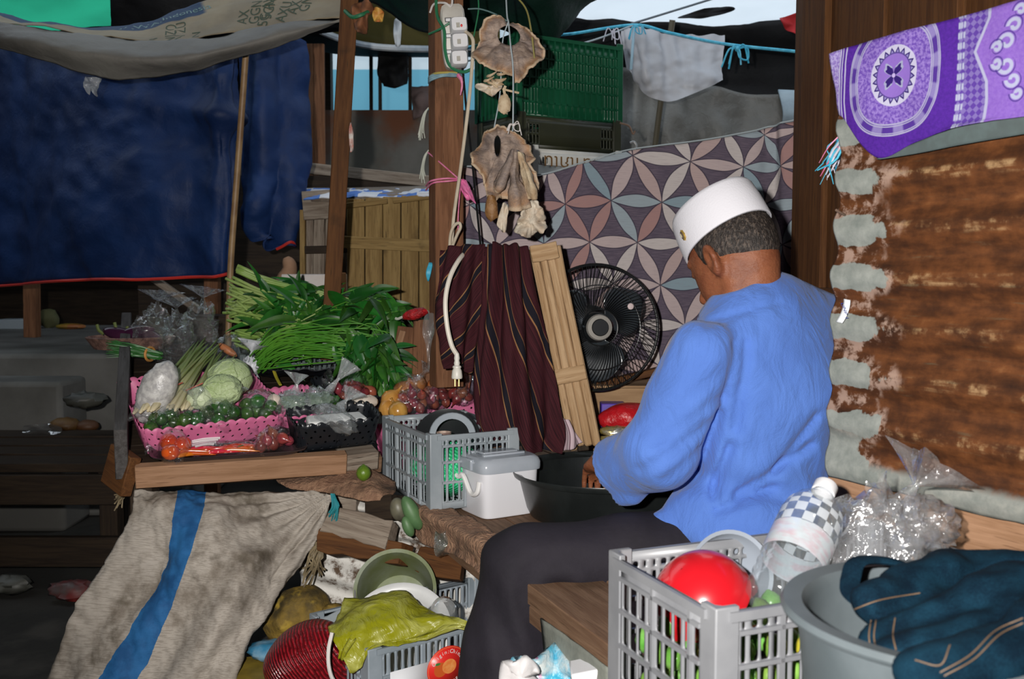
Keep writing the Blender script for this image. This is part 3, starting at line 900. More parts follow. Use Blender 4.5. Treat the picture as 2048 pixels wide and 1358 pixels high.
# grey canopy edge that sags in front of the blue tarpaulins
rows = [PX((-40, 42, 3.25), (60, 52, 3.22), (230, 78, 3.2), (350, 80, 3.2), (450, 68, 3.2), (570, 48, 3.18), (692, 36, 3.12)),
        PX((-40, 62, 3.20), (60, 82, 3.10), (230, 112, 3.04), (350, 114, 3.04), (450, 96, 3.05), (570, 66, 3.1), (692, 38, 3.1)),
        PX((-40, 84, 3.22), (60, 110, 3.16), (225, 158, 3.12), (345, 150, 3.12), (450, 124, 3.12), (570, 86, 3.14), (692, 41, 3.12))]
ct = thing('canopy_sheet', 'sagging grey and tan canopy sheet with green print at upper left', 'canopy', P(300, 150, 3.15))
mb, gf = cloth(rows, 80, 26, lambda u, v, p: 0.012 * fbm(V3(p.x * 5, p.z * 14, 3)))
mk('front_fold', mb, T_GREY, ct, smooth=180, thick=0.002)
M = MatB('printed_sack'); ux, uy, _ = M.xyz(M.tc('UV'))
nz = M.noise(M.tc('Object'), 7, 5)
c = M.mix(nz.ss(0.3, 0.7), (0.40, 0.33, 0.22), (0.29, 0.24, 0.165))
blue_m = uy.ss(0.60, 0.64) * (1.0 - ux.ss(0.60, 0.62))
c = M.mix(blue_m, c, (0.012, 0.05, 0.13))
M.col(c); M.set(Roughness=0.7); M.translucent(c, 0.3); M.bump(nz, 0.3, 0.01)
rows = [PX((-40, 42, 3.25), (60, 52, 3.22), (230, 78, 3.2), (350, 80, 3.2), (450, 68, 3.2), (570, 48, 3.18), (692, 36, 3.12)),
        PX((-40, 30, 3.35), (60, 46, 3.32), (225, 66, 3.3), (345, 50, 3.32), (450, 24, 3.32), (570, 0, 3.3), (700, -20, 3.25)),
        PX((-40, 20, 3.45), (60, 40, 3.42), (215, 56, 3.4), (340, 28, 3.42), (440, -4, 3.42), (570, -40, 3.4), (710, -75, 3.35))]
mb, gp = cloth(rows, 80, 30, lambda u, v, p: 0.012 * fbm(V3(p.x * 6, p.z * 9, 9)))
mk('printed_sheet', mb, M.m, ct, smooth=180, thick=0.002)
m_ink = pm('green_ink', (0.035, 0.06, 0.03), rough=0.8)
def onsheet(u0, v0, ang):
    def fn(x, y):
        ca, sa = cos(ang), sin(ang); X, Y_ = (x * ca - y * sa), (x * sa + y * ca)
        return gp(min(max(u0 + X / 1.2, 0), 1), min(max(v0 + Y_ / 0.24, 0), 1)) + V3(0, -0.004, -0.001)
    return fn
for (u0, v0, tx, sz, an) in ((0.49, 0.20, 'UNIZO', 0.055, 1.45), (0.52, 0.22, 'UNIZU', 0.055, 1.45), (0.57, 0.14, 'N', 0.05, 1.4), (0.435, 0.12, 'N', 0.05, 1.4), (0.72, 0.30, 'AX', 0.05, 1.4), (0.755, 0.36, 'GGN', 0.05, 1.4), (0.785, 0.34, '5G AX', 0.05, 1.35),
                             (0.80, 0.55, '5GN GG', 0.05, 1.35), (0.84, 0.42, 'AXU 5G', 0.05, 1.3), (0.87, 0.5, 'AX GG', 0.05, 1.3), (0.90, 0.5, 'GNX 5', 0.05, 1.3)):
    mk('print', text_mb(tx, sz, onsheet(u0, v0, an)), m_ink, ct, smooth=None)
mk('print', text_mb('INSAJAWA.Indonesia', 0.05, onsheet(0.45, 0.80, 0.02)), pm('pale_ink', (0.10, 0.20, 0.20)), ct, smooth=None)

rows = [PX((-60, -80, 4.0), (80, -80, 4.0), (224, -80, 4.0)), PX((-60, 0, 4.15), (80, 18, 4.15), (224, -10, 4.15)), PX((-60, 40, 4.3), (70, 66, 4.3), (222, 48, 4.3))]
mb, gf = cloth(rows, 30, 24, crum(0.02, 3, 1))
one('green_tarpaulin', mb, T_GREEN, 'bright green translucent roof sheet at the upper left corner', 'tarpaulin', smooth=180, thick=0.0)
rows = [PX((222, -80, 4.02), (400, -80, 4.02), (720, -120, 4.02)), PX((222, 0, 4.1), (400, 20, 4.1), (720, 0, 4.1)), PX((222, 80, 4.2), (400, 100, 4.2), (720, 60, 4.2))]
mb, gf = cloth(rows, 30, 16, crum(0.03, 4, 5))
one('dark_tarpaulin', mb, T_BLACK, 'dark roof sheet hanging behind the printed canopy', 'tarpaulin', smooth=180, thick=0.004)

# dark green roof tarpaulin over the stall
rows = [PX((690, -320, 2.55), (850, -330, 2.5), (1000, -330, 2.5), (1120, -330, 2.5), (1300, -360, 2.55)),
        PX((700, -100, 3.1), (830, -90, 3.05), (1000, -80, 3.05), (1110, -90, 3.05), (1270, -130, 3.1)),
        PX((715, 2, 3.5), (820, 52, 3.45), (1000, 66, 3.45), (1105, 78, 3.45), (1240, -10, 3.5))]
mb, gf = cloth(rows, 50, 40, lambda u, v, p: 0.03 * fbm(V3(p.x * 4, p.y * 4, p.z * 4)) + 0.02 * sin(u * 16) * v)
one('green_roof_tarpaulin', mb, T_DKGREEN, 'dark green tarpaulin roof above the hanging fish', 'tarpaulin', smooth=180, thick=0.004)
rows = [PX((640, -60, 4.6), (760, -60, 4.6), (1000, -60, 4.6)), PX((640, 20, 4.7), (760, 50, 4.7), (1000, 55, 4.7)), PX((635, 62, 4.8), (760, 96, 4.8), (1000, 98, 4.8))]
mb, gf = cloth(rows, 30, 20, crum(0.03, 4, 3))
one('olive_roof_tarpaulin', mb, T_OLIVE, 'olive tarpaulin roof edge behind the two brown posts', 'tarpaulin', smooth=180, thick=0.0)
b = MB(); b.tube(spline(PX((600, 40, 4.75), (660, 70, 4.75), (740, 92, 4.75), (860, 98, 4.75), (1010, 96, 4.75)), 30), 0.016, 8)
one('roof_pipe', b, pm('pale_pipe', (0.55, 0.58, 0.60), (0.30, 0.36, 0.42), 12, rough=0.4), 'pale curved pipe along the olive tarpaulin edge', 'pipe')
# white translucent roof sheet at the top
rows = [PX((1060, -200, 4.2), (1200, -200, 4.2), (1420, -200, 4.2), (1660, -200, 4.2)), PX((1060, -40, 4.9), (1200, -40, 4.9), (1420, -30, 4.9), (1660, -40, 4.9)),
        PX((1060, 30, 5.3), (1190, 36, 5.3), (1420, 50, 5.3), (1660, 24, 5.3))]
mb, gf = cloth(rows, 40, 24, crum(0.03, 3, 8))
one('white_roof_sheet', mb, T_WHITE, 'bright white translucent roof sheet at the top of the view', 'tarpaulin', smooth=180, thick=0.0)
b = flap([(1355, 36), (1400, 20), (1440, 14), (1470, 18), (1440, 30), (1400, 36)], 5.1, 0.01, 5, 30)
one('dark_slit_patch', b, T_BLACK, 'small dark patch standing in for a slit in the white roof sheet', 'patch', thick=0.003)  # black shape drawn where the sheet has a dark slit hole
# dark and grey sheets far behind, right of the crate
rows = [PX((1020, 30, 5.32), (1200, 36, 5.32), (1420, 50, 5.32), (1680, 24, 5.32)), PX((1020, 140, 5.5), (1200, 150, 5.5), (1420, 160, 5.5), (1680, 150, 5.5)), PX((1020, 240, 5.5), (1200, 240, 5.5), (1420, 240, 5.5), (1680, 240, 5.5))]
mb, gf = cloth(rows, 30, 20, crum(0.05, 3, 2))
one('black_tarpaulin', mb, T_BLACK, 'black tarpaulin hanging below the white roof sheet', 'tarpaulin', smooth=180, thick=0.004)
T_GREYWALL = tarp_mat('grey_plastic_sheet', (0.20, 0.195, 0.18), (0.11, 0.105, 0.095), rough=0.45, bump=0.5, sc=3)
rows = [PX((1230, 130, 5.0), (1330, 150, 5.0), (1480, 185, 5.0), (1640, 195, 5.0)), PX((1230, 250, 5.0), (1330, 250, 4.96), (1480, 260, 5.0), (1640, 260, 4.98)), PX((1230, 420, 5.0), (1330, 420, 5.0), (1480, 420, 5.0), (1640, 420, 5.0)), PX((1230, 960, 5.0), (1330, 960, 5.0), (1480, 960, 5.0), (1640, 960, 5.0))]
mb, gf = cloth(rows, 50, 30, lambda u, v, p: 0.03 * sin(u * 30 + 2 * fbm(p * 2)) + 0.03 * fbm(p * 5))
one('grey_plastic_sheet', mb, T_GREYWALL, 'grey plastic sheet wall above the patterned curtain', 'sheet', smooth=180, thick=0.003)
b = MB(); fp = patch([PX((1556, 180, 4.98), (1604, 182, 4.98)), PX((1566, 225, 4.93), (1604, 225, 4.95)), PX((1562, 262, 4.98), (1604, 262, 4.98))])
b.grid(fp, 8, 10); one('pale_sack', b, pm('pale_sack', (0.34, 0.42, 0.47), (0.22, 0.28, 0.33), 8, rough=0.6), 'pale blue grey sack hanging beside the brown plank wall', 'sack', thick=0.01, smooth=180)
b = flap([(1560, 36), (1585, 30), (1612, 26), (1612, 80), (1590, 70), (1572, 55)], 4.3, 0.02, 6, 40)
one('red_cloth', b, pm('red_cloth', (0.50, 0.02, 0.025), (0.32, 0.012, 0.015), 8, rough=0.8), 'corner of a red cloth under the white roof sheet', 'cloth', thick=0.003, smooth=180)
# clear white plastic hanging
rows = [PX((1246, 62, 4.4), (1272, 56, 4.35), (1320, 66, 4.4), (1380, 70, 4.42), (1452, 66, 4.45)), PX((1248, 100, 4.4), (1282, 110, 4.3), (1330, 120, 4.38), (1385, 120, 4.4), (1450, 96, 4.42)),
        PX((1252, 138, 4.4), (1290, 160, 4.32), (1330, 165, 4.36), (1390, 160, 4.36), (1446, 140, 4.42)), PX((1262, 146, 4.4), (1295, 184, 4.36), (1335, 204, 4.36), (1390, 186, 4.36), (1444, 160, 4.42))]
mb, gf = cloth(rows, 50, 40, lambda u, v, p: 0.025 * fbm(p * 6) + 0.012 * sin(u * 40) * (1 - v))
M = MatB('milky_plastic'); M.col((0.62, 0.62, 0.66)); M.set(Roughness=0.4); M.translucent((0.75, 0.76, 0.80), 0.55); _n = M.noise(M.tc('Object'), 6, 4); M.bump(_n, 0.4, 0.02); M.cut(_n * 0.0 + 0.25)
one('milky_plastic_sheet', mb, M.m, 'white translucent plastic sheet tied to the blue line', 'plastic sheet', smooth=180, thick=0.0)
# blue line with knots
LN = PX((930, 96, 3.9), (1040, 76, 3.95), (1140, 68, 4.1), (1268, 50, 4.3), (1340, 66, 4.25), (1450, 88, 4.2), (1600, 104, 4.1))
lt = thing('blue_cord_line', 'light blue cord strung above the crate with tied knots', 'cord', LN[3])
b = MB(); b.tube(spline(LN, 50), 0.0065, 6); mk('cord', b, TWINE_BLUE, lt)
b = MB(); b.tube(spline([LN[0] + V3(0, 0, -.05), P(1150, 90, 4.1), LN[3]], 30), 0.004, 6); mk('cord', b, STRING, lt)
def knot(parent, px, py, Y, k=0.05, mat=None, seed=1):
    rd = random.Random(seed); c = P(px, py, Y); b = MB()
    b.ell(c, (k * .16, k * .16, k * .16), 8, 6)
    for i in range(5):
        a = rd.uniform(-1, 1); L_ = k * rd.uniform(0.5, 1.1)
        b.tube(spline([c, c + V3(a * k * .5, -0.01, rd.uniform(-.2, .4) * k), c + V3(a * k * .9, -0.005, -L_)], 8), k * 0.05, 5)
    b.tube(spline([c, c + V3(k * .5, -.01, k * .05), c + V3(k * .55, -.01, -k * .6), c + V3(k * .1, -.01, -k * .5), c], 14), k * 0.05, 5)
    return mk('knot', b, mat or TWINE_BLUE, parent)
knot(lt, 1475, 98, 4.18, 0.075, None, 3); knot(lt, 1225, 66, 4.2, 0.045, pm('pale_twine', (0.6, 0.58, 0.66), rough=0.6), 5); knot(lt, 1270, 54, 4.28, 0.05, None, 8)
b = MB(); b.tube(spline(PX((1268, 56, 4.28), (1264, 110, 4.28), (1262, 138, 4.3)), 10), 0.012, 6, flat=0.5); mk('tail', b, pm('pale_blue_strip', (0.42, 0.62, 0.74), rough=0.5), lt)
b = MB(); b.tube(spline(PX((1262, 48, 4.5), (1340, 24, 4.6), (1450, -10, 4.7)), 16), 0.005, 5)
one('wire', b, pm('dark_wire', (0.12, 0.14, 0.16), rough=0.5), 'thin twisted wire rising across the white roof sheet', 'wire')

# ------------------------------------------------------------------ behind the posts: eave, hanging cloths, bars, wooden panels
b = MB(); fp = patch([PX((600, 60, 5.6), (740, 82, 5.6), (1030, 88, 5.6)), PX((600, 96, 6.1), (740, 112, 6.1), (1030, 112, 6.1))])
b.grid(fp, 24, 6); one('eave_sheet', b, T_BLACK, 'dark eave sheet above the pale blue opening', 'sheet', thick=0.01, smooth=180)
for i, (px, w) in enumerate(((684, 8), (742, 7), (820, 7), (760, 5))):
    q = plank('window_bar', V3(P(px, 172, 6.1).x, 6.1, 2.0), P(px, 100, 6.1), 0.020, 0.02, W_DARK, None, up=(0, -1, 0))
    tag(q, ['dark upright bar by the leaning post in the pale opening', 'dark upright bar left of the hanging cloth in the opening', 'dark upright bar nearest the square post in the opening', 'thin dark bar touching the hanging cloth in the opening'][i], 'bar', 'bars in the pale opening')
rows = [PX((756, 108, 6.06), (790, 110, 6.04), (818, 110, 6.06)), PX((756, 140, 6.05), (788, 140, 6.0), (816, 140, 6.05)), PX((762, 172, 6.05), (790, 176, 6.0), (812, 168, 6.05))]
mb, gf = cloth(rows, 20, 16, crum(0.03, 8, 2)); one('dark_rag', mb, T_BLACK, 'dark rag hanging in the pale blue opening', 'rag', thick=0.004, smooth=180)
rows = [PX((822, 172, 6.02), (845, 172, 6.0), (866, 172, 6.02)), PX((824, 205, 6.01), (842, 205, 5.96), (860, 205, 6.01)), PX((828, 240, 6.01), (842, 232, 5.98), (856, 215, 6.01))]
mb, gf = cloth(rows, 20, 16, crum(0.03, 8, 6)); one('brown_rag', mb, pm('brown_rag', (0.20, 0.14, 0.13), (0.12, 0.08, 0.075), 8, rough=0.9), 'brown rag hanging over the stained wall by the post', 'rag', thick=0.004, smooth=180)
pb = thing('door_panel', 'brown wooden panel standing behind the narrower blue tarpaulin', 'panel', P(620, 400, 4.9))
for i in range(3): plank('board', V3(P(594 + 22 * i, 420, 4.9).x, 4.9, 0.0), P(594 + 22 * i, 88, 4.9), 0.052, 0.02, W_POST, pb, up=(0, -1, 0))
pl_ = plank('wooden_rail', P(600, 335, 4.6), P(1000, 378, 4.4), 0.05, 0.03, W_GREY, None, up=(0, -1, 0)); tag(pl_, 'grey wooden rail sloping below the stained wall', 'rail')
b = MB(); b.box((P(740, 352, 4.75) - V3(0, 0, 0.55)), (1.1, 0.03, 0.55)); one('dark_gap_board', b, W_DARK, 'dark board standing in for the dark gap behind the wooden box', 'board')  # dark sheet filling the dark gap below the stained wall

# wooden box of boards with blue and white cloth on top
bx = thing('wooden_box', 'big wooden box of upright boards behind the greens', 'box', P(740, 760, 3.75))
for i in range(4): plank('board', P(616 + 23 * i, 780, 3.9), P(616 + 23 * i, 420, 3.9), 0.042, 0.02, W_GREY, bx, up=(0, -1, 0), jitter=0.002)
plank('rail', P(606, 412, 3.86), P(700, 406, 3.86), 0.11, 0.02, W_GREY, bx, up=(0, -1, 0))
plank('rail', P(610, 500, 3.86), P(700, 498, 3.86), 0.03, 0.02, W_DARK, bx, up=(0, -1, 0))
for i in range(5):
    x = 712 + 36 * i; plank('board', P(x, 790, 3.72), P(x, 398 - 2 * i, 3.72), 0.064, 0.02, W_OCHRE, bx, up=(0, -1, 0), jitter=0.001)
plank('rail', P(692, 412, 3.69), P(775, 402, 3.69), 0.02, 0.02, W_OCHRE, bx, up=(0, -1, 0)); plank('rail', P(786, 402, 3.69), P(868, 392, 3.69), 0.02, 0.02, W_OCHRE, bx, up=(0, -1, 0))
plank('rail', P(685, 484, 3.69), P(868, 492, 3.69), 0.045, 0.02, W_OCHRE, bx, up=(0, -1, 0))
plank('corner_batten', P(606, 790, 3.87), P(606, 420, 3.87), 0.02, 0.03, W_OCHRE, bx, up=(0, -1, 0))
b = MB(); fp = patch([PX((604, 398, 3.86), (700, 398, 3.8), (870, 392, 3.7)), PX((606, 380, 4.2), (700, 380, 4.2), (870, 376, 4.2))]); b.grid(fp, 6, 3)
mk('lid', b, W_GREY, bx, thick=0.02)
M = MatB('blue_white_check'); x_, y_, z_ = M.xyz(M.tc('Object'))
nz = M.noise(M.tc('Object'), 14, 2)
chk = ((x_ * 13.0).floor() + (y_ * 6.0).floor()) * 0.5
M.col(M.mix((chk.fract()).gt(0.2), (0.09, 0.22, 0.62), (0.72, 0.74, 0.80))); M.set(Roughness=0.6)
rows = [PX((604, 376, 4.15), (700, 374, 4.15), (780, 376, 4.1), (862, 374, 4.0)), PX((604, 384, 3.9), (700, 382, 3.84), (780, 386, 3.78), (862, 380, 3.7)), PX((606, 396, 3.84), (690, 392, 3.79), (780, 391, 3.72), (862, 390, 3.66))]
mb, gf = cloth(rows, 50, 14, lambda u, v, p: 0.010 * fbm(p * 12) + 0.006)
one('checked_cloth', mb, M.m, 'blue and white checked cloth lying on the wooden box', 'cloth', thick=0.004, smooth=180)
# red and white box with a brown side, behind the greens
wb = thing('carton', 'white topped brown carton standing behind the leafy greens', 'carton', P(630, 620, 3.55))
b = MB(); b.box(P(630, 590, 3.60), (0.11, 0.05, 0.075)); mk('body', b, pm('carton_white', (0.66, 0.62, 0.60), (0.55, 0.45, 0.40), 6), wb, bevel=0.004)
b = MB(); b.box(P(677, 590, 3.57), (0.02, 0.05, 0.08)); mk('side', b, pm('carton_brown', (0.42, 0.19, 0.08)), wb, bevel=0.003)
b = MB(); b.tube(spline(PX((560, 590, 3.7), (572, 560, 3.7), (580, 535, 3.7), (572, 515, 3.7)), 12), [0.03, 0.034, 0.035, 0.036, 0.036, 0.034, 0.03, 0.028, 0.026, 0.026, 0.024, 0.02, 0.012], 10)
one('tuber', b, pm('tuber_skin', (0.35, 0.20, 0.12), (0.22, 0.12, 0.07), 10, rough=0.8), 'brown tuber standing behind the stems of greens', 'vegetable')
# ------------------------------------------------------------------ socket strip with plugs on the square post
YS = 2.79
ps = thing('socket_strip', 'white extension socket strip fixed high on the brown post', 'socket strip', P(910, 135, YS))
def rbox(mb, c, hx, hy, hz, M=None, r=0.006):
    """box with rounded vertical outline"""
    pts = []
    for k in range(16):
        a = 2 * pi * (k + .5) / 16; c_, s_ = cos(a), sin(a)
        pts.append((math.copysign(abs(c_) ** 0.35, c_) * hx, math.copysign(abs(s_) ** 0.35, s_) * hz))
    vs = []
    for y, k in ((hy, 1.0), (-hy * 0.6, 1.0), (-hy, 0.86)):
        vs += [V3(x * k, y, z * k) for x, z in pts]
    if M is not None: vs = [M @ v for v in vs]
    n = 16
    fs = [(j * n + i, j * n + (i + 1) % n, (j + 1) * n + (i + 1) % n, (j + 1) * n + i) for j in range(2) for i in range(n)]
    fs += [tuple(range(n)), tuple(range(3 * n - 1, 2 * n - 1, -1))]
    mb.add([v + Vector(c) for v in vs], fs)
RS = Matrix.Rotation(radians(-4.5), 3, 'Y') @ Matrix.Rotation(radians(8), 3, 'Z')
b = MB(); rbox(b, P(908, 74, YS), 0.034, 0.018, 0.087, RS); mk('body', b, pm('aged_white_plastic', (0.62, 0.60, 0.56), (0.50, 0.47, 0.42), 14, rough=0.4), ps, smooth=35)
for i, (x, y) in enumerate(((896, 40), (897, 72), (898, 104))):
    b = MB(); b.box(P(x, y, YS - 0.019), (0.0085, 0.002, 0.006), RS); mk('switch_frame', b, pm('switch_dark', (0.03, 0.03, 0.035)), ps)
    b = MB(); b.box(P(x, y, YS - 0.022), (0.0062, 0.002, 0.0040), RS); mk('switch', b, WHITE_PL, ps)
b = MB(); b.ell(P(893, 54, YS - 0.018), (0.003, 0.003, 0.003), 8, 6); mk('indicator_lamp', b, pm('red_lamp', (0.75, 0.03, 0.03), rough=0.3), ps)
for i, (x, y, lab) in enumerate(((917, 51, 'topmost white plug with a red mark in the socket strip'), (919, 84, 'middle white plug in the socket strip'), (918, 118, 'lowest white plug in the socket strip'))):
    pg = thing('plug', lab, 'plug', P(x, y, YS - 0.02), group='plugs in the socket strip')
    b = MB(); rbox(b, P(x, y, YS - 0.042), 0.023, 0.022, 0.020, RS); mk('body', b, WHITE_PL, pg, smooth=35)
    b = MB(); b.box(P(x - 1, y - 1, YS - 0.066), (0.0045, 0.003, 0.006), RS); mk('rib', b, pm('plug_grey', (0.40, 0.38, 0.33)), pg)
    if i == 0:
        b = MB(); b.ell(P(x + 6, y, YS - 0.065), (0.003, 0.002, 0.004), 8, 6); mk('red_mark', b, MATS['red_lamp'], pg)
CORD_M = pm('cream_cord', (0.60, 0.52, 0.40), (0.50, 0.42, 0.31), 20, rough=0.5)
b = MB()
b.tube(spline(PX((930, 62, 2.745), (944, 75, 2.72), (946, 100, 2.72), (940, 180, 2.72), (931, 260, 2.73), (918, 360, 2.74), (908, 430, 2.75), (903, 490, 2.76)), 60), 0.0048, 8)
one('cream_cable', b, CORD_M, 'cream cable running down the post from the top plug', 'cable')
b = MB()
b.tube(spline(PX((903, 496, 2.74), (914, 470, 2.72), (921, 455, 2.71), (918, 446, 2.71), (908, 452, 2.72), (901, 470, 2.73), (899, 500, 2.745)), 30), 0.0042, 8)
one('cable_loop', b, CORD_M, 'small loop of cream cable at the foot of the socket cable', 'cable')
xc = thing('extension_lead', 'white cable hanging over the dark sarong and ending in a white plug', 'cable', P(914, 760, 2.5))
b = MB(); b.tube(spline(PX((936, 500, 2.70), (918, 520, 2.62), (900, 555, 2.58), (891, 600, 2.56), (894, 650, 2.55), (903, 690, 2.54), (914, 710, 2.53)), 50), 0.0062, 8); mk('cord', b, pm('white_cord', (0.78, 0.72, 0.62), rough=0.45), xc)
b = MB(); b.lathe([(0.001, 0.066), (0.0055, 0.065), (0.0075, 0.052), (0.0062, 0.046), (0.008, 0.040), (0.0068, 0.034), (0.011, 0.032), (0.0115, 0.028), (0.009, 0.027), (0.0125, 0.020), (0.0145, 0.004), (0.0135, 0.0), (0.001, 0.0)], 14, M=Matrix.Translation(P(914, 757, 2.53)))
mk('plug_body', b, pm('plug_ivory', (0.74, 0.71, 0.64), rough=0.4), xc)
b = MB()
for dx in (-0.005, 0.005): b.box(P(914, 760, 2.53) + V3(dx, 0, -0.007), (0.0012, 0.003, 0.009))
mk('plug_prongs', b, pm('brass', (0.6, 0.42, 0.18), metal=1.0, rough=0.35), xc)
b = MB(); b.tube(spline(PX((872, -20, 2.79), (874, 30, 2.78), (888, 60, 2.75), (890, 100, 2.75), (900, 132, 2.76), (925, 144, 2.75), (944, 138, 2.74)), 40), 0.0045, 6)
b.tube(spline(PX((858, 68, 2.80), (880, 58, 2.765), (905, 42, 2.76)), 12), 0.003, 6)
one('green_wire', b, TWINE_GREEN, 'dark green wire wound round the post and socket strip', 'wire')
b = MB(); b.tube(spline(PX((860, 25, 2.82), (868, 8, 2.80), (890, 6, 2.77), (903, 12, 2.77), (905, -20, 2.78)), 20), 0.003, 6)
one('white_tie', b, pm('white_twine', (0.66, 0.62, 0.60), rough=0.6), 'white twine tied round the post above the socket strip', 'twine')
tw = thing('twine_binding', 'blue yellow and pink twine wound round the post below the sockets', 'twine', P(890, 160, 2.8))
b = MB()
for k in range(3): b.tube(spline(PX((858, 158 + 4 * k, 2.85), (862, 152 + 4 * k, 2.80), (885, 146 + 3 * k, 2.79), (910, 148 + 2 * k, 2.785), (928, 150, 2.80)), 16), 0.0035, 6)
mk('blue_strand', b, pm('dull_blue_twine', (0.22, 0.36, 0.42), (0.12, 0.22, 0.27), 30), tw)
b = MB(); b.tube(spline(PX((858, 154, 2.85), (870, 147, 2.79), (895, 145, 2.785), (915, 146, 2.785)), 16), 0.003, 6); mk('yellow_strand', b, pm('yellow_twine', (0.42, 0.34, 0.08)), tw)
b = MB(); b.tube(spline(PX((916, 150, 2.785), (922, 158, 2.78), (924, 172, 2.78), (921, 190, 2.785)), 12), [0.006, 0.006, 0.005, 0.006, 0.005, 0.004, 0.004, 0.003, 0.003, 0.003, 0.003, 0.002, 0.002], 6); mk('pink_end', b, TWINE_PINK, tw)
# pink bag and twine on the post, frayed grey strings
pk = thing('pink_plastic_bag', 'bright pink plastic bag tied to the post with twine', 'plastic bag', P(930, 410, 2.78))
b = MB(); fp = patch([PX((918, 362, 2.77), (924, 358, 2.765), (932, 360, 2.77)), PX((922, 380, 2.77), (934, 382, 2.75), (942, 380, 2.77)), PX((934, 402, 2.77), (942, 400, 2.76), (952, 408, 2.77))])
b.grid(lambda u, v: fp(u, v) + V3(0, 0.012 * fbm(V3(u * 4, v * 4, 3)), 0), 12, 12); mk('bag', b, pm('pink_film', (0.78, 0.20, 0.42), (0.60, 0.10, 0.28), 14, rough=0.4), pk, thick=0.002, smooth=180)
b = MB(); b.tube(spline(PX((856, 305, 2.86), (880, 325, 2.80), (920, 360, 2.77)), 12), 0.0022, 6); b.tube(spline(PX((852, 372, 2.87), (862, 362, 2.80), (890, 357, 2.79), (920, 358, 2.775)), 14), 0.0026, 6); b.tube(spline(PX((852, 380, 2.87), (866, 366, 2.80), (900, 362, 2.79), (922, 360, 2.775)), 14), 0.0026, 6)
b.tube(spline(PX((922, 362, 2.775), (917, 420, 2.77), (916, 470, 2.77)), 12), 0.0018, 6)
mk('twine', b, TWINE_PINK, pk)
fr_ = thing('frayed_string', 'frayed pale strings hanging on the left side of the post', 'string', P(850, 360, 2.87))
rd = random.Random(3); b = MB()
for y0, n in ((215, 9), (300, 6)):
    for i in range(n):
        x = rd.uniform(-8, 3); b.tube(spline(PX((857, y0, 2.86), (850 + x * .5, y0 + 15, 2.86), (846 + x, y0 + rd.uniform(35, 50), 2.87), (848 + x * 1.5, y0 + rd.uniform(50, 68), 2.87)), 10), 0.0016, 5)
mk('strands', b, pm('pale_string', (0.42, 0.44, 0.38), rough=0.8), fr_, kind='stuff')
b = MB(); fp = patch([PX((858, 525, 2.84), (866, 526, 2.84)), PX((852, 545, 2.83), (862, 546, 2.83)), PX((855, 562, 2.84), (858, 562, 2.84))]); b.grid(fp, 4, 8)
one('teal_twine_end', b, TWINE_BLUE, 'tuft of teal twine on the post above the red net bag', 'twine', thick=0.004)

# ------------------------------------------------------------------ dried fish skins on strings
M = MatB('dried_skin'); ux, uy, _ = M.xyz(M.tc('UV'))
n1 = M.noise(M.tc('Object'), 16, 6, 0.65); n2 = M.noise(M.mapping(M.tc('Object'), (1, 1, 3)), 40, 4, 0.7)
c = M.mix((n1 * 0.7 + n2 * 0.3).ss(0.36, 0.62), (0.17, 0.135, 0.125), (0.40, 0.30, 0.24))
c = M.mix(uy.ss(0.62, 1.0) * n1.ss(0.3, 0.55), c, (0.46, 0.25, 0.12))
c = M.mix(uy.ss(0.90, 0.97) * 0.8, c, (0.60, 0.46, 0.32))
M.col(c); M.set(Roughness=0.6); M.bump(n1 + n2, 0.7, 0.006); SKINFISH = M.m
DRY = pm('dried_flesh', (0.62, 0.50, 0.34), (0.42, 0.28, 0.16), 22, rough=0.7, bump=0.6)
DRYW = pm('dried_white', (0.70, 0.63, 0.52), (0.55, 0.42, 0.30), 16, rough=0.7, bump=0.6)
DRYB = pm('dried_brown', (0.30, 0.15, 0.05), (0.14, 0.06, 0.02), 18, rough=0.55, bump=0.6)
b = flap([(1090, 108), (1084, 122), (1068, 138), (1050, 155), (1030, 164), (1022, 150), (990, 145), (962, 134), (940, 108), (954, 92), (958, 70), (973, 46), (998, 36), (1016, 44), (1040, 46), (1062, 70), (1076, 84)], 2.66, 0.030, 14, 130, hole=(1018, 72, 22, 19, 2.66), curl=0.012, seed=1.0, fr=14, rag=0.006)
one('dried_skin', b, SKINFISH, 'dried brown skin with a round hole, the upper one on the strings', 'dried fish', group='dried fish skins', thick=0.004, smooth=60)
b = flap([(1000, 254), (1022, 262), (1046, 276), (1062, 296), (1069, 322), (1060, 330), (1072, 348), (1078, 376), (1072, 388), (1050, 398), (1020, 400), (998, 398), (984, 404), (972, 380), (962, 350), (944, 326), (943, 306), (956, 288), (970, 266), (984, 258)], 2.67, 0.034, 14, 130, hole=(995, 292, 7, 20, 2.67), curl=0.01, seed=5.0, fr=12, rag=0.007)
one('dried_skin', b, SKINFISH, 'dried folded skin, the lower one on the strings', 'dried fish', group='dried fish skins', thick=0.004, smooth=60)
def strip(rows, label, mat, amp=0.006, nu=14, nv=26, name='dried_fish_strip', thick=0.004, seed=0):
    mb, _g = cloth(rows, nu, nv, lambda u, v, p: amp * fbm(V3(p.x * 25 + seed, p.y * 25, p.z * 25)) + amp * sin(u * 7 + seed) * v)
    return one(name, mb, mat, label, 'dried fish', group='strips of dried fish', thick=thick, smooth=60)
Yk = 2.625
strip([PX((1020, 300, Yk), (1026, 298, Yk - .01), (1030, 300, Yk)), PX((1006, 330, Yk), (1016, 335, Yk - .02), (1024, 340, Yk)), PX((988, 362, Yk), (1002, 368, Yk - .02), (1012, 375, Yk)), PX((985, 378, Yk), (992, 382, Yk - .01), (1000, 388, Yk))], 'narrow dried strip slanting left over the lower skin', SKINFISH, seed=1)
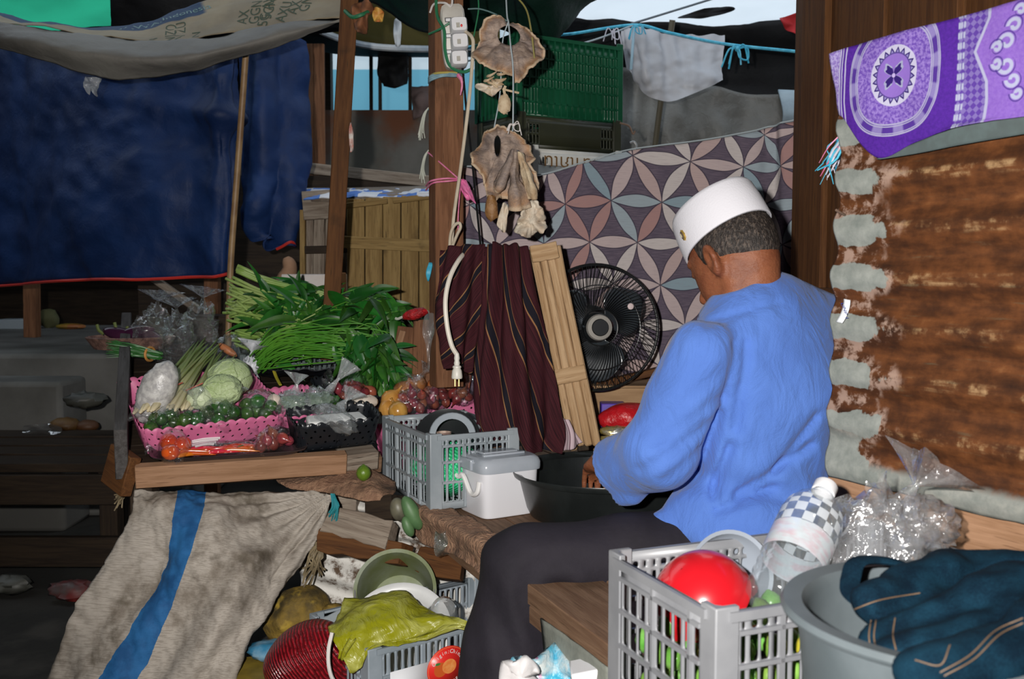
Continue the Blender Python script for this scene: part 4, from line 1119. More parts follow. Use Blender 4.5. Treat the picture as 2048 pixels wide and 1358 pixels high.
strip([PX((1026, 300, Yk), (1031, 300, Yk - .01), (1036, 300, Yk)), PX((1020, 345, Yk), (1030, 350, Yk - .025), (1038, 355, Yk)), PX((1018, 385, Yk), (1034, 380, Yk - .03), (1052, 382, Yk)), PX((1020, 420, Yk), (1042, 422, Yk - .02), (1062, 415, Yk))], 'long dried strip hanging down the middle of the lower skin', SKINFISH, seed=3)
strip([PX((1032, 302, Yk), (1040, 304, Yk - .01), (1046, 306, Yk)), PX((1040, 335, Yk), (1052, 340, Yk - .02), (1062, 348, Yk)), PX((1046, 370, Yk), (1062, 372, Yk - .03), (1076, 384, Yk)), PX((1052, 398, Yk), (1066, 400, Yk - .02), (1078, 396, Yk))], 'dried strip slanting right over the lower skin', DRY, seed=6)
b = flap([(1062, 400), (1076, 408), (1090, 432), (1092, 452), (1088, 466), (1074, 462), (1060, 474), (1046, 472), (1028, 464), (1034, 446), (1042, 428), (1050, 412)], 2.64, 0.022, 10, 90, seed=9, fr=26, rag=0.007)
one('dried_fish_piece', b, DRYW, 'white torn piece of dried fish, lowest at right', 'dried fish', group='pieces of dried fish', thick=0.005, smooth=60)
b = flap([(1008, 405), (1016, 415), (1014, 440), (1010, 464), (1004, 462), (994, 448), (1000, 425)], 2.645, 0.008, 6, 40, seed=12, fr=22)
one('dried_fish_piece', b, DRYW, 'narrow pale piece of dried fish between the brown lump and white piece', 'dried fish', group='pieces of dried fish', thick=0.004, smooth=60)
b = MB(); b.ell(P(983, 416, 2.65), (0.017, 0.012, 0.034), 14, 10, fn=lambda d: 1 + 0.28 * fbm(d * 3)); one('dried_fish_lump', b, DRYB, 'dark brown shiny lump of dried fish at lower left', 'dried fish', group='pieces of dried fish')
rd = random.Random(11); b = MB()
for i in range(12):
    x0, y0 = rd.uniform(968, 1002), rd.uniform(145, 178); a = rd.uniform(-0.6, 0.9)
    b.tube(spline(PX((x0, y0, 2.66), (x0 + 8 * cos(a), y0 + 8 * sin(a) + 2, 2.645), (x0 + 22 * cos(a), y0 + 18 * sin(a), 2.655)), 8), [0.003, 0.004, 0.0045, 0.004, 0.0035, 0.003, 0.003, 0.002, 0.0015], 6)
bo_ = thing('dried_bones', 'tangle of pale dried fish bones below the upper skin', 'dried fish', P(985, 190, 2.66))
mk('bones', b, DRY, bo_, kind='stuff')
b = flap([(950, 172), (965, 168), (985, 172), (1000, 166), (1004, 176), (992, 188), (980, 192), (966, 184)], 2.655, 0.012, 6, 40, seed=3, fr=25); mk('fin', b, DRYW, bo_, thick=0.004, smooth=60)
b = MB(); b.tube(spline(PX((1005, 178, 2.66), (1020, 182, 2.66), (1038, 186, 2.66)), 8), 0.003, 6); mk('bone', b, DRY, bo_)
b = MB(); b.ell(P(1009, 209, 2.655), (0.017, 0.010, 0.026), 14, 10, fn=lambda d: 1 + 0.25 * fbm(d * 3 + V3(5, 0, 0))); b.tube(spline(PX((1010, 190, 2.655), (1008, 180, 2.655), (1011, 172, 2.655)), 6), 0.004, 6)
one('dried_fish_piece', b, DRY, 'small dried fish head dangling alone on its string', 'dried fish', group='pieces of dried fish')
st = thing('hanging_strings', 'pale strings holding up the dried fish', 'string', P(1020, 270, 2.65))
b = MB(); b.tube(spline(PX((1011, -30, 2.7), (1014, 30, 2.66), (1017, 46, 2.65), (1021, 90, 2.63), (1026, 140, 2.63), (1026, 244, 2.64), (1025, 262, 2.63)), 50), 0.0022, 6); mk('string', b, STRING, st)
b = MB(); b.tube(spline(PX((1016, 45, 2.65), (1005, 85, 2.66), (1000, 185, 2.67), (988, 258, 2.66)), 24), 0.0018, 6); mk('string', b, STRING, st)
b = MB(); b.tube(spline(PX((936, 18, 2.7), (960, 18, 2.69), (990, 28, 2.67), (1014, 42, 2.655)), 20), 0.002, 6); mk('string', b, pm('grey_green_twine', (0.12, 0.20, 0.20)), st)
b = MB(); b.tube(spline(PX((956, -10, 2.72), (957, 20, 2.72), (950, 60, 2.74), (947, 75, 2.75)), 20), 0.002, 6); mk('string', b, TWINE_GREEN, st)
b = MB(); b.tube(spline(PX((1030, -10, 2.7), (1052, 18, 2.68), (1062, 60, 2.645), (1069, 118, 2.64)), 24), 0.0024, 6); mk('string', b, pm('ochre_twine', (0.25, 0.22, 0.06)), st)
knot(st, 1027, 250, 2.635, 0.028, pm('white_twine', (0.66, 0.62, 0.60)), 4)
b = MB(); b.tube(spline(PX((925, 135, 2.78), (933, 220, 2.8), (942, 300, 2.82), (950, 380, 2.83), (962, 500, 2.84)), 30), 0.0035, 6)
one('black_cable', b, BLACK_PL, 'thin black cable hanging beside the square post', 'cable')

# ------------------------------------------------------------------ stack of hanging crates
GR = pm('green_crate_plastic', (0.008, 0.10, 0.045), (0.005, 0.07, 0.03), 6, rough=0.35)
OL = pm('olive_crate_plastic', (0.035, 0.038, 0.018), (0.022, 0.024, 0.012), 5, rough=0.5)
WH = pm('white_crate_plastic', (0.66, 0.66, 0.63), (0.56, 0.55, 0.50), 6, rough=0.45)
rx = V3(0.85, 0.527, 0); sy_ = V3(-0.527, 0.85, 0)
def gmat(c0, L, W, z0): return frame(rx, sy_, V3(0, 0, 1), c0 + rx * L / 2 + sy_ * W / 2 + V3(0, 0, z0 - c0.z))
C0 = P(1034, 229, 3.3)
slot = (0.0022, 0.004, 0.5)
crate('green_crate', 'dark green plastic crate with ribs and slots hung up behind the fish', gmat(C0, 0.43, 0.27, C0.z), 0.43, 0.27, 0.262, GR,
      [(0.028, None), (0.032, slot, (0.0, 0.22)), (0.034, slot, (0, 0.22)), (0.03, slot, (0.0, 0.10)), (0.03, slot), (0.05, slot, (0.16, 0.84)), (0.04, slot, (0.16, 0.84))],
      [(0.028, None), (0.2, None)], pitch=0.0125, rib=2, post=0.02, thick=0.003)
C1 = P(1036, 296, 3.3)
crate('olive_crate', 'dark olive crate with slots stacked below the green crate', gmat(C1, 0.42, 0.26, C1.z), 0.42, 0.26, 0.108, OL,
      [(0.01, None), (0.035, slot, (0.13, 0.84)), (0.036, slot, (0.13, 0.84))], [(0.01, None), (0.09, None)], pitch=0.0135, rib=40, post=0.03, thick=0.003, bars=False)
C2 = P(1066, 400, 3.29)
wc = crate('white_crate', 'white crate with cut lettering stacked lowest under the olive crate', gmat(C2, 0.36, 0.22, C2.z), 0.36, 0.22, 0.168, WH, [(0.01, None), (0.03, slot, (0.12, 0.86))], [(0.01, None), (0.1, None)], pitch=0.0135, rib=40, post=0.02, thick=0.003, bars=False)
tbm = text_mb('เนนาโภเน', 0.062, lambda x, y: V3(-x * 1.15 - 0.01, -0.11 - 0.0032, 0.128 - y))
mk('lettering', tbm, pm('crate_lettering', (0.16, 0.08, 0.02)), wc, local=True, smooth=None)
# hooks carrying the crates
hk = thing('wire_hook', 'bent metal hook at the right end of the crates', 'hook', P(1262, 260, 3.5))
b = MB(); b.tube(spline(PX((1252, 310, 3.5), (1264, 304, 3.5), (1272, 292, 3.5), (1268, 284, 3.5), (1260, 286, 3.5)), 16), 0.004, 8); mk('hook', b, pm('steel', (0.6, 0.6, 0.6), metal=0.8, rough=0.35), hk)
b = MB(); b.tube(spline(PX((1240, 246, 3.5), (1258, 252, 3.49), (1266, 268, 3.48), (1270, 262, 3.48)), 12), 0.0035, 8); mk('wire', b, pm('rusty_nail', (0.16, 0.10, 0.07)), hk)

# ------------------------------------------------------------------ curtain printed with overlapping petals
M = MatB('petal_print'); ux, uy, _ = M.xyz(M.tc('UV'))
wv = M.noise(M.tc('UV'), 5.0, 2)
x = ux + (wv - 0.5) * 0.02; y = uy + (M.noise(M.mapping(M.tc('UV'), (1, 1, 1), loc=(3, 5, 0)), 5.0, 2) - 0.5) * 0.02
a_ = 0.145; h_ = a_ * sqrt(3) / 2
grain = M.noise(M.mapping(M.tc('UV'), (6, 60, 1)), 5, 3)
base = M.mix(grain.ss(0.35, 0.7), (0.085, 0.068, 0.098), (0.135, 0.105, 0.14))
c = base; line = None
for k in range(3):
    ca, sa = cos(radians(60 * k)), sin(radians(60 * k))
    X = x * ca + y * sa; Y_ = y * ca - x * sa
    r = (Y_ / h_ + 0.5).floor(); yy = Y_ - r * h_
    xs = X / a_ - r * 0.5; i = xs.floor(); xx = (xs - i - 0.5) * a_
    lens = ((a_ * a_) - xx * xx).max(0.0).sqrt() - a_ * sqrt(3) / 2 - yy.abs()
    rid = M.white(i * 1.37 + r * 57.31 + k * 131.7)
    pc = M.ramp(rid, [(0.0, (0.47, 0.38, 0.38)), (0.24, (0.23, 0.31, 0.36)), (0.44, (0.52, 0.47, 0.46)), (0.66, (0.36, 0.21, 0.20)), (0.78, (0.30, 0.36, 0.40)), (0.90, (0.44, 0.33, 0.32))], True)
    pc = M.mix(grain.ss(0.45, 0.75) * 0.25, pc, (0.20, 0.16, 0.19))
    c = M.mix(lens.ss(-0.0005, 0.0010), c, pc)
    ln = 1.0 - (lens.abs()).ss(0.0009, 0.0022)
    line = ln if line is None else line.max(ln)
    ribm = (1.0 - yy.abs().ss(0.0003, 0.0014)) * lens.gt(0) * 0.0
c = M.mix(line * 0.85, c, (0.035, 0.028, 0.05))
M.col(c); M.set(Roughness=0.8); M.b.inputs['Specular IOR Level'].default_value = 0.2
M.bump(M.noise(M.tc('Object'), 30, 4), 0.15, 0.004); PETAL = M.m
LP = P(1276, 485, 3.05)
rows = [PX((916, 334, 2.98), (960, 338, 3.0), (1010, 346, 3.03), (1080, 352, 3.05), (1170, 326, 3.07), (1260, 302, 3.08), (1400, 284, 3.05), (1510, 264, 2.98), (1560, 250, 2.93), (1602, 236, 2.87)),
        PX((912, 420, 2.98), (960, 420, 3.0), (1010, 430, 3.03), (1080, 440, 3.05), (1170, 430, 3.05), (1260, 420, 3.06), (1400, 410, 3.05), (1510, 400, 2.98), (1566, 390, 2.93), (1626, 380, 2.85)),
        PX((916, 560, 2.98), (960, 560, 3.02), (1010, 560, 3.04), (1080, 560, 3.05), (1170, 560, 3.05), (1260, 560, 3.05), (1400, 560, 3.04), (1510, 560, 2.98), (1570, 560, 2.92), (1636, 540, 2.84)),
        PX((920, 700, 2.98), (960, 700, 3.02), (1010, 700, 3.04), (1080, 700, 3.05), (1170, 700, 3.05), (1260, 700, 3.05), (1400, 700, 3.04), (1510, 700, 2.98), (1570, 700, 2.92), (1640, 690, 2.84)),
        PX((924, 790, 2.98), (960, 790, 3.02), (1010, 790, 3.04), (1080, 790, 3.05), (1170, 786, 3.05), (1260, 770, 3.05), (1400, 770, 3.04), (1510, 770, 2.98), (1570, 770, 2.92), (1640, 770, 2.84))]
def cw(u, v, p):
    sag = 0.016 * sin((v * 11 - 3.2 * (u - 0.5) ** 2 * 4)) * math.exp(-v * 4.5) * (1 if u < 0.85 else 0.5)
    rt = 0.014 * sin(u * 75 + v * 2) * max(0, (u - 0.72) / 0.28) + 0.012 * sin(u * 60 + v * 4) * max(0, (0.16 - u) / 0.16)
    return sag + rt + 0.012 * fbm(V3(p.x * 3, p.y, p.z * 3)) + 0.004 * fbm(V3(p.x * 12, p.y, p.z * 12))
mb, gf = cloth(rows, 130, 80, cw)
_f = patch(rows); mb.uv = []
for j in range(81):
    for i in range(131):
        u, v = i / 130, j / 80; p = _f(u, v)
        sx = p.x - LP.x + (0.05 * max(0, u - 0.8) / 0.2); sz = p.z - LP.z
        sz += 0.05 * math.exp(-v * 6) * sin(u * 9) + 0.03 * math.exp(-v * 5); sx += 0.03 * math.exp(-v * 6) * sin(u * 14 + 1)
        mb.uv.append((sx, sz))
one('patterned_curtain', mb, PETAL, 'grey purple curtain printed with overlapping leaf shapes behind the man', 'curtain', smooth=180, thick=0.0025)
b = MB(); b.tube([gf(i / 60, 0) + V3(0, 0, 0.004) for i in range(61)], 0.0022, 6)
b.tube(spline([gf(1, 0), P(1618, 225, 2.84), P(1650, 262, 2.76)], 12), 0.002, 6)
one('curtain_string', b, STRING, 'string along the top edge of the patterned curtain', 'string')

# ------------------------------------------------------------------ dark red striped sarong on a plank
M = MatB('striped_sarong'); ux, uy, _ = M.xyz(M.tc('UV'))
s = ux * 5.2; f = s.fract(); gl = M.noise(M.mapping(M.tc('UV'), (180, 4, 1)), 1.0, 2)
c = M.mix(gl.ss(0.4, 0.65), (0.060, 0.013, 0.018), (0.028, 0.007, 0.010))
c = M.mix(((ux * 90.0).fract()).lt(0.18) * 0.55, c, (0.010, 0.005, 0.008))
c = M.mix(((f - 0.28).abs()).lt(0.11), c, (0.011, 0.010, 0.016))
c = M.mix(((f - 0.17).abs()).lt(0.018) * 1.0, c, (0.28, 0.14, 0.06))
c = M.mix(((f - 0.385).abs()).lt(0.010), c, (0.20, 0.09, 0.04))
M.col(c); M.set(Roughness=0.85); M.b.inputs['Specular IOR Level'].default_value = 0.15
M.bump(M.noise(M.tc('Object'), 60, 3), 0.15, 0.003); SARONG = M.m
sg_ = thing('striped_sarong', 'dark red sarong with thin orange stripes draped over the plank', 'cloth', P(1000, 890, 2.5))
rows = [PX((880, 500, 2.70), (905, 492, 2.68), (935, 490, 2.66), (970, 488, 2.66)), PX((872, 580, 2.66), (900, 580, 2.64), (935, 575, 2.64), (965, 570, 2.66)),
        PX((868, 640, 2.66), (900, 645, 2.63), (935, 650, 2.65), (960, 650, 2.66)), PX((885, 700, 2.67), (910, 705, 2.64), (935, 712, 2.66), (950, 715, 2.68)), PX((892, 735, 2.68), (915, 742, 2.66), (935, 746, 2.67), (945, 748, 2.69))]
mb, gf = cloth(rows, 40, 50, lambda u, v, p: 0.010 * sin(u * 16 + v * 5) + 0.008 * fbm(p * 10))
mb.uv = [(u_ * 0.35 + v_ * 0.75, v_) for u_, v_ in mb.uv]
mk('back_fold', mb, SARONG, sg_, smooth=180, thick=0.003)
rows = [PX((965, 492, 2.66), (990, 486, 2.63), (1020, 488, 2.62), (1056, 492, 2.63)), PX((955, 600, 2.61), (990, 600, 2.57), (1030, 600, 2.56), (1078, 600, 2.60)),
        PX((945, 700, 2.58), (985, 705, 2.54), (1040, 705, 2.53), (1100, 705, 2.58)), PX((942, 790, 2.56), (990, 800, 2.51), (1050, 800, 2.50), (1114, 800, 2.56)),
        PX((952, 850, 2.55), (1000, 862, 2.50), (1060, 868, 2.50), (1122, 862, 2.55)), PX((980, 870, 2.56), (1020, 890, 2.52), (1070, 902, 2.51), (1112, 902, 2.55))]
def sar(u, v, p): return 0.020 * sin(u * 15 + v * 2.2 + 0.6 * sin(v * 5)) * (0.35 + 0.65 * v) + 0.008 * sin(u * 31 + v * 6) + 0.006 * fbm(p * 9)
mb, gf = cloth(rows, 70, 90, sar)
mb.uv = [(u_ * 0.62 - v_ * 0.25 + 0.7 + 0.02 * sin(v_ * 9), v_) for u_, v_ in mb.uv]
mk('front_fold', mb, SARONG, sg_, smooth=180, thick=0.003)
b = MB(); rows = [PX((1118, 835, 2.57), (1132, 840, 2.56), (1142, 850, 2.57)), PX((1124, 868, 2.56), (1142, 868, 2.55), (1158, 872, 2.57)), PX((1122, 902, 2.56), (1142, 898, 2.55), (1166, 884, 2.57))]
M = MatB('pale_striped_cloth'); ux, uy, _ = M.xyz(M.tc('UV')); M.col(M.mix(((ux * 7.0).fract()).lt(0.18), (0.55, 0.42, 0.46), (0.10, 0.04, 0.06))); M.set(Roughness=0.85)
mb, gf = cloth(rows, 16, 20, lambda u, v, p: 0.008 * sin(u * 9)); mk('pale_corner', mb, M.m, sg_, smooth=180, thick=0.003)

# ribbed plank leaning behind the sarong
lp = thing('leaning_plank', 'pale ribbed wooden plank leaning beside the sarong and fan', 'plank', P(1170, 895, 2.58))
pa, pb_ = P(1171, 896, 2.60), P(1089, 491, 2.66)
ax = (pb_ - pa).normalized(); sd = V3(0.94, 0.12, 0.15); sd = (sd - ax * sd.dot(ax)).normalized(); nn = ax.cross(sd).normalized()
if nn.y > 0: nn = -nn
Lp = (pb_ - pa).length
for k in range(4):
    o_ = sd * (-0.0315 + 0.021 * k)
    plank('strip', pa + o_ + ax * (0.004 * ((k * 5) % 3)), pb_ + o_ - ax * (0.006 * (k % 2)), 0.0205, 0.014 + 0.004 * (k % 2), W_PINE, lp, up=tuple(nn), jitter=0.0012, bevel=0.004)
for t, w in ((0.965, 0.045), (0.36, 0.04)):
    q = pa + ax * (Lp * t) + nn * 0.014; plank('cleat', q - sd * 0.043, q + sd * (0.03 if t > 0.5 else 0.038), w, 0.014, W_PINE, lp, up=tuple(nn), jitter=0.001)
q0 = pa - nn * 0.05; plank('prop', pa - nn * 0.03 + V3(0, 0, -0.01), P(1120, 560, 2.75), 0.03, 0.03, W_DARK, lp, up=(0, -1, 0))

# ------------------------------------------------------------------ fan
FC = P(1192, 655, 2.80); FR = 0.177
fn_dir = V3(0.10, -1, 0.06).normalized()
FM = align(fn_dir, o=FC, axis='Z')
fan = thing('standing_fan', 'black standing fan with a round wire cage beside the plank', 'fan', M=FM)
b = MB()
for k in range(84):
    a = 2 * pi * k / 84; pts = []
    for j in range(9):
        t = j / 8; r = 0.05 + (FR - 0.05) * t; aa = a + 0.42 * (1 - t) ** 1.3
        z = 0.058 - 0.052 * t ** 2.2
        pts.append(V3(r * cos(aa), r * sin(aa), z))
    b.tube(pts, 0.0010, 4)
for k in range(60):
    a = 2 * pi * k / 60; b.tube([V3((0.06 + (FR - 0.06) * t) * cos(a), (0.06 + (FR - 0.06) * t) * sin(a), -0.075 + 0.07 * t ** 2.0) for t in (0, .25, .5, .75, 1.0)], 0.0010, 4)
for r, z in ((0.118, 0.040), (0.05, 0.058)):
    b.tube([V3(r * cos(2 * pi * k / 48), r * sin(2 * pi * k / 48), z) for k in range(48)], 0.0016, 5, closed=True)
mk('cage_wires', b, BLACK_PL, fan, local=True, kind='stuff')
b = MB(); b.tube([V3(FR * cos(2 * pi * k / 72), FR * sin(2 * pi * k / 72), 0.002) for k in range(72)], 0.0045, 8, closed=True); mk('cage_rim', b, BLACK_PL, fan, local=True)
m_blade = film('smoky_blade', tint=(0.38, 0.42, 0.46), gloss=0.10, rough=0.25, haze=0.30, hazecol=(0.10, 0.12, 0.14), bump=0.05)
for k in range(3):
    b = MB(); a0 = 2 * pi * k / 3 + 0.55
    def bl(u, v):
        r = 0.035 + 0.118 * v; w = 0.30 + 0.62 * sin(pi * min(v * 0.85 + 0.1, 1)); a = a0 + (u - 0.5) * 2 * w * (0.9 if v < 0.9 else 0.8)
        r2 = r * (1 - 0.10 * (2 * u - 1) ** 2 * v)
        return V3(r2 * cos(a), r2 * sin(a), 0.0 + (u - 0.5) * 0.055)
    b.grid(bl, 12, 12); mk('blade', b, m_blade, fan, local=True, thick=0.002, smooth=180)
b = MB(); b.lathe([(0.001, 0.030), (0.030, 0.029), (0.042, 0.018), (0.045, -0.02), (0.001, -0.02)], 28); mk('hub', b, BLACK_PL, fan, local=True)
b = MB(); b.lathe([(0.001, 0.068), (0.022, 0.068), (0.0235, 0.064), (0.024, 0.058), (0.001, 0.058)], 28); mk('badge', b, BLACK_PL, fan, local=True)
b = MB(); b.lathe([(0.024, 0.066), (0.034, 0.060), (0.037, 0.050), (0.024, 0.050)], 28); mk('badge_ring', b, pm('grey_ring', (0.36, 0.34, 0.31), rough=0.35), fan, local=True)
b = MB(); b.lathe([(0.001, -0.21), (0.04, -0.20), (0.062, -0.17), (0.066, -0.09), (0.05, -0.075), (0.001, -0.07)], 24); mk('motor', b, BLACK_PL, fan, local=True)
b = MB(); b.ell((0.088, 0.058, 0.052), (0.009, 0.009, 0.002), 12, 6); mk('sticker', b, pm('pink_sticker', (0.62, 0.50, 0.50)), fan, local=True)
iz = FM.inverted()
b = MB(); base_w = V3(FC.x + 0.012, FC.y + 0.14, ZP)
b.tube([iz @ (V3(FC.x + 0.010, FC.y + 0.13, FC.z - 0.05)), iz @ (base_w + V3(0, 0, 0.02))], 0.013, 12); mk('stem', b, BLACK_PL, fan, local=True)
b = MB(); b.lathe([(0.001, 0.03), (0.03, 0.028), (0.10, 0.012), (0.105, 0.0), (0.001, 0.0)], 28, M=iz.to_3x3().to_4x4() if False else None)
b.v = [iz @ (v + base_w) for v in b.v]; mk('foot', b, BLACK_PL, fan, local=True)

# boxes and bags on the platform behind the fan
cb = thing('cardboard_box', 'brown cardboard box standing behind the fan', 'box', P(1250, 840, 2.95))
bc = P(1258, 800, 2.97); b = MB(); b.box((bc.x, bc.y, ZP + 0.13), (0.15, 0.06, 0.13)); mk('body', b, pm('cardboard', (0.40, 0.25, 0.13), (0.30, 0.18, 0.09), 6, stretch=(1, 1, 6), rough=0.8), cb, bevel=0.003)
b = MB(); b.box((bc.x, bc.y - 0.02, ZP + 0.262), (0.152, 0.085, 0.003)); mk('flap', b, MATS['cardboard'], cb)
lowb = plank('dark_shelf', P(1195, 770, 2.93) , P(1330, 738, 2.90), 0.05, 0.02, W_BROWN, None); tag(lowb, 'dark brown shelf strip at the foot of the patterned curtain', 'shelf')
b = MB(); q = P(1225, 815, 2.86); b.box((q.x, q.y, q.z - 0.03), (0.035, 0.03, 0.045)); one('purple_box', b, pm('purple_card', (0.10, 0.05, 0.40), rough=0.4), 'small purple box behind the red plastic bag', 'box', bevel=0.003)
c_ = P(1258, 836, 2.80)
rb = blob(lambda p: s_ell(p + 0.012 * np.stack([npn(p, 30), npn(p, 28, 2), npn(p, 31, 4)], 1), c_, (0.09, 0.05, 0.045)), np.array(c_) - 0.13, np.array(c_) + 0.13, 0.007)
one('red_plastic_bag', rb, pm('red_film', (0.60, 0.012, 0.02), (0.42, 0.01, 0.015), 20, rough=0.3, coat=0.4, bump=0.6), 'shiny red plastic bag between the plank and the man', 'plastic bag', smooth=180)
m_foil = pm('foil_gold', (0.75, 0.55, 0.08), (0.62, 0.66, 0.70), 12, metal=0.7, rough=0.25, bump=0.8, bscale=30)
for i, (x, y, lab) in enumerate(((1228, 862, 'upper crumpled gold and silver foil packet left of the sleeve'), (1222, 882, 'lower crumpled gold foil packet left of the sleeve'))):
    c_ = P(x, y, 2.70 - 0.03 * i); pb2 = MB(); pb2.ell(c_, (0.045, 0.03, 0.014), 20, 12, fn=lambda d, k=i: 1 + 0.25 * fbm(d * 3.5 + V3(k * 5, 0, 0)))
    one('foil_packet', pb2, m_foil, lab, 'packet', group='foil packets', smooth=60)

# ------------------------------------------------------------------ purple printed cloth over the corrugated sheet
def stp(px, py, off=0.02): return PWst(px, py, off)
cx, cy = stp(1797, 152); rxo = abs(stp(1843, 152)[0] - stp(1752, 152)[0]) / 2; ryo = abs(stp(1797, 92)[1] - stp(1797, 216)[1]) / 2
M = MatB('purple_print'); ux, uy, _ = M.xyz(M.tc('UV'))
X = (ux - cx) / rxo; Y_ = (uy - cy) / ryo
rho = (X * X + Y_ * Y_).sqrt(); th = Y_.atan2(X)
tex = M.noise(M.tc('UV'), 190, 3, 0.7)
PUR, LIL, WHI, DRK = (0.072, 0.022, 0.259), (0.216, 0.122, 0.446), (0.446, 0.432, 0.576), (0.025, 0.009, 0.122)
ground_c = M.mix(tex.ss(0.35, 0.65), (0.083, 0.020, 0.288), (0.061, 0.016, 0.230))
c = ground_c
# big squarish ring
r4 = ((X * X * X * X) + (Y_ * Y_ * Y_ * Y_)).pow(0.25) * 0.55 + rho * 0.45
inner_c = M.mix(tex.ss(0.40, 0.60), (0.115, 0.054, 0.331), (0.259, 0.173, 0.490))
c = M.mix(r4.lt(1.92), c, M.mix((th * 12.0).sin().ss(-0.2, 0.4), (0.072, 0.029, 0.245), (0.216, 0.173, 0.403)))
c = M.mix(r4.lt(1.60), c, inner_c)
for rr, w in ((1.92, 0.030), (1.86, 0.02), (1.64, 0.022), (1.57, 0.030)):
    c = M.mix(1.0 - (r4 - rr).abs().ss(w * 0.6, w), c, (0.331, 0.317, 0.475))
c = M.mix(rho.lt(0.98), c, WHI)
zig = ((th * (20 / (2 * pi))).fract() - 0.5).abs() * 2.0
c = M.mix((rho + zig * 0.20).lt(0.92) * rho.gt(0.70), c, DRK)
c = M.mix((rho + zig * 0.20).lt(0.84) * rho.gt(0.70), c, (0.216, 0.187, 0.418))
c = M.mix(rho.lt(0.70), c, LIL)
c = M.mix(1.0 - (rho - 0.72).abs().ss(0.012, 0.03), c, (0.072, 0.043, 0.216))
pet = (th * 2.0 + pi / 2).cos().abs()
fl1 = rho.lt(0.05 + 0.50 * 1.0) * ((th * 2.0).sin().abs() * 0.52 + (th * 14.0).cos() * 0.035 - rho).gt(0.0)
c = M.mix(fl1, c, (0.288, 0.302, 0.446))
fl2 = ((th * 2.0).sin().abs() * 0.42 + (th * 14.0).cos() * 0.04 - rho).gt(0.0)
c = M.mix(fl2, c, DRK); c = M.mix(rho.lt(0.07), c, (0.396, 0.324, 0.576))
# left border bands and right border with curved frame
sL, sR = stp(1660, 105)[0], stp(1925, 130)[0]
lb0 = ux - sL
c = M.mix(lb0.lt(0.034), c, M.mix(tex.ss(0.45, 0.55), (0.216, 0.144, 0.432), (0.374, 0.317, 0.576)))
for q, w in ((0.036, 0.0016), (0.041, 0.0012), (0.048, 0.0016)): c = M.mix(1.0 - (lb0 - q).abs().ss(w * .6, w * 1.2), c, (0.418, 0.396, 0.576))
rb0 = ux - sR
hat = M.mix(((ux * 300.0 + uy * 300.0).sin() * (ux * 300.0 - uy * 300.0).sin()).gt(0.0), (0.094, 0.043, 0.288), (0.180, 0.130, 0.374))
c = M.mix(rb0.gt(0.0), c, hat)
for q in (0.000, 0.004, 0.009): c = M.mix((1.0 - (rb0 - q).abs().ss(0.0012, 0.0024)) * ((uy * 420.0).sin()).ss(-0.9, 0.2), c, (0.360, 0.374, 0.518))
c0y = stp(1940, 110)[1]; sC = stp(1965, 110)[0] - sR
bx_ = rb0 - (sC - (((uy - c0y) * 26.0).abs() * -1.0).max(-1.1).pow(2.0) * 0.0) - ((uy - c0y).abs().min(0.045) * 0.45) + 0.004
c = M.mix(bx_.gt(0.0), c, M.mix(tex.ss(0.3, 0.7), (0.194, 0.094, 0.432), (0.238, 0.130, 0.475)))
c = M.mix(1.0 - (bx_).abs().ss(0.0016, 0.0034), c, (0.360, 0.360, 0.518))
# scroll ornament at the right
ox, oy = stp(2040, 105)
X2 = (ux - ox) / 0.05; Y2 = ((uy - oy) / 0.05).abs()
for qx, qy, rr in ((-0.25, 0.32, 0.26), (-0.05, 0.75, 0.22), (-0.55, 0.22, 0.16), (0.1, 1.15, 0.16)):
    dd = ((X2 - qx) * (X2 - qx) + (Y2 - qy) * (Y2 - qy)).sqrt(); aa = (Y2 - qy).atan2(X2 - qx)
    spi = (dd - rr * (0.62 + aa * 0.10)).abs()
    c = M.mix((1.0 - spi.ss(0.035, 0.075)) * bx_.gt(0.004), c, (0.374, 0.389, 0.547))
    c = M.mix((1.0 - (spi - 0.10).abs().ss(0.01, 0.03)) * dd.gt(rr) * bx_.gt(0.004) * 0.8, c, (0.043, 0.022, 0.187))
M.col(c); M.set(Roughness=0.5); M.b.inputs['Specular IOR Level'].default_value = 0.3
M.bump(tex, 0.3, 0.002); PURP = M.m
pc_ = thing('purple_cloth', 'purple printed plastic cloth with a round medallion on the corrugated sheet', 'cloth', PW(1850, 300, 0.03))
def PO(rows): return [[PW(x, y, o) for x, y, o in r] for r in rows]
rows = PO([[(1659, 108, .03), (1700, 94, .028), (1800, 64, .028), (1920, 34, .028), (2060, -8, .028), (2200, -60, .028)],
           [(1664, 150, .032), (1704, 150, .034), (1800, 140, .03), (1920, 110, .03), (2060, 80, .03), (2200, 40, .03)],
           [(1672, 195, .032), (1716, 205, .034), (1800, 215, .03), (1920, 190, .03), (2060, 160, .03), (2200, 130, .03)],
           [(1678, 226, .03), (1745, 250, .03), (1815, 272, .03), (1920, 240, .034), (2060, 218, .03), (2200, 200, .03)],
           [(1682, 229, .028), (1750, 314, .026), (1830, 285, .026), (1920, 252, .04), (2060, 232, .03), (2200, 215, .03)]])
mb, gf = cloth(rows, 60, 40, lambda u, v, p: 0.003 * fbm(p * 14))
mb.uv = [((p - W0).dot(WD), p.z) for p in mb.v]
mk('printed_face', mb, PURP, pc_, smooth=180, thick=0.0015)
rows = PO([[(1752, 318, .022), (1830, 286, .022), (1920, 250, .024), (2060, 228, .022), (2200, 208, .022)], [(1760, 319, .022), (1840, 306, .02), (1920, 290, .02), (2060, 266, .02), (2200, 240, .02)]])
mb, gf = cloth(rows, 30, 6); mk('grey_backing', mb, pm('grey_backing', (0.085, 0.115, 0.115), (0.07, 0.09, 0.09), 30, rough=0.6), pc_, smooth=180, thick=0.0015)

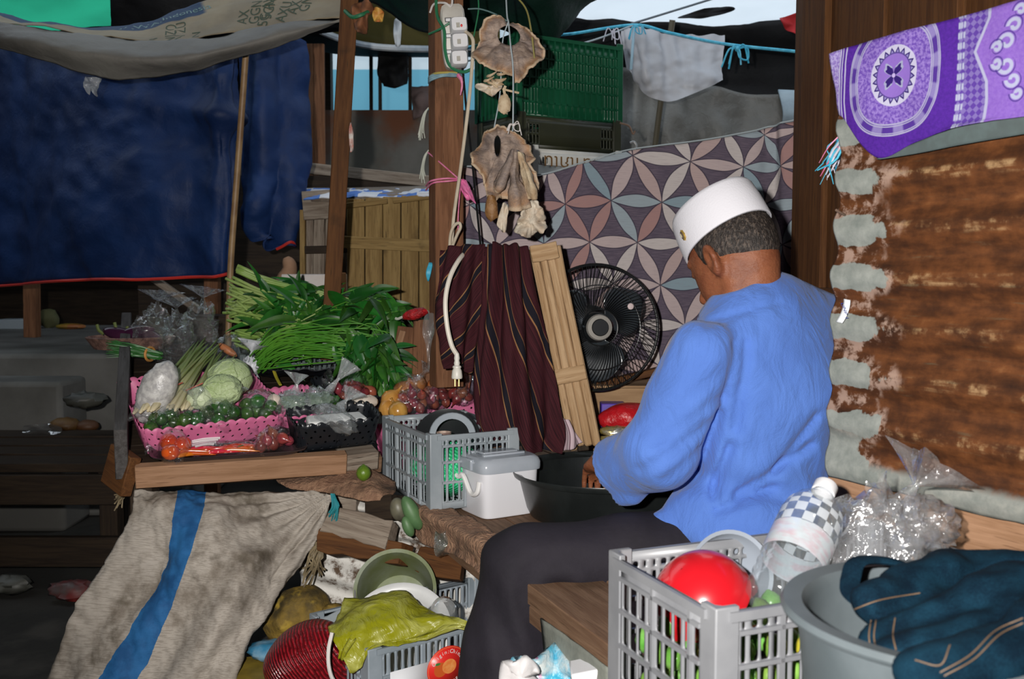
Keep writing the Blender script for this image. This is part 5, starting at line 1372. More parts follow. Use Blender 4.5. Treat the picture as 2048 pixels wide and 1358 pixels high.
# tuft of blue twine where the curtain is tied to the sheet corner
tf = thing('twine_tuft', 'tuft of blue and white twine tied to the sheet corner', 'twine', PW(1680, 340, 0.03))
rd = random.Random(5); kb = P(1700, 262, 1.80)
for i, (mt, n) in enumerate(((TWINE_BLUE, 14), (pm('pale_twine', (0.6, 0.58, 0.66)), 8), (TWINE_PINK, 2))):
    b = MB()
    for k in range(n):
        x1, y1 = 1668 + rd.uniform(-14, 18), 300 + rd.uniform(-20, 20); x2, y2 = 1650 + rd.uniform(-22, 34), 345 + rd.uniform(-30, 25)
        b.tube(spline([kb + V3(rd.uniform(-.01, .01), rd.uniform(-.01, .01), rd.uniform(-.006, .012)), P(x1, y1, 1.80 + rd.uniform(-.03, .03)), P(x2, y2, 1.82 + rd.uniform(-.03, .03))], 8), [0.003, 0.003, 0.003, 0.0028, 0.0025, 0.002, 0.002, 0.0015, 0.001], 5, flat=0.5)
    if i == 0:
        for k in range(4): b.tube(spline([kb + V3(.012 * cos(a), .004 * k - .01, .012 * sin(a)) for a in (0, 1.5, 3, 4.5, 6.2)], 14), 0.004, 6)
    mk('strands', b, mt, tf, kind='stuff')
# ------------------------------------------------------------------ scalloped baskets
def basket_mat(name, c1, rough=0.45, spec=0.4):
    M = MatB(name); ux, uy, _ = M.xyz(M.tc('UV'))
    gx = ux / 0.024; row = (uy / 0.018).floor(); f = (gx + row * 0.5).fract() - 0.5; g = (uy / 0.018).fract() - 0.5
    d = ((f * 0.024) * (f * 0.024) + (g * 0.018) * (g * 0.018)).sqrt() + (f.abs() * 0.004) * g.gt(0.0)
    hole = d.lt(0.0036) * uy.gt(0.006)
    n = M.noise(M.tc('Object'), 20, 3)
    M.col(M.mix(n.ss(0.3, 0.7), c1, tuple(v * 0.82 for v in c1))); M.set(Roughness=rough); M.b.inputs['Specular IOR Level'].default_value = spec
    M.cut(hole); return M.m
PINK = basket_mat('pink_basket_plastic', (0.66, 0.16, 0.32))
BLKB = basket_mat('black_basket_plastic', (0.012, 0.014, 0.018), 0.32, 0.6)
def basket(label, FL, FR, BL, depth, mat, inset=0.78, sc=0.026, flat_floor=True, group='scalloped baskets'):
    FL, FR, BL = Vector(FL), Vector(FR), Vector(BL)
    U = FR - FL; L = U.length; U.normalize(); V = BL - FL; V = V - U * V.dot(U); W = V.length; V.normalize(); N = U.cross(V).normalized()
    if N.z < 0: N = -N
    o = FL + U * L / 2 + V * W / 2 - N * depth
    t = thing('scalloped_basket', label, 'basket', M=frame(U, V, N, o), group=group)
    per = 2 * (L + W); n = int(per / sc) * 6
    def pt(s):
        # rounded rectangle, s in 0..1
        r = 0.03; x = (s % 1) * per
        segs = [(V3(-L / 2, -W / 2, 0), V3(1, 0, 0), L), (V3(L / 2, -W / 2, 0), V3(0, 1, 0), W), (V3(L / 2, W / 2, 0), V3(-1, 0, 0), L), (V3(-L / 2, W / 2, 0), V3(0, -1, 0), W)]
        for q, d, l in segs:
            if x <= l: p = q + d * x; break
            x -= l
        cx_ = max(abs(p.x) - (L / 2 - r), 0); cy_ = max(abs(p.y) - (W / 2 - r), 0); k = sqrt(cx_ ** 2 + cy_ ** 2)
        if cx_ > 0 and cy_ > 0:
            f = r / k if k > r else 1.0
            p = V3(math.copysign(L / 2 - r + cx_ * f, p.x), math.copysign(W / 2 - r + cy_ * f, p.y), 0)
        return p
    b = MB(); nv = 6
    def g(u, v):
        p = pt(u); k = inset + (1 - inset) * v
        z = (depth - 0.008) * v + (0.008 * abs(sin(pi * u * per / sc)) ** 0.7) * (v ** 3)
        ix = p.x - math.copysign((1 - k) * W / 2, p.x) if abs(p.x) > (1 - k) * W / 2 else p.x * k
        iy = p.y - math.copysign((1 - k) * W / 2, p.y) if abs(p.y) > (1 - k) * W / 2 else p.y * k
        return V3(ix, iy, z)
    b.grid(g, n, nv, uvf=lambda u, v: (u * per, depth * v))
    mk('wall', b, mat, t, local=True, thick=0.0022, smooth=50)
    b = MB(); ko = (1 - inset) * W / 2
    b.grid(lambda u, v: V3((u - .5) * (L - 2 * ko), (v - .5) * (W - 2 * ko), 0.001), 4, 4, uvf=lambda u, v: (u * L, v * W + 0.007))
    mk('floor_panel', b, mat, t, local=True, thick=0.002)
    return t
FL = PT(281, 860, 0.075); FR = PT(578, 826, 0.075)
basket('front pink basket holding bags of green limes, behind the tomatoes', FL, FR, FL + TV * 0.17, 0.075, PINK)
FLb, FRb, BLb = PT(266, 824, 0.075), PT(548, 792, 0.075), PT(243, 756, 0.075)
basket('pink basket at the back left holding lemongrass and cabbages', FLb, FRb, BLb, 0.07, PINK)
basket('pink basket in the middle with bagged greens, left of the black basket', PT(560, 836, 0.06), PT(672, 822, 0.06), PT(528, 776, 0.06), 0.058, PINK)
basket('black scalloped basket holding a bag of white slabs', PT(592, 850, 0.085), PT(766, 832, 0.085), PT(572, 814, 0.085), 0.085, BLKB)
basket('black basket at the back holding a bag of shallots under the leaves', PT(655, 800, 0.05), PT(800, 786, 0.05), PT(625, 752, 0.05), 0.05, BLKB)
basket('empty pink basket tilted behind the grey crate', P(760, 918, 2.76), P(760, 918, 2.76) + (P(945, 793, 2.98) - P(683, 866, 2.93)), P(683, 866, 2.93), 0.075, PINK, inset=0.85)
bq = thing('woven_basket', 'small brown woven basket with aubergines at the table corner', 'basket', P(270, 690, 3.1))
b = MB(); q = P(262, 690, 3.08); b.lathe([(0.001, 0.0), (0.085, 0.0), (0.105, 0.035), (0.10, 0.038), (0.08, 0.008), (0.001, 0.008)], 32, M=Matrix.Translation(q - V3(0, 0, 0.01)), sx=1.3); mk('bowl', b, pm('woven_brown', (0.24, 0.13, 0.10), (0.10, 0.05, 0.04), 60, rough=0.7, bump=0.8), bq)
AUB = pm('aubergine', (0.03, 0.008, 0.025), (0.05, 0.012, 0.035), 6, rough=0.2); GRS = pm('green_stalk', (0.10, 0.13, 0.03), rough=0.7)
for i, (x, y, a) in enumerate(((240, 668, 0.2), (275, 664, -0.15), (300, 672, 0.5))):
    t = thing('aubergine', ['dark aubergine at the left end of the small woven basket', 'dark aubergine in the middle of the small woven basket', 'dark aubergine at the right end of the small woven basket'][i], 'vegetable', P(x, y + 8, 3.07), group='aubergines')
    c_ = P(x, y, 3.07); b = MB(); b.ell(c_, (0.055, 0.02, 0.02), 14, 10, M=Matrix.Rotation(a, 3, 'Y')); mk('fruit', b, AUB, t)
    b = MB(); b.tube(spline([c_ + V3(-0.05, 0, 0.0), c_ + V3(-0.065, 0, 0.012), c_ + V3(-0.07, 0, 0.03)], 6), 0.005, 6); mk('stalk', b, GRS, t)

# ------------------------------------------------------------------ fruit meshes shared by many
def lime_me(name, mat, r=0.019):
    b = MB(); b.lathe([(0.0005, -r * 1.10), (r * .25, -r * 1.06), (r * .55, -r * .86), (r * .86, -r * .5), (r, 0), (r * .86, r * .5), (r * .55, r * .86), (r * .28, r * 1.04), (r * .16, r * 1.16), (0.0005, r * 1.2)], 16)
    return to_mesh(name, b, mat, 180)
LIME_M = pm('lime_skin', (0.065, 0.17, 0.012), (0.12, 0.24, 0.02), 30, rough=0.32, vary=0.35, bump=0.15, bscale=300)
DLIME_M = pm('dark_lime_skin', (0.014, 0.065, 0.010), (0.03, 0.10, 0.012), 30, rough=0.28, vary=0.35)
LIME = lime_me('lime', LIME_M); DLIME = lime_me('dark_lime', DLIME_M, 0.018)
def rot(rd): return Matrix.Rotation(rd.uniform(0, 6.3), 4, (rd.uniform(-1, 1), rd.uniform(-1, 1), rd.uniform(-1, 1) + 0.01))
def pile(me, name, label, cat, group, pts, rd, s0=0.9, s1=1.1):
    for p in pts:
        o = place(me, name, Matrix.Translation(p) @ rot(rd) @ Matrix.Scale(rd.uniform(s0, s1), 4)); tag(o, label, cat, group)
def heap(c, r, n, size, rd, up):
    """positions of n balls packed in an ellipsoidal heap round c"""
    out = []; tries = 0
    while len(out) < n and tries < 4000:
        tries += 1
        d = Vector((rd.uniform(-1, 1), rd.uniform(-1, 1), rd.uniform(-1, 1)))
        if d.length > 1: continue
        p = Vector(c) + Vector((d.x * r[0], d.y * r[1], d.z * r[2]))
        if all((p - q).length > size * 1.72 for q in out): out.append(p)
    return out
rd = random.Random(21)
bags = [((330, 846), 6, 'leftmost', (0.054, 0.045, 0.032)), ((390, 838), 3, 'second', (0.045, 0.04, 0.03)), ((440, 830), 7, 'third', (0.058, 0.05, 0.042)), ((517, 816), 7, 'rightmost', (0.058, 0.045, 0.045))]
for i, ((x, y), n, w, rr) in enumerate(bags):
    c_ = PT(x, y, 0.066)
    pts = heap(c_, tuple(v * 0.80 for v in rr), n, 0.0165, rd, TN)
    pile(DLIME, 'lime', 'dark green lime in the %s bag in the front pink basket' % (w if w in ('leftmost', 'rightmost') else w + ' from left'), 'lime', 'limes bagged in the front basket, %s bag' % w, pts, rd)
    clear_bag('lime_bag', ['leftmost clear bag of dark limes in the front pink basket', 'second clear bag from the left in the front pink basket', 'third clear bag from the left in the front pink basket', 'rightmost clear bag of limes with its tail over the basket corner'][i], c_, tuple(v * 1.12 for v in rr),
              [(-1, -0.2, 0.5), (0.1, -0.2, 1), (0.5, 0.2, 0.8), (1, -0.5, 0.0)][i], seed=3 + i * 2.3, group='bags of limes', tail_len=0.05, amp=0.16)
# bags of greens in the middle basket
LEAFBAG = pm('packed_leaves', (0.035, 0.12, 0.03), (0.10, 0.20, 0.08), 30, rough=0.6, bump=0.8)
GARL = pm('garlic_skin', (0.74, 0.68, 0.58), (0.60, 0.50, 0.42), 14, stretch=(3, 3, 0.5), rough=0.5)
for i, (x, y, rr) in enumerate(((585, 812, (0.06, 0.045, 0.036)), (640, 806, (0.066, 0.045, 0.036)))):
    c_ = PT(x, y, 0.06)
    b = MB(); b.ell(c_, tuple(v * 0.8 for v in rr), 22, 14, fn=lambda d, k=i: 1 + 0.35 * fbm(d * 3 + V3(k * 4, 1, 0)))
    one('packed_greens', b, LEAFBAG, ['bundle of chopped greens in the left bag of the middle basket', 'bundle of chopped greens in the right bag of the middle basket'][i], 'greens', smooth=60)
    pile(DLIME, 'lime', 'small dark lime among the bagged greens of the middle basket', 'lime', 'limes among the bagged greens', heap(PT(x + 8, y + 8, 0.065), (0.05, 0.03, 0.01), 2, 0.016, rd, TN), rd, 0.7, 0.9)
    clear_bag('greens_bag', ['crumpled clear bag of greens left in the middle pink basket', 'crumpled clear bag of greens with a long raised tail'][i], c_, tuple(v * 1.15 for v in rr), [(0.2, 0.1, 1), (0.55, 0.1, 0.75)][i], seed=20 + i * 3, tail_len=[0.05, 0.10][i], amp=0.30, fr=4.5, mat=film('glinting_film', gloss=0.14, haze=0.18, bump=1.0, bscale=60))
o = MB(); o.ell(PT(548, 800, 0.085), (0.018, 0.016, 0.017), 14, 10); one('garlic_bulb', o, GARL, 'pale round bulb beside the bagged greens', 'garlic')

# shallots
SHAL = pm('shallot_skin', (0.17, 0.022, 0.028), (0.30, 0.06, 0.045), 12, stretch=(3, 3, 0.6), rough=0.25, vary=0.3)
def shallot_me(r=0.0145):
    b = MB(); b.lathe([(0.0004, -r * 1.25), (r * .25, -r * 1.1), (r * .75, -r * .7), (r, -r * 0.1), (r * .9, r * .5), (r * .5, r * 1.0), (r * .2, r * 1.4), (r * .1, r * 1.9), (0.0004, r * 2.0)], 12); return to_mesh('shallot', b, SHAL, 180)
SHM = shallot_me()
ONI = pm('onion_skin', (0.40, 0.135, 0.030), (0.55, 0.24, 0.075), 7, stretch=(4, 4, 0.4), rough=0.25, vary=0.15, coat=0.3)
def onion_me(r=0.030):
    b = MB(); b.lathe([(0.0006, -r * 0.95), (r * .3, -r * .92), (r * .72, -r * .7), (r * .97, -r * .2), (r * .97, r * .2), (r * .7, r * .68), (r * .3, r * .95), (r * .14, r * 1.15), (r * .10, r * 1.5), (r * .16, r * 1.62), (0.0006, r * 1.6)], 20); return to_mesh('onion', b, ONI, 180)
ONM = onion_me()
def shal_bag(lab_b, lab_s, grp, x, y, c, rr, n, tail, seed, tl=0.04):
    c_ = PT(x, y, c); pile(SHM, 'shallot', lab_s, 'shallot', grp, heap(c_, tuple(v * 0.85 for v in rr), n, 0.0125, rd, TN), rd)
    clear_bag('shallot_bag', lab_b, c_, tuple(v * 1.18 for v in rr), tail, seed=seed, amp=0.16, tail_len=tl)
shal_bag('clear bag of dark shallots in the black basket under the leaves', 'dark red shallot in the bag under the leaves', 'shallots under the leaves', 708, 782, 0.055, (0.062, 0.045, 0.030), 13, (-1, 0.1, 0.35), 31, 0.06)
shal_bag('clear bag of shallots lying on the black tray', 'red shallot in the bag on the black tray', 'shallots on the black tray', 543, 882, 0.030, (0.058, 0.035, 0.024), 9, (-0.9, 0.3, 0.3), 35)
shal_bag('clear bag of red shallots left among the onions', 'red shallot in the left bag among the onions', 'shallots among the onions left', 826, 806, 0.05, (0.046, 0.035, 0.036), 9, (0.1, 0.1, 1), 39)
shal_bag('clear bag of red shallots in the middle among the onions', 'red shallot in the middle bag among the onions', 'shallots among the onions middle', 872, 795, 0.045, (0.046, 0.035, 0.030), 8, (0.5, 0, 1), 43)
shal_bag('clear bag of red shallots at the right end of the onions', 'red shallot in the rightmost bag by the sarong', 'shallots among the onions right', 925, 792, 0.04, (0.042, 0.03, 0.024), 7, (0.3, 0, 1), 47)
ons = [(783, 800, .05, 'left onion standing above the pink basket corner'), (796, 822, .045, 'nearest lower onion of the pile'), (779, 818, .03, 'onion half hidden at the far left of the pile'), (806, 782, .06, 'upper left onion of the pile'), (832, 768, .07, 'topmost onion of the pile'), (822, 788, .05, 'onion in the middle of the pile'), (873, 775, .055, 'right onion of the pile near the sarong')]
for (x, y, c, lab) in ons:
    o = place(ONM, 'onion', Matrix.Translation(PT(x, y, c)) @ rot(rd) @ Matrix.Scale(rd.uniform(.9, 1.08), 4)); tag(o, lab, 'onion', 'loose onions')
clear_bag('onion_bag', 'thin clear bag round the upper onions of the pile', PT(822, 786, 0.055), (0.07, 0.055, 0.05), (0.6, 0.2, 1), seed=53, amp=0.12)
for i, (x, y) in enumerate(((722, 800), (738, 803))):
    b = MB(); b.ell(PT(x, y, 0.06), (0.026, 0.02, 0.018), 14, 10, fn=lambda d: 1 + 0.06 * sin(8 * math.atan2(d.y, d.x))); one('garlic_bulb', b, GARL, ['white garlic bulb below the shallot bag, left one', 'white garlic bulb below the shallot bag, right one'][i], 'garlic', group='garlic bulbs')
# small red brown board by the onions
b = MB(); b.box(P(905, 758, 2.96), (0.055, 0.01, 0.035), Matrix.Rotation(0.15, 3, 'Y')); one('red_brown_board', b, pm('red_brown_paint', (0.22, 0.05, 0.02), (0.15, 0.035, 0.015), 9), 'small red brown board behind the onions and white plug', 'board', bevel=0.003)
# white slabs in a clear bag in the black basket
sl = thing('white_slabs', 'bag of white slabs in the black scalloped basket', 'food bag', PT(660, 842, 0.03))
for i in range(3):
    b = MB(); b.box(PT(640 + 32 * i, 845 - 3 * i, 0.055), (0.034, 0.03, 0.012), Matrix.Rotation(0.34 + 0.1 * i, 3, 'Z') @ Matrix.Rotation(0.2, 3, 'X')); mk('slab', b, pm('white_slab', (0.78, 0.78, 0.76), (0.66, 0.68, 0.68), 20, rough=0.5), sl, bevel=0.006)
clear_bag('slab_bag', 'clear bag around the white slabs, its top raised at right', PT(668, 838, 0.065), (0.10, 0.06, 0.035), (0.5, 0.3, 0.9), seed=60, amp=0.2, tail_len=0.06, mat=MATS['glinting_film'])

# ------------------------------------------------------------------ black tray with tomatoes and chillies
tr = thing('black_tray', 'shallow black tray with tomatoes and chillies at the table front', 'tray', M=frame(TU, TV, TN, (PT(305, 920) + PT(600, 880)) / 2))
Lt = (PT(600, 884) - PT(305, 922)).length
b = MB()
def trg(u, v):
    a = 2 * pi * u; c_, s_ = cos(a), sin(a); e = 0.3
    k = (0.001, 0.90, 0.93, 1.0, 1.03, 1.03)[v]; z = (0.004, 0.004, 0.006, 0.018, 0.019, 0.016)[v]
    return V3(math.copysign(abs(c_) ** e, c_) * Lt / 2 * k, math.copysign(abs(s_) ** e, s_) * 0.075 * k, z)
vs = [trg(k / 48, v) for v in range(6) for k in range(48)]; b.add(vs, [(v * 48 + k, v * 48 + (k + 1) % 48, (v + 1) * 48 + (k + 1) % 48, (v + 1) * 48 + k) for v in range(5) for k in range(48)])
mk('dish', b, pm('smoked_tray', (0.018, 0.017, 0.018), (0.05, 0.035, 0.035), 8, rough=0.22), tr, local=True, thick=0.002)
TOM = pm('tomato_skin', (0.56, 0.035, 0.012), (0.66, 0.10, 0.015), 6, rough=0.12, coat=0.5)
b = MB(); r = 0.0225; b.lathe([(0.0005, -r * .85), (r * .5, -r * .78), (r * .9, -r * .4), (r, 0.0), (r * .88, r * .5), (r * .5, r * .8), (r * .2, r * .82), (0.0005, r * .70)], 20); TOMM = to_mesh('tomato', b, TOM, 180)
b = MB()
for k in range(5):
    a = 2 * pi * k / 5; b.tube([V3(0, 0, r * .74), V3(0.006 * cos(a), 0.006 * sin(a), r * .82), V3(0.012 * cos(a), 0.012 * sin(a), r * .72)], [0.002, 0.0018, 0.0006], 5)
CAL = to_mesh('calyx', b, GRS, 60)
for i, (x, y, lab) in enumerate(((337, 884, 'rear left tomato of the three on the black tray'), (366, 890, 'right tomato of the three on the black tray'), (341, 905, 'nearest tomato of the three on the black tray'))):
    p = PT(x, y, 0.030 if i != 0 else 0.034); t = thing('tomato', lab, 'tomato', M=Matrix.Translation(p) @ rot(rd), group='tomatoes')
    place(TOMM, 'fruit', Matrix.Identity(4), t); place(CAL, 'calyx', Matrix.Identity(4), t)
clear_bag('tomato_bag', 'clear bag round the three tomatoes', PT(347, 896, 0.030), (0.056, 0.05, 0.036), (-1, -0.5, 0.1), seed=71, amp=0.1, tail_len=0.03, flare=0.012)
CHI = pm('chilli_skin', (0.60, 0.03, 0.012), (0.66, 0.16, 0.02), 10, rough=0.15, vary=0.2)
b = MB(); b.tube(spline([V3(-0.045, 0, 0), V3(-0.02, 0.004, 0.002), V3(0.015, 0.001, 0.001), V3(0.05, -0.006, 0.0)], 10), [0.001, 0.004, 0.0052, 0.0058, 0.0058, 0.0055, 0.005, 0.0042, 0.0032, 0.002, 0.0006], 8); CHM = to_mesh('chilli', b, CHI, 180)
b = MB(); b.tube(spline([V3(-0.045, 0, 0), V3(-0.058, 0.002, 0.003)], 4), 0.0018, 5); CHS = to_mesh('chilli_stalk', b, GRS, 180)
for i in range(13):
    x = 385 + 108 * rd.random(); y = 905 - (x - 385) * 0.10 + rd.uniform(-9, 9); p = PT(x, y, 0.012 + 0.012 * rd.random())
    ch = thing('chilli', 'red chilli in the clear bag on the black tray', 'chilli', M=Matrix.Translation(p) @ frame(TU, TV, TN) @ Matrix.Rotation(rd.uniform(-0.35, 0.35) + (pi if rd.random() < .4 else 0), 4, 'Z'), group='bagged chillies')
    place(CHM, 'pod', Matrix.Identity(4), ch); place(CHS, 'stalk', Matrix.Identity(4), ch)
cbg = PT(440, 897, 0.022); M3 = frame(TU, TV, TN).to_3x3()
b = MB(); b.ell(cbg, (0.115, 0.03, 0.018), 30, 12, M=M3 @ Matrix.Rotation(-0.05, 3, 'Z'), fn=lambda d: 1 + 0.12 * fbm(d * 4)); one('chilli_bag', b, FILM, 'long clear bag holding the red chillies', 'plastic bag', smooth=70)
for i in range(4):
    b = MB(); a_, c_ = PT(372 + 6 * i, 884 + 3 * i, 0.022 + .003 * i), PT(440 - 4 * i, 876 + 4 * i, 0.024 + .003 * i); b.tube(spline([a_, a_.lerp(c_, .5) + TN * .003, c_], 8), 0.0035, 7)
    one('white_straw', b, pm('straw_white', (0.74, 0.70, 0.70), rough=0.3), 'pale thin stalk lying above the bag of chillies', 'stalk', group='pale stalks on the tray')

# ------------------------------------------------------------------ lemongrass, cabbages, bag of noodles, chives, empty clear bags
M = MatB('lemongrass'); x, y, z = M.xyz(M.tc('Object'))
n1 = M.noise(M.mapping(M.tc('Object'), (1, 12, 12)), 12, 3)
c = M.ramp(x / 0.34, [(0.0, (0.62, 0.54, 0.36)), (0.22, (0.50, 0.47, 0.24)), (0.5, (0.20, 0.26, 0.07)), (1.0, (0.10, 0.19, 0.04))])
c = M.mix(n1.ss(0.45, 0.7) * 0.35, c, (0.30, 0.22, 0.10)); M.col(c); M.set(Roughness=0.5); LEMG = M.m
STALKS = []
for k in range(4):
    b = MB(); Ls = 0.30 + 0.02 * k
    b.tube(spline([V3(0, 0, 0), V3(Ls * .3, 0.004 * (k - 1.5), 0.004), V3(Ls * .7, 0.010 * (k - 1.5), 0.0), V3(Ls, 0.02 * (k - 1.5), -0.006 * k)], 16), [0.003, 0.0075, 0.008, 0.0075, 0.0068, 0.006, 0.0055, 0.005, 0.0046, 0.0042, 0.0038, 0.0035, 0.0032, 0.003, 0.0027, 0.0022, 0.001], 8)
    STALKS.append(to_mesh('stalk', b, LEMG, 180))
for j, (bx0, by0, tx0, ty0, n, lab) in enumerate(((272, 822, 405, 690, 15, 'left bundle of lemongrass lying across the back pink basket'), (325, 818, 428, 704, 13, 'right bundle of lemongrass leaning beside the cabbages'))):
    t = thing('lemongrass_bundle', lab, 'lemongrass', PT(bx0, by0, 0.08), group='lemongrass bundles')
    for i in range(n):
        f = i / (n - 1); p0 = PT(bx0 + 62 * f - 8 * rd.random(), by0 - 4 * f + 6 * rd.random(), 0.085 + 0.022 * sin(pi * f) * rd.random())
        p1 = P(tx0 - 26 + 52 * f + rd.uniform(-6, 6), ty0 + rd.uniform(-10, 10), 2.93 + rd.uniform(-.02, .03))
        d = (p1 - p0); Ms = align(d, o=p0 - t.location) @ Matrix.Rotation(rd.uniform(-.3, .3), 4, 'X') @ Matrix.Diagonal((d.length / 0.31, 1, 1, 1)); place(STALKS[i % 4], 'stalk', Ms, t)
    b = MB(); m0 = PT(bx0 + 55, by0 - 40, 0.11); b.tube([m0 + V3(0.05 * cos(a), 0.028 * sin(a), 0.022 * cos(a)) for a in np.linspace(0, 2 * pi, 20)], 0.0018, 5); mk('tie', b, pm('red_tie', (0.45, 0.10, 0.06)), t)
M = MatB('cabbage_leaf'); ux, uy, _ = M.xyz(M.tc('UV'))
n1 = M.noise(M.tc('Object'), 22, 4, 0.6); v1 = M.voro(M.mapping(M.tc('UV'), (9, 5, 1)), 2.6, 'DISTANCE_TO_EDGE')
c = M.mix(n1.ss(0.3, 0.7), (0.36, 0.47, 0.20), (0.46, 0.56, 0.30)); c = M.mix((1.0 - v1.ss(0.01, 0.07)) * 0.6, c, (0.58, 0.66, 0.44)); M.col(c); M.set(Roughness=0.5); M.bump(n1 + v1, 0.5, 0.005)
CAB = M.m
CABW = pm('cabbage_white', (0.62, 0.68, 0.48), (0.50, 0.58, 0.36), 14, rough=0.5, bump=0.5)
def cabbage(lab, c_, r, mat, seed, nl=7, sq=(1, 1, 0.9), face=None):
    t = thing('cabbage', lab, 'cabbage', Vector(c_) - V3(0, 0, r * 0.9), group='cabbages')
    b = MB(); b.ell(c_, (r * .93 * sq[0], r * .93 * sq[1], r * .93 * sq[2]), 28, 18, fn=lambda d: 1 + 0.02 * fbm(d * 4)); mk('heart', b, mat, t)
    rr = random.Random(seed)
    for i in range(nl):
        ax_ = Vector((rr.uniform(-1, 1), rr.uniform(-1.2, .4), rr.uniform(-.5, 1))).normalized(); Mx = align(ax_, axis='Z').to_3x3(); sp = rr.uniform(0.9, 1.25)
        def lf(u, v, Mx=Mx, sp=sp, i=i):
            a = 2 * pi * u; th_ = sp * v * (1 + 0.10 * sin(3 * a + i) + 0.05 * sin(7 * a + i))
            rad = r * (0.955 + 0.012 * i / nl + 0.035 * v ** 4 + 0.012 * sin(11 * a + i) * v ** 3)
            d = Mx @ V3(sin(th_) * cos(a), sin(th_) * sin(a), cos(th_)); return Vector(c_) + V3(d.x * rad * sq[0], d.y * rad * sq[1], d.z * rad * sq[2])
        b = MB(); b.grid(lf, 36, 10); mk('leaf', b, mat, t, thick=0.0015, smooth=180)
    return t
cabbage('largest green cabbage at the back of the pink basket', PT(460, 757, 0.115), 0.062, CAB, 1)
cabbage('green cabbage with a folded outer leaf in front of the largest one', PT(444, 780, 0.120), 0.050, CAB, 5, 9, (1.1, 0.8, 0.85))
cabbage('small pale cabbage beside the lemongrass bulbs', PT(400, 797, 0.105), 0.034, CABW, 9, 5)
# bag of pale noodles and its crumpled film
c_ = PT(312, 785, 0.125); Mr = Matrix.Rotation(0.45, 3, 'Y')
b = MB(); b.ell(c_, (0.045, 0.04, 0.088), 24, 18, M=Mr, fn=lambda d: 1 + 0.10 * fbm(d * 3 + V3(9, 0, 0)))
one('flour_bag', b, pm('speckled_white', (0.56, 0.55, 0.53), (0.34, 0.33, 0.33), 60, rough=0.35, bump=0.6, bscale=40), 'pale speckled bag leaning left of the lemongrass', 'food bag', smooth=70)
for i, (x, y, Y, rr, tl, lab) in enumerate(((310, 665, 3.05, (0.055, 0.04, 0.08), (0.1, 0, 1), 'tall empty clear bag above the chives'), (355, 690, 3.0, (0.05, 0.045, 0.095), (0.0, 0, 1), 'tall clear bag standing behind the lemongrass, middle one'), (398, 665, 3.05, (0.06, 0.04, 0.09), (0.15, 0, 1), 'tallest clear bag behind the lemongrass'), (468, 700, 3.1, (0.07, 0.05, 0.06), (0.7, 0, 0.6), 'clear bag lying between cabbage and green stems'), (495, 745, 2.98, (0.03, 0.025, 0.045), (0.2, 0, 1), 'small white filled bag right of the cabbages'))):
    clear_bag('clear_bag', lab, P(x, y, Y), rr, tl, seed=80 + i * 3.7, amp=0.45, tail_len=0.05, fr=4.0, flare=0.05, mat=film('crackling_film', gloss=0.12, rough=0.06, haze=0.012, bump=1.0, bscale=70) if i != 4 else pm('milky_bag', (0.70, 0.72, 0.76), (0.55, 0.58, 0.62), 20, rough=0.3, bump=0.5), group='empty clear bags' if i != 4 else None)
b = MB(); b.ell(P(455, 700, 3.05), (0.035, 0.012, 0.012), 12, 8, M=Matrix.Rotation(0.6, 3, 'Y')); one('carrot', b, pm('carrot_skin', (0.45, 0.16, 0.06), rough=0.5), 'small orange carrot above the largest cabbage', 'carrot')
ctv = thing('chive_bundle', 'bundle of dark green chives lying over the table corner', 'chives', P(262, 715, 2.98))
b = MB()
for i in range(46):
    f = rd.random(); b.tube(spline([P(318 + rd.uniform(-8, 8), 712 + 14 * (f - .5), 2.97 + rd.uniform(-.02, .02)), P(270, 702 + 22 * (f - .5) + rd.uniform(-3, 3), 2.97 + rd.uniform(-.03, .03)), P(216 + rd.uniform(-6, 14), 696 + 34 * (f - .5) + rd.uniform(-4, 4), 2.96 + rd.uniform(-.04, .04))], 8), [0.0024] * 6 + [0.002, 0.0014, 0.0006], 5)
mk('blades', b, pm('chive_green', (0.02, 0.11, 0.02), (0.035, 0.16, 0.03), 12, rough=0.4), ctv, kind='stuff')
b = MB(); b.tube([P(300, 708, 2.97) + V3(0.004 * cos(a), 0.03 * cos(a), 0.02 * sin(a)) for a in np.linspace(0, 2 * pi, 16)], 0.004, 6); mk('tie', b, pm('orange_tie', (0.55, 0.25, 0.06)), ctv)

# ------------------------------------------------------------------ water spinach in a clear crate
m_clearcr = pm('clear_crate_plastic', (0.20, 0.24, 0.25), rough=0.3, trans=0.4)
cK = (PT(498, 748) + PT(722, 742)) / 2 + TV * 0.10
crate('clear_crate', 'low greyish clear crate holding the green stems', frame(TU, TV, TN, cK), 0.40, 0.22, 0.065, m_clearcr, [(0.02, (0.0025, 0.003, 0.5)), (0.028, (0.0025, 0.003, 0.5))], pitch=0.016, rib=5, post=0.014, thick=0.0025, posth=0.004, bars=False)
b = MB(); fp = patch([[PT(500, 752, .012), PT(600, 752, .02), PT(700, 752, .02), PT(800, 748, .012)], [PT(500, 738, .055), PT(600, 740, .06), PT(700, 742, .055), PT(800, 744, .05)]]); b.grid(lambda u, v: fp(u, v) + TN * 0.012 * fbm(V3(u * 9, v * 3, 0)), 40, 8)
one('black_plastic_sheet', b, pm('black_film', (0.008, 0.009, 0.012), rough=0.35), 'black plastic sheet lying in front of the clear crate', 'plastic sheet', thick=0.002, smooth=180)
LEAFM = []
LG = pm('spinach_leaf', (0.018, 0.105, 0.012), (0.035, 0.16, 0.02), 14, rough=0.38, vary=0.45, trans=0.2)
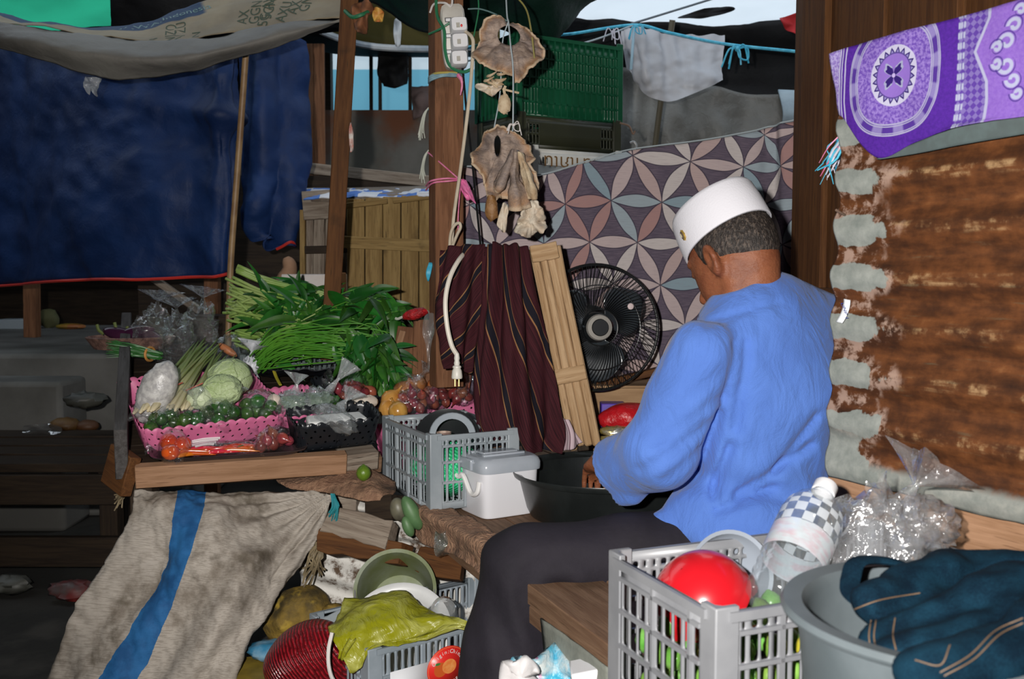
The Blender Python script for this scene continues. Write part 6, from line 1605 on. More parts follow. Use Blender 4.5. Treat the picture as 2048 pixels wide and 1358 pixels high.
for k in range(5):
    b = MB(); Ll = 0.075 + 0.012 * k; wl = 0.0125 + 0.0042 * (k % 3)
    def lf(u, v, k=k, Ll=Ll, wl=wl):
        w = wl * (sin(pi * min(1, v * 0.93 + 0.07)) ** 0.7) * (1.25 - 0.7 * v); s_ = (u - .5) * 2
        return V3(Ll * v, s_ * w, -Ll * (0.10 + 0.10 * k) * v * v + abs(s_) * w * 0.45)
    b.grid(lf, 4, 7); LEAFM.append(to_mesh('leaf', b, LG, 180))
STEM_L = pm('stem_pale', (0.20, 0.34, 0.06), (0.32, 0.42, 0.14), 8, rough=0.4)
STEM_D = pm('stem_green', (0.06, 0.23, 0.02), (0.11, 0.30, 0.03), 8, rough=0.35)
CUT = pm('stem_cut_end', (0.45, 0.46, 0.22), (0.30, 0.30, 0.12), 20, rough=0.6)
def greens(lab, paths, nst, nlf, mat, spread, rs, leaf0=0.45, seed=1, droop=(0.2, 0.9), r0=0.0042):
    """paths: list of 3 control pixels (x, y, Y) from the cut ends to the tips"""
    t = thing('water_spinach_bunch', lab, 'leafy greens', P(*paths[0]), group='bunches of water spinach')
    rr = random.Random(seed); b = MB(); lines = []
    for i in range(nst):
        j = [(rr.gauss(0, 1), rr.gauss(0, 1)) for _ in paths]; e = rr.uniform(-1, 1); e2 = rr.uniform(-1, 1); e3 = rr.uniform(-1, 1)
        pts = [P(x + sp[0] * (e3 * .6 + jx * .35), y + sp[1] * (e * 0.85 + jy * .30), Y + sp[2] * e2) for (x, y, Y), sp, (jx, jy) in zip(paths, spread, j)]
        ln = spline(pts, 14); lines.append(ln); b.tube(ln, [r0 * 1.1] * 3 + [r0 * (1 - 0.045 * k) for k in range(12)], 6)
    mk('stems', b, mat, t, kind='stuff', smooth=180)
    for i in range(nlf):
        ln = lines[rr.randrange(nst)]; s_ = leaf0 + (1 - leaf0) * rr.random() ** 0.8; k = min(int(s_ * 14), 13); p = ln[k].lerp(ln[k + 1], rr.random())
        td = (ln[k + 1] - ln[k]).normalized(); d = (td * rr.uniform(0.0, 0.5) + V3(rr.uniform(-1.1, 1.1), rr.uniform(-1.0, .4), rr.uniform(-.9, .9) - rr.uniform(*droop) * 0.6)).normalized()
        Ml = align(d, up=(rr.uniform(-.5, .5), rr.uniform(-1.0, -.1), rr.uniform(.2, 1)), o=p - t.location) @ Matrix.Scale(rr.uniform(0.65, 1.2), 4)
        place(LEAFM[rr.randrange(5)], 'leaf', Ml, t)
    return t
greens('topmost bunch of leafy greens with thick pale stem ends at left', [(476, 540, 3.20), (540, 565, 3.22), (620, 590, 3.25), (700, 620, 3.28)], 16, 70, STEM_L, [(10, 8, .03), (8, 10, .04), (14, 16, .06), (30, 24, .08)], 0, 0.40, 2, r0=0.0058)
greens('middle bunch of leafy greens with many pale cut stems at left', [(462, 605, 3.18), (520, 610, 3.17), (590, 622, 3.16), (670, 640, 3.17)], 44, 190, STEM_L, [(14, 40, .05), (10, 34, .05), (20, 26, .07), (50, 34, .08)], 0, 0.34, 3, r0=0.0046)
greens('lower left bunch of leafy greens with stems lying on the film', [(468, 672, 3.12), (520, 676, 3.11), (580, 660, 3.10), (640, 640, 3.10)], 20, 90, STEM_L, [(10, 16, .04), (10, 14, .04), (16, 20, .06), (30, 30, .06)], 0, 0.35, 4, r0=0.0042)
greens('right hand bunch of leafy greens in front of the wooden box', [(600, 650, 3.14), (660, 625, 3.14), (730, 620, 3.14), (790, 640, 3.16)], 26, 200, STEM_D, [(30, 30, .05), (30, 26, .06), (30, 30, .07), (26, 46, .07)], 0, 0.15, 5, r0=0.0028)
greens('front bunch of thin bright stems lying in the clear crate', [(512, 722, 3.02), (560, 690, 3.0), (650, 682, 2.98), (740, 690, 2.98), (775, 720, 2.96)], 66, 190, STEM_D, [(12, 26, .05), (20, 34, .05), (26, 34, .06), (36, 34, .06), (24, 40, .05)], 0, 0.60, 6, droop=(0.5, 1.4), r0=0.0026)
greens('drooping leaves hanging at the right end of the clear crate', [(690, 700, 3.0), (730, 700, 2.97), (760, 715, 2.95), (770, 745, 2.94)], 14, 110, STEM_D, [(30, 20, .03), (26, 20, .04), (24, 24, .04), (26, 20, .04)], 0, 0.2, 8, droop=(0.8, 1.6), r0=0.0026)
b = MB(); b.tube(spline([PT(548, 742, .05), PT(553, 755, .04), PT(561, 770, .035)], 8), 0.005, 6, flat=0.4); one('yellow_tie', b, pm('yellow_tie', (0.42, 0.36, 0.03)), 'yellow ribbon hanging below the clear crate', 'ribbon')

# boards and red net by the post
wdg = thing('leaning_boards', 'brown boards leaning between the greens and the square post', 'boards', P(820, 770, 3.0))
plank('board', P(800, 790, 3.0), P(820, 655, 3.06), 0.075, 0.014, W_POST, wdg, up=(0, -1, 0.2)); plank('board', P(846, 790, 2.98), P(850, 640, 3.04), 0.07, 0.014, W_POST, wdg, up=(0.2, -1, 0.2)); plank('board', P(775, 768, 2.99), P(806, 662, 3.05), 0.02, 0.012, W_EDGE, wdg, up=(0, -1, 0.2))
rn = thing('red_net_bag', 'small red net bag tied to the square post by the greens', 'net bag', P(830, 640, 2.95))
c_ = P(830, 628, 2.90); b = MB(); b.ell(c_, (0.038, 0.025, 0.016), 20, 12, M=Matrix.Rotation(-0.25, 3, 'Y'), fn=lambda d: 1 + 0.18 * fbm(d * 3)); mk('net', b, pm('red_net', (0.50, 0.015, 0.02), (0.26, 0.008, 0.01), 90, rough=0.4, bump=0.9, bscale=120), rn)
b = MB(); b.tube(spline([c_ + V3(-.036, 0, -.008), c_ + V3(-.05, 0, -.014), c_ + V3(-.058, 0, -.012)], 6), 0.004, 6); b.tube(spline([c_ + V3(.034, 0, .008), c_ + V3(.045, .02, .0), P(866, 640, 2.86)], 6), 0.004, 6); mk('tie', b, pm('pale_string', (0.42, 0.44, 0.38)), rn)
b = flap([(850, 632), (868, 628), (870, 660), (862, 690), (860, 735), (855, 736), (852, 690), (844, 665)], 2.82, 0.012, 6, 40, seed=4, fr=20); one('torn_film', b, FILM_HAZY, 'torn strip of clear film hanging on the post', 'plastic strip', thick=0.0, smooth=60)
# ------------------------------------------------------------------ the man in the blue shirt
fdir = V3(-0.6, 0.8, 0.0); adir = V3(0.8, 0.6, 0.0)          # where he faces; towards his right
HC = P(1464, 500, 2.04)                                        # head centre
ta = radians(34)
hf = fdir * cos(ta) - V3(0, 0, 1) * sin(ta); hu = V3(0, 0, 1) * cos(ta) + fdir * sin(ta); ha = adir
HR = [list(ha), list(hf), list(hu)]
NB = P(1508, 618, 2.00)                                        # base of the neck
LS, RS_ = P(1408, 712, 1.90), P(1640, 660, 2.10)
LE, LW = P(1322, 900, 1.92), P(1214, 915, 2.20)
RE, RW = V3(0.57, 2.34, 0.80), V3(0.43, 2.36, 0.655)
CH, WA, PV = P(1535, 765, 2.045), P(1525, 920, 2.05), P(1500, 1030, 2.045)
TR = [list(adir), list(fdir), [0, 0, 1]]
LH, LK, LA = P(1440, 1090, 2.0), P(1033, 1128, 1.955), V3(-0.035, 1.955, 0.07)
RH_, RK, RA = V3(0.52, 2.16, 0.53), V3(0.56, 2.57, 0.545), V3(0.36, 2.84, 0.505)
def hp(a, f, u): return HC + ha * a + hf * f + hu * u
def finger(p, a, b, c, r, k=0.004): return np.minimum(s_cone(p, a, b, r, r * .9), s_cone(p, b, c, r * .9, r * .75))
def hand(p, w, d, n, side):
    """palm with five bent fingers; d points along the hand, n out of its back"""
    w, d, n = Vector(w), Vector(d).normalized(), Vector(n); n = (n - d * n.dot(d)).normalized(); x = d.cross(n) * side
    pc = w + d * 0.045
    o = s_ell(p, pc, (0.040, 0.048, 0.016), [list(x), list(d), list(n)])
    o = smin(o, s_cone(p, w - d * 0.02, w + d * 0.02, 0.026, 0.028), 0.015)
    for i, L in enumerate((0.062, 0.072, 0.068, 0.052)):
        a = pc + x * (0.027 - 0.018 * i) + d * 0.034; m = a + d * (L * 0.5) - n * (0.008 + 0.003 * i); e = m + d * (L * 0.32) - n * (L * 0.42)
        o = smin(o, finger(p, a, m, e, 0.0092 - 0.0005 * i), 0.006)
    a = w + d * 0.02 + x * 0.028; m = a + x * 0.026 + d * 0.022 - n * 0.006; e = m + d * 0.028 - x * 0.004 - n * 0.010
    return smin(o, finger(p, a, m, e, 0.0105), 0.008)
LHd = (V3(0.175, 2.42, 0.535) - LW).normalized(); RHd = V3(-0.55, 0.2, -0.62).normalized()
def skin(p):
    d = s_ell(p, HC, (0.074, 0.096, 0.098), HR)
    d = smin(d, s_ell(p, hp(0, 0.040, -0.060), (0.058, 0.060, 0.066), HR), 0.035)      # face and jaw
    d = smin(d, s_ell(p, hp(0, 0.085, -0.098), (0.028, 0.026, 0.020), HR), 0.02)       # chin
    d = smin(d, s_cone(p, hp(0, 0.092, -0.012), hp(0, 0.116, -0.046), 0.007, 0.013), 0.014)   # nose
    d = smin(d, s_ell(p, hp(0, 0.086, -0.074), (0.026, 0.014, 0.009), HR), 0.010)      # lips
    d = smin(d, s_ell(p, hp(0, 0.080, 0.018), (0.050, 0.018, 0.010), HR), 0.012)       # brow
    for s_ in (-1, 1):
        d = smax(d, -s_ell(p, hp(s_ * 0.032, 0.100, -0.004), (0.017, 0.014, 0.011), HR), 0.010)
        d = smin(d, s_ell(p, hp(s_ * 0.032, 0.084, -0.004), (0.012, 0.010, 0.010), HR), 0.003)
        ec = hp(s_ * 0.084, -0.006, -0.028)
        eR = [list((ha * s_ * 0.85 + hf * 0.52).normalized()), list((hf * 0.85 - ha * s_ * 0.52).normalized()), list(hu)]
        ear = s_ell(p, ec, (0.012, 0.022, 0.036), eR); ear = smax(ear, -s_ell(p, ec + ha * s_ * 0.012 + hf * 0.002, (0.010, 0.013, 0.023), eR), 0.005)
        d = smin(d, ear, 0.006)
        d = smin(d, s_ell(p, hp(s_ * 0.074, 0.0, -0.05), (0.006, 0.008, 0.010), HR), 0.004)
    nk = s_cone(p, hp(0, -0.030, -0.055), NB + V3(0, 0, -0.02), 0.050, 0.062)
    for s_ in (-1, 1): nk = smin(nk, s_cone(p, hp(s_ * 0.05, -0.02, -0.05), NB + adir * (s_ * 0.05) + V3(0, 0, -.01), 0.017, 0.020), 0.02)
    d = smin(d, nk, 0.025)
    d = smin(d, s_ell(p, CH, (0.17, 0.10, 0.19), TR), 0.05); d = smin(d, s_ell(p, WA, (0.14, 0.10, 0.14), TR), 0.05); d = smin(d, s_ell(p, PV, (0.15, 0.12, 0.10), TR), 0.04)
    for S_, E_, W_ in ((LS, LE, LW), (RS_, RE, RW)):
        d = smin(d, s_cone(p, S_, E_, 0.048, 0.038), 0.02); d = smin(d, s_cone(p, E_, W_, 0.038, 0.026), 0.012)
    d = smin(d, hand(p, LW + LHd * 0.02, LHd, V3(0, -0.2, 1), 1), 0.012); d = smin(d, hand(p, RW + RHd * 0.01, RHd, V3(0, -1, 0.3), -1), 0.012)
    d = smin(d, s_cone(p, LH, LK, 0.066, 0.050), 0.02); d = smin(d, s_cone(p, LK, LA, 0.046, 0.032), 0.015)
    d = smin(d, s_cone(p, LA - V3(0, 0, .02), LA + V3(-0.10, 0.02, -0.045), 0.034, 0.024), 0.02); d = smin(d, s_cone(p, LA + V3(-0.10, .02, -.045), LA + V3(-0.16, .03, -.052), 0.026, 0.016), 0.012)
    d = smin(d, s_cone(p, RH_, RK, 0.060, 0.048), 0.02); d = smin(d, s_cone(p, RK, RA, 0.040, 0.03), 0.012)
    return d
man = thing('person', 'man in a white cap and blue shirt bending over a black tub', 'person', (0.45, 2.04, ZP))
M = MatB('warm_skin')
n1 = M.noise(M.tc('Object'), 26, 5); n2 = M.noise(M.tc('Object'), 150, 3)
M.col(M.mix(n1.ss(0.35, 0.7), (0.27, 0.092, 0.040), (0.19, 0.058, 0.025))); M.set(Roughness=0.55); M.b.inputs['Subsurface Weight'].default_value = 0.12; M.b.inputs['Subsurface Radius'].default_value = (0.01, 0.004, 0.002)
n3 = M.noise(M.mapping(M.tc('Object'), (1, 1, 2.5)), 70, 4, 0.7); M.bump(n2 * 0.4 + n1 + n3, 0.5, 0.004); SKINM = M.m
lo = np.array((-0.25, 1.78, -0.02)); hi = np.array((0.80, 2.62, 1.32))
# head, neck and hands finely, joined with the rest of the body in one surface
b = MB(); vs, fs = nets(skin, lo, hi, 0.0068); b.np(vs, fs)
mk('body', b, SKINM, man, smooth=180)
# eyes stay part of the face
for s_ in (-1, 1):
    b = MB(); b.ell(hp(s_ * 0.032, 0.0895, -0.004), (0.006, 0.006, 0.006), 10, 8); mk('eye', b, pm('eye_dark', (0.03, 0.02, 0.015), rough=0.1), man)
# cropped greying hair
def hair(p):
    d = s_ell(p, HC + hf * -0.004, (0.0785, 0.0995, 0.101), HR)
    q = p - A3(HC); f_ = q @ A3(hf); u_ = q @ A3(hu); a_ = q @ A3(ha)
    d = d + 0.0012 * npn(p, 420)
    d = smax(d, f_ - 0.030 - 0.2 * u_, 0.008)
    return smax(d, -(u_ + 0.044 - 0.30 * np.minimum(f_, 0) - 0.22 * np.abs(a_)), 0.010)
M = MatB('cropped_hair'); n1 = M.noise(M.mapping(M.tc('Object'), (1, 1, 0.4)), 210, 3, 0.7)
x, y, z = M.xyz(M.tc('Object'))
M.col(M.mix(n1.ss(0.45, 0.68), (0.016, 0.011, 0.009), (0.10, 0.075, 0.06))); M.set(Roughness=0.6); M.bump(n1, 1.0, 0.004)
h_lo = np.array(HC) - 0.14; h_hi = np.array(HC) + 0.14
mk('hair', blob(hair, h_lo, h_hi, 0.0042), M.m, man, smooth=180)
# white cap
cM = frame(ha, hf, hu, hp(0, -0.004, 0.024))
cap = MB(); cap.lathe([(0.0825, 0.0), (0.0850, 0.001), (0.0855, 0.006), (0.0845, 0.045), (0.0815, 0.078), (0.0785, 0.086), (0.070, 0.0905), (0.045, 0.093), (0.0005, 0.094)], 56, M=cM, sx=0.98, sy=1.20)
M = MatB('white_cap_felt'); n1 = M.noise(M.tc('Object'), 260, 3)
M.col((0.70, 0.69, 0.74)); M.set(Roughness=0.9); M.bump(n1, 0.25, 0.002)
cp = mk('cap', cap, M.m, man, smooth=50, thick=0.003)
bd = hp(0, -0.004, 0.024) - ha * 0.078 + hf * 0.035 + hu * 0.034
bn = (-ha * 0.9 + hf * 0.36).normalized(); Mb = align(bn, up=tuple(hu), axis='Z').to_3x3()
b = MB(); b.ell(bd + bn * 0.0035, (0.0075, 0.0125, 0.003), 16, 8, M=Mb, fn=lambda d: 1 + 0.08 * cos(8 * math.atan2(d.y, d.x)))
bg_ = mk('badge', b, pm('badge_gold', (0.55, 0.36, 0.08), metal=0.6, rough=0.35), cp)
b = MB(); b.ell(bd + bn * 0.0062, (0.0050, 0.0090, 0.002), 12, 6, M=Mb); mk('badge_centre', b, pm('badge_dark', (0.08, 0.055, 0.04)), cp)
b = MB(); b.ell(bd + bn * 0.0082, (0.0022, 0.0055, 0.0012), 10, 6, M=Mb); mk('badge_mark', b, pm('badge_pale', (0.5, 0.45, 0.3)), cp)

# blue long shirt with loose sleeves
ARM_D = (LE - LS).normalized()
CU = P(1232, 938, 2.04)                                          # cuff centre
CD = (CU - LE).normalized()
def shirt(p):
    d = s_cone(p, LS + V3(0, 0, -0.005), RS_ + V3(0, 0, -0.005), 0.064, 0.068)
    d = smin(d, s_cone(p, P(1555, 612, 2.03), RS_, 0.052, 0.062), 0.03)
    d = smin(d, s_cone(p, NB + V3(0, 0.0, -0.02), CH, 0.088, 0.15), 0.05)
    d = smin(d, s_ell(p, CH, (0.215, 0.135, 0.22), TR), 0.05)
    d = smin(d, s_ell(p, WA, (0.178, 0.135, 0.19), TR), 0.06)
    d = smin(d, s_ell(p, PV + V3(0.01, 0, -0.01), (0.205, 0.175, 0.105), TR), 0.05)
    # tail spread over the thigh and the bench
    d = smin(d, s_cone(p, P(1450, 1010, 1.99), P(1330, 1046, 1.975), 0.085, 0.030), 0.035)
    d = smin(d, s_cone(p, P(1330, 1048, 1.97), P(1268, 1041, 1.985), 0.024, 0.008), 0.02)
    # folds over back and flank
    q = p - A3(WA); s_ = q @ A3(adir); z_ = q[:, 2]; f_ = q @ A3(fdir)
    d = d + 0.0045 * np.sin((z_ * 70 + s_ * 26 + 3 * npn(p, 6))) * np.exp(-((z_ + 0.03) / 0.09) ** 2)
    FOLD = np.zeros(len(p))
    ds = np.abs(s_ + 0.115 - 0.06 * np.sin(z_ * 9 + 0.4))
    for (aa, bb, w, dep) in ((P(1452, 560 + 240, 1.86), P(1468, 690, 1.87), 0.012, 0.011), (P(1495, 690, 1.87), P(1478, 860, 1.86), 0.012, 0.012), (P(1445, 830, 1.87), P(1420, 960, 1.87), 0.010, 0.018), (P(1470, 900, 1.86), P(1440, 1010, 1.86), 0.010, 0.016), (P(1560, 985, 1.86), P(1440, 1030, 1.87), 0.009, 0.014), (P(1640, 900, 1.86), P(1480, 1000, 1.87), 0.010, 0.014), (P(1650, 840, 1.86), P(1560, 950, 1.86), 0.009, 0.012), (P(1440, 740, 1.85), P(1330, 830, 1.86), 0.014, 0.005), (P(1432, 800, 1.85), P(1310, 885, 1.86), 0.013, 0.006), (P(1415, 850, 1.85), P(1285, 940, 1.86), 0.012, 0.007), (P(1400, 905, 1.85), P(1330, 960, 1.86), 0.010, 0.006), (P(1400, 650, 1.9), P(1560, 605, 1.9), 0.006, 0.005)):
        a3, b3 = A3(aa), A3(bb); ba = b3 - a3; pa = p - a3; n_ = np.array((0.0, 1.0, 0.0)); pa = pa - np.outer(pa @ n_, n_); ba = ba - n_ * (ba @ n_)
        t_ = np.clip((pa @ ba) / (ba @ ba), 0, 1); dd = np.linalg.norm(pa - t_[:, None] * ba, axis=1)
        FOLD = FOLD + dep * np.exp(-(dd / w) ** 2) * (p[:, 1] < 2.02)
    # left sleeve
    sl = s_cone(p, LS, LE + V3(0, 0, 0.01), 0.072, 0.073); sl = smin(sl, s_cone(p, LE + V3(0.005, 0, 0.0), CU, 0.072, 0.062), 0.03)
    sl = sl + 0.004 * np.sin((p - A3(LS)) @ A3(ARM_D) * 46 + 2.2 * npn(p, 9)) * np.clip(((p - A3(LS)) @ A3(ARM_D)) / 0.2, 0, 1)
    sl = smin(sl, s_cone(p, CU + V3(0.03, -0.04, -0.045), CU + V3(0.0, -0.02, -0.06), 0.022, 0.014), 0.03)
    cut = (p - A3(CU)) @ A3(CD) - 0.004
    sl = smax(sl, cut, 0.004)
    inner = s_cone(p, CU - CD * 0.035, CU + CD * 0.06, 0.034, 0.046)
    sl = smax(sl, -inner, 0.004)
    d = smin(d, sl, 0.003)
    # right sleeve
    sr = s_cone(p, RS_, RE, 0.076, 0.070); sr = smin(sr, s_cone(p, RE, RE.lerp(RW, 0.62), 0.068, 0.056), 0.02)
    d = smin(d, sr, 0.02)
    # neck opening
    cz = P(1468, 580, 2.0) + V3(-0.342, 0, 0.940) * 0.062
    d = smax(d, -s_ell(p, cz, (0.088, 0.13, 0.064), [[0.940, 0, 0.342], [0, 1, 0], [-0.342, 0, 0.940]]), 0.006)
    return d + FOLD + 0.002 * npn(p, 24, 3) + 0.0022 * np.abs(npn(p * np.array((1.0, 1.0, 0.55)), 42, 1.3))
M = MatB('blue_shirt_cotton'); n1 = M.noise(M.tc('Object'), 9, 5); n2 = M.noise(M.tc('Object'), 420, 2)
M.col(M.mix(n1.ss(0.3, 0.7), (0.098, 0.205, 0.59), (0.084, 0.178, 0.53))); M.set(Roughness=0.85); M.b.inputs['Specular IOR Level'].default_value = 0.15; M.b.inputs['Sheen Weight'].default_value = 0.15
n4 = M.noise(M.mapping(M.tc('Object'), (1.2, 1.2, 0.6), rot=(0, 0.5, 0)), 13, 3, 0.5, 1.2); M.bump(n2 * 0.2 + n4 * 2.2, 0.45, 0.010)
mk('shirt', blob(shirt, (0.05, 1.76, 0.40), (0.92, 2.52, 1.12), 0.0068), M.m, man, smooth=180)
# dark trousers
def trousers(p):
    d = s_cone(p, LH, LK + V3(0.02, 0, 0.0), 0.088, 0.074)
    d = smin(d, s_cone(p, LK + V3(0.005, 0, -0.005), LA + V3(0.012, 0, 0.03), 0.075, 0.120), 0.035)
    d = smin(d, s_ell(p, PV + V3(0, 0, -0.03), (0.17, 0.14, 0.085), TR), 0.04)
    d = smin(d, s_cone(p, RH_, RK, 0.078, 0.062), 0.02); d = smin(d, s_cone(p, RK, RA, 0.055, 0.05), 0.02)
    # folds behind the knee and down the shin
    kb = A3(LK + V3(0.085, 0, -0.055)); q = p - kb
    d = smin(d, s_cone(p, LK + V3(0.055, -0.02, -0.055), LK + V3(0.085, -0.01, -0.075), 0.030, 0.020), 0.02)
    rr = np.linalg.norm(q[:, [0, 2]], axis=1)
    d = d + 0.0055 * np.sin(rr * 95 + 1.5 * npn(p, 10)) * np.exp(-(rr / 0.10) ** 2)
    sh = p - A3(LK); d = d + 0.0035 * np.sin(sh[:, 0] * 95 + sh[:, 2] * 18 + 1.5 * npn(p, 6)) * np.clip(-sh[:, 2] / 0.12, 0, 1)
    d = d + 0.003 * np.sin(sh[:, 0] * 38 + sh[:, 2] * 30 + 2 * npn(p, 7))
    return np.maximum(d, -(p[:, 2] - 0.075))
TRO = pm('dark_trousers', (0.020, 0.017, 0.024), (0.014, 0.012, 0.017), 10, rough=0.8, bump=0.2, bscale=60, spec=0.25)
mk('trousers', blob(trousers, (-0.17, 1.82, 0.03), (0.76, 2.30, 0.70), 0.0072), TRO, man, smooth=180)
b = MB(); b.box(LA + V3(-0.075, 0.015, -0.068 - 0.0), (0.135, 0.048, 0.010)); mk('sandal', b, BLACK_PL, man, bevel=0.006)
# ------------------------------------------------------------------ black tub
TC = V3(0, 0, 0); tcp = P(1207, 936, 2.43); RT = 372 * 2.43 / F / 2
tz = tcp.z - ZP
b = MB(); b.lathe([(0.001, 0.006), (RT * 0.76, 0.006), (RT * 0.80, 0.02), (RT * 0.90, tz - 0.012), (RT * 0.985, tz - 0.004), (RT, tz), (RT * 1.004, tz - 0.004), (RT * 0.985, tz - 0.014), (RT * 0.93, tz - 0.018), (RT * 0.84, 0.02), (RT * 0.80, 0.002), (0.001, 0.0)], 72, M=Matrix.Translation(V3(tcp.x, tcp.y, ZP)))
one('black_tub', b, pm('tub_black', (0.010, 0.012, 0.012), (0.016, 0.019, 0.019), 9, rough=0.30, bump=0.1), 'round black plastic tub the man reaches into', 'tub')

# ------------------------------------------------------------------ white lidded box with rope handle
r_ = V3(0.862, 0.507, 0).normalized(); s__ = V3(-0.507, 0.862, 0).normalized()
wc0 = PZ(968, 1042, ZP + 0.002)                                  # near bottom corner
Wb, Db, Hb = 0.162, 0.155, 0.125
wbx = thing('storage_box', 'white plastic storage box with a clear grey lid beside the tub', 'box', M=frame(r_, s__, V3(0, 0, 1), wc0 + r_ * Wb / 2 + s__ * Db / 2))
def rr_ring(hx, hy, z, r=0.02, n=40, e=0.28):
    return [V3(math.copysign(abs(cos(a)) ** e, cos(a)) * hx, math.copysign(abs(sin(a)) ** e, sin(a)) * hy, z) for a in [2 * pi * (k + .5) / n for k in range(n)]]
def rings(mb, rs, cap0=True, cap1=True):
    n = len(rs[0]); vs = sum(rs, []); fs = [(j * n + i, j * n + (i + 1) % n, (j + 1) * n + (i + 1) % n, (j + 1) * n + i) for j in range(len(rs) - 1) for i in range(n)]
    if cap0: fs.append(tuple(range(n - 1, -1, -1)))
    if cap1: fs.append(tuple((len(rs) - 1) * n + i for i in range(n)))
    return mb.add(vs, fs)
b = MB(); rings(b, [rr_ring(Wb * .455, Db * .455, 0.0), rr_ring(Wb * .47, Db * .47, 0.004), rr_ring(Wb * .50, Db * .50, Hb)]); mk('body', b, pm('box_white', (0.76, 0.76, 0.80), rough=0.35), wbx, local=True, smooth=35)
LIDM = pm('lid_grey', (0.52, 0.56, 0.62), (0.44, 0.49, 0.55), 8, rough=0.2, trans=0.25)
b = MB(); rings(b, [rr_ring(Wb * .53, Db * .53, Hb - 0.014), rr_ring(Wb * .535, Db * .535, Hb - 0.008), rr_ring(Wb * .535, Db * .535, Hb + 0.004), rr_ring(Wb * .51, Db * .51, Hb + 0.014), rr_ring(Wb * .46, Db * .46, Hb + 0.020)]); ld = mk('lid', b, LIDM, wbx, local=True, smooth=35)
b = MB(); b.box((0.0, 0.0, Hb + 0.024), (Wb * .30, Db * .12, 0.003)); b.box((0.0, Db * .2, Hb + 0.022), (Wb * .36, 0.006, 0.003)); b.box((0.0, -Db * .2, Hb + 0.022), (Wb * .36, 0.006, 0.003)); mk('lid_grip', b, LIDM, ld, local=True, bevel=0.002)
b = MB(); b.box((-Wb * .53, 0.0, Hb + 0.002), (0.006, 0.03, 0.014)); mk('latch', b, LIDM, wbx, local=True, bevel=0.003)
b = MB(); b.tube(spline([V3(-Wb * .5, 0.055, Hb - 0.028), V3(-Wb * .60, 0.065, Hb - 0.030), V3(-Wb * .70, 0.050, Hb - 0.018), V3(-Wb * .62, 0.018, Hb - 0.032), V3(-Wb * .60, -0.002, Hb - 0.026), V3(-Wb * .56, -0.028, Hb - 0.065), V3(-Wb * .54, -0.055, Hb - 0.060), V3(-Wb * .50, -0.055, Hb - 0.035)], 40), 0.0062, 8); mk('rope_handle', b, pm('rope_white', (0.76, 0.75, 0.74), rough=0.6), wbx, local=True)

# ------------------------------------------------------------------ grey crate with green net bag (left of the white box)
GREYCR = pm('grey_crate_plastic', (0.36, 0.40, 0.43), (0.29, 0.33, 0.36), 10, rough=0.35, trans=0.12)
PALECR = pm('pale_crate_plastic', (0.25, 0.255, 0.27), (0.20, 0.205, 0.22), 10, rough=0.35, trans=0.12)
k0 = PZ(862, 872, 0.66); rg = V3(0.894, 0.447, 0); sg2 = V3(-0.447, 0.894, 0); Lg, Wg, Hg = 0.235, 0.345, 0.185
hl = (0.0022, 0.003, 0.5); hb_ = (0.0014, 0.003, 0.35)
crate('grey_crate', 'grey lattice crate with a green net bag, left of the white box', frame(rg, sg2, V3(0, 0, 1), k0 + rg * Lg / 2 + sg2 * Wg / 2 + V3(0, 0, 0.475 - 0.66)), Lg, Wg, Hg, GREYCR,
      [(0.016, (0.0028, 0.0028, 0.9)), (0.040, hb_), (0.050, hb_), (0.050, hb_)], [(0.016, (0.0028, 0.0028, 0.9)), (0.045, hb_), (0.05, hb_), (0.05, hb_)], pitch=0.0155, post=0.028, rib=4, posth=0.004, pitch_s=0.0205, thick=0.003)
gc = k0 + rg * 0.085 + sg2 * 0.12 + V3(0, 0, 0.485 - 0.66 + 0.075); Mg = frame(rg, sg2, V3(0, 0, 1)).to_3x3()
b = blob(lambda p: s_ell(p, gc, (0.085, 0.125, 0.080), [list(rg), list(sg2), [0, 0, 1]]) + 0.006 * npn(p, 26), np.array(gc) - 0.15, np.array(gc) + 0.15, 0.008)
M = MatB('green_net'); x, y, z = M.xyz(M.tc('Object')); nn_ = M.noise(M.tc('Object'), 60, 3)
wv = ((x + y) * 420.0).sin() * ((z) * 420.0).sin()
M.col(M.mix(wv.ss(-0.4, 0.5), (0.02, 0.42, 0.16), (0.06, 0.66, 0.30))); M.set(Roughness=0.35); M.bump(wv + nn_, 0.5, 0.004)
one('green_net_bag', b, M.m, 'bright green net bag inside the grey crate', 'net bag', smooth=180)
b = MB(); q = k0 + rg * 0.15 + sg2 * 0.25 + V3(0, 0, 0.48 - 0.66); b.lathe([(0.001, 0.0), (0.05, 0.002), (0.085, 0.05), (0.088, 0.056), (0.080, 0.05), (0.045, 0.008), (0.001, 0.006)], 32, M=Matrix.Translation(q + V3(0, 0, 0.10)) @ Matrix.Rotation(0.9, 4, 'X')); one('dark_bowl', b, pm('dark_bowl', (0.02, 0.022, 0.024), rough=0.3), 'dark plastic bowl lying in the grey crate', 'bowl')
b = MB(); q = P(905, 872, 2.60); b.lathe([(0.045, -0.004), (0.058, 0.0), (0.062, 0.006), (0.060, 0.010), (0.045, 0.004)], 32, M=align(V3(0.1, -1, 0.2), o=q, axis='Z')); one('grey_ring_lid', b, LIDM, 'grey plastic ring standing against the back of the grey crate', 'lid')
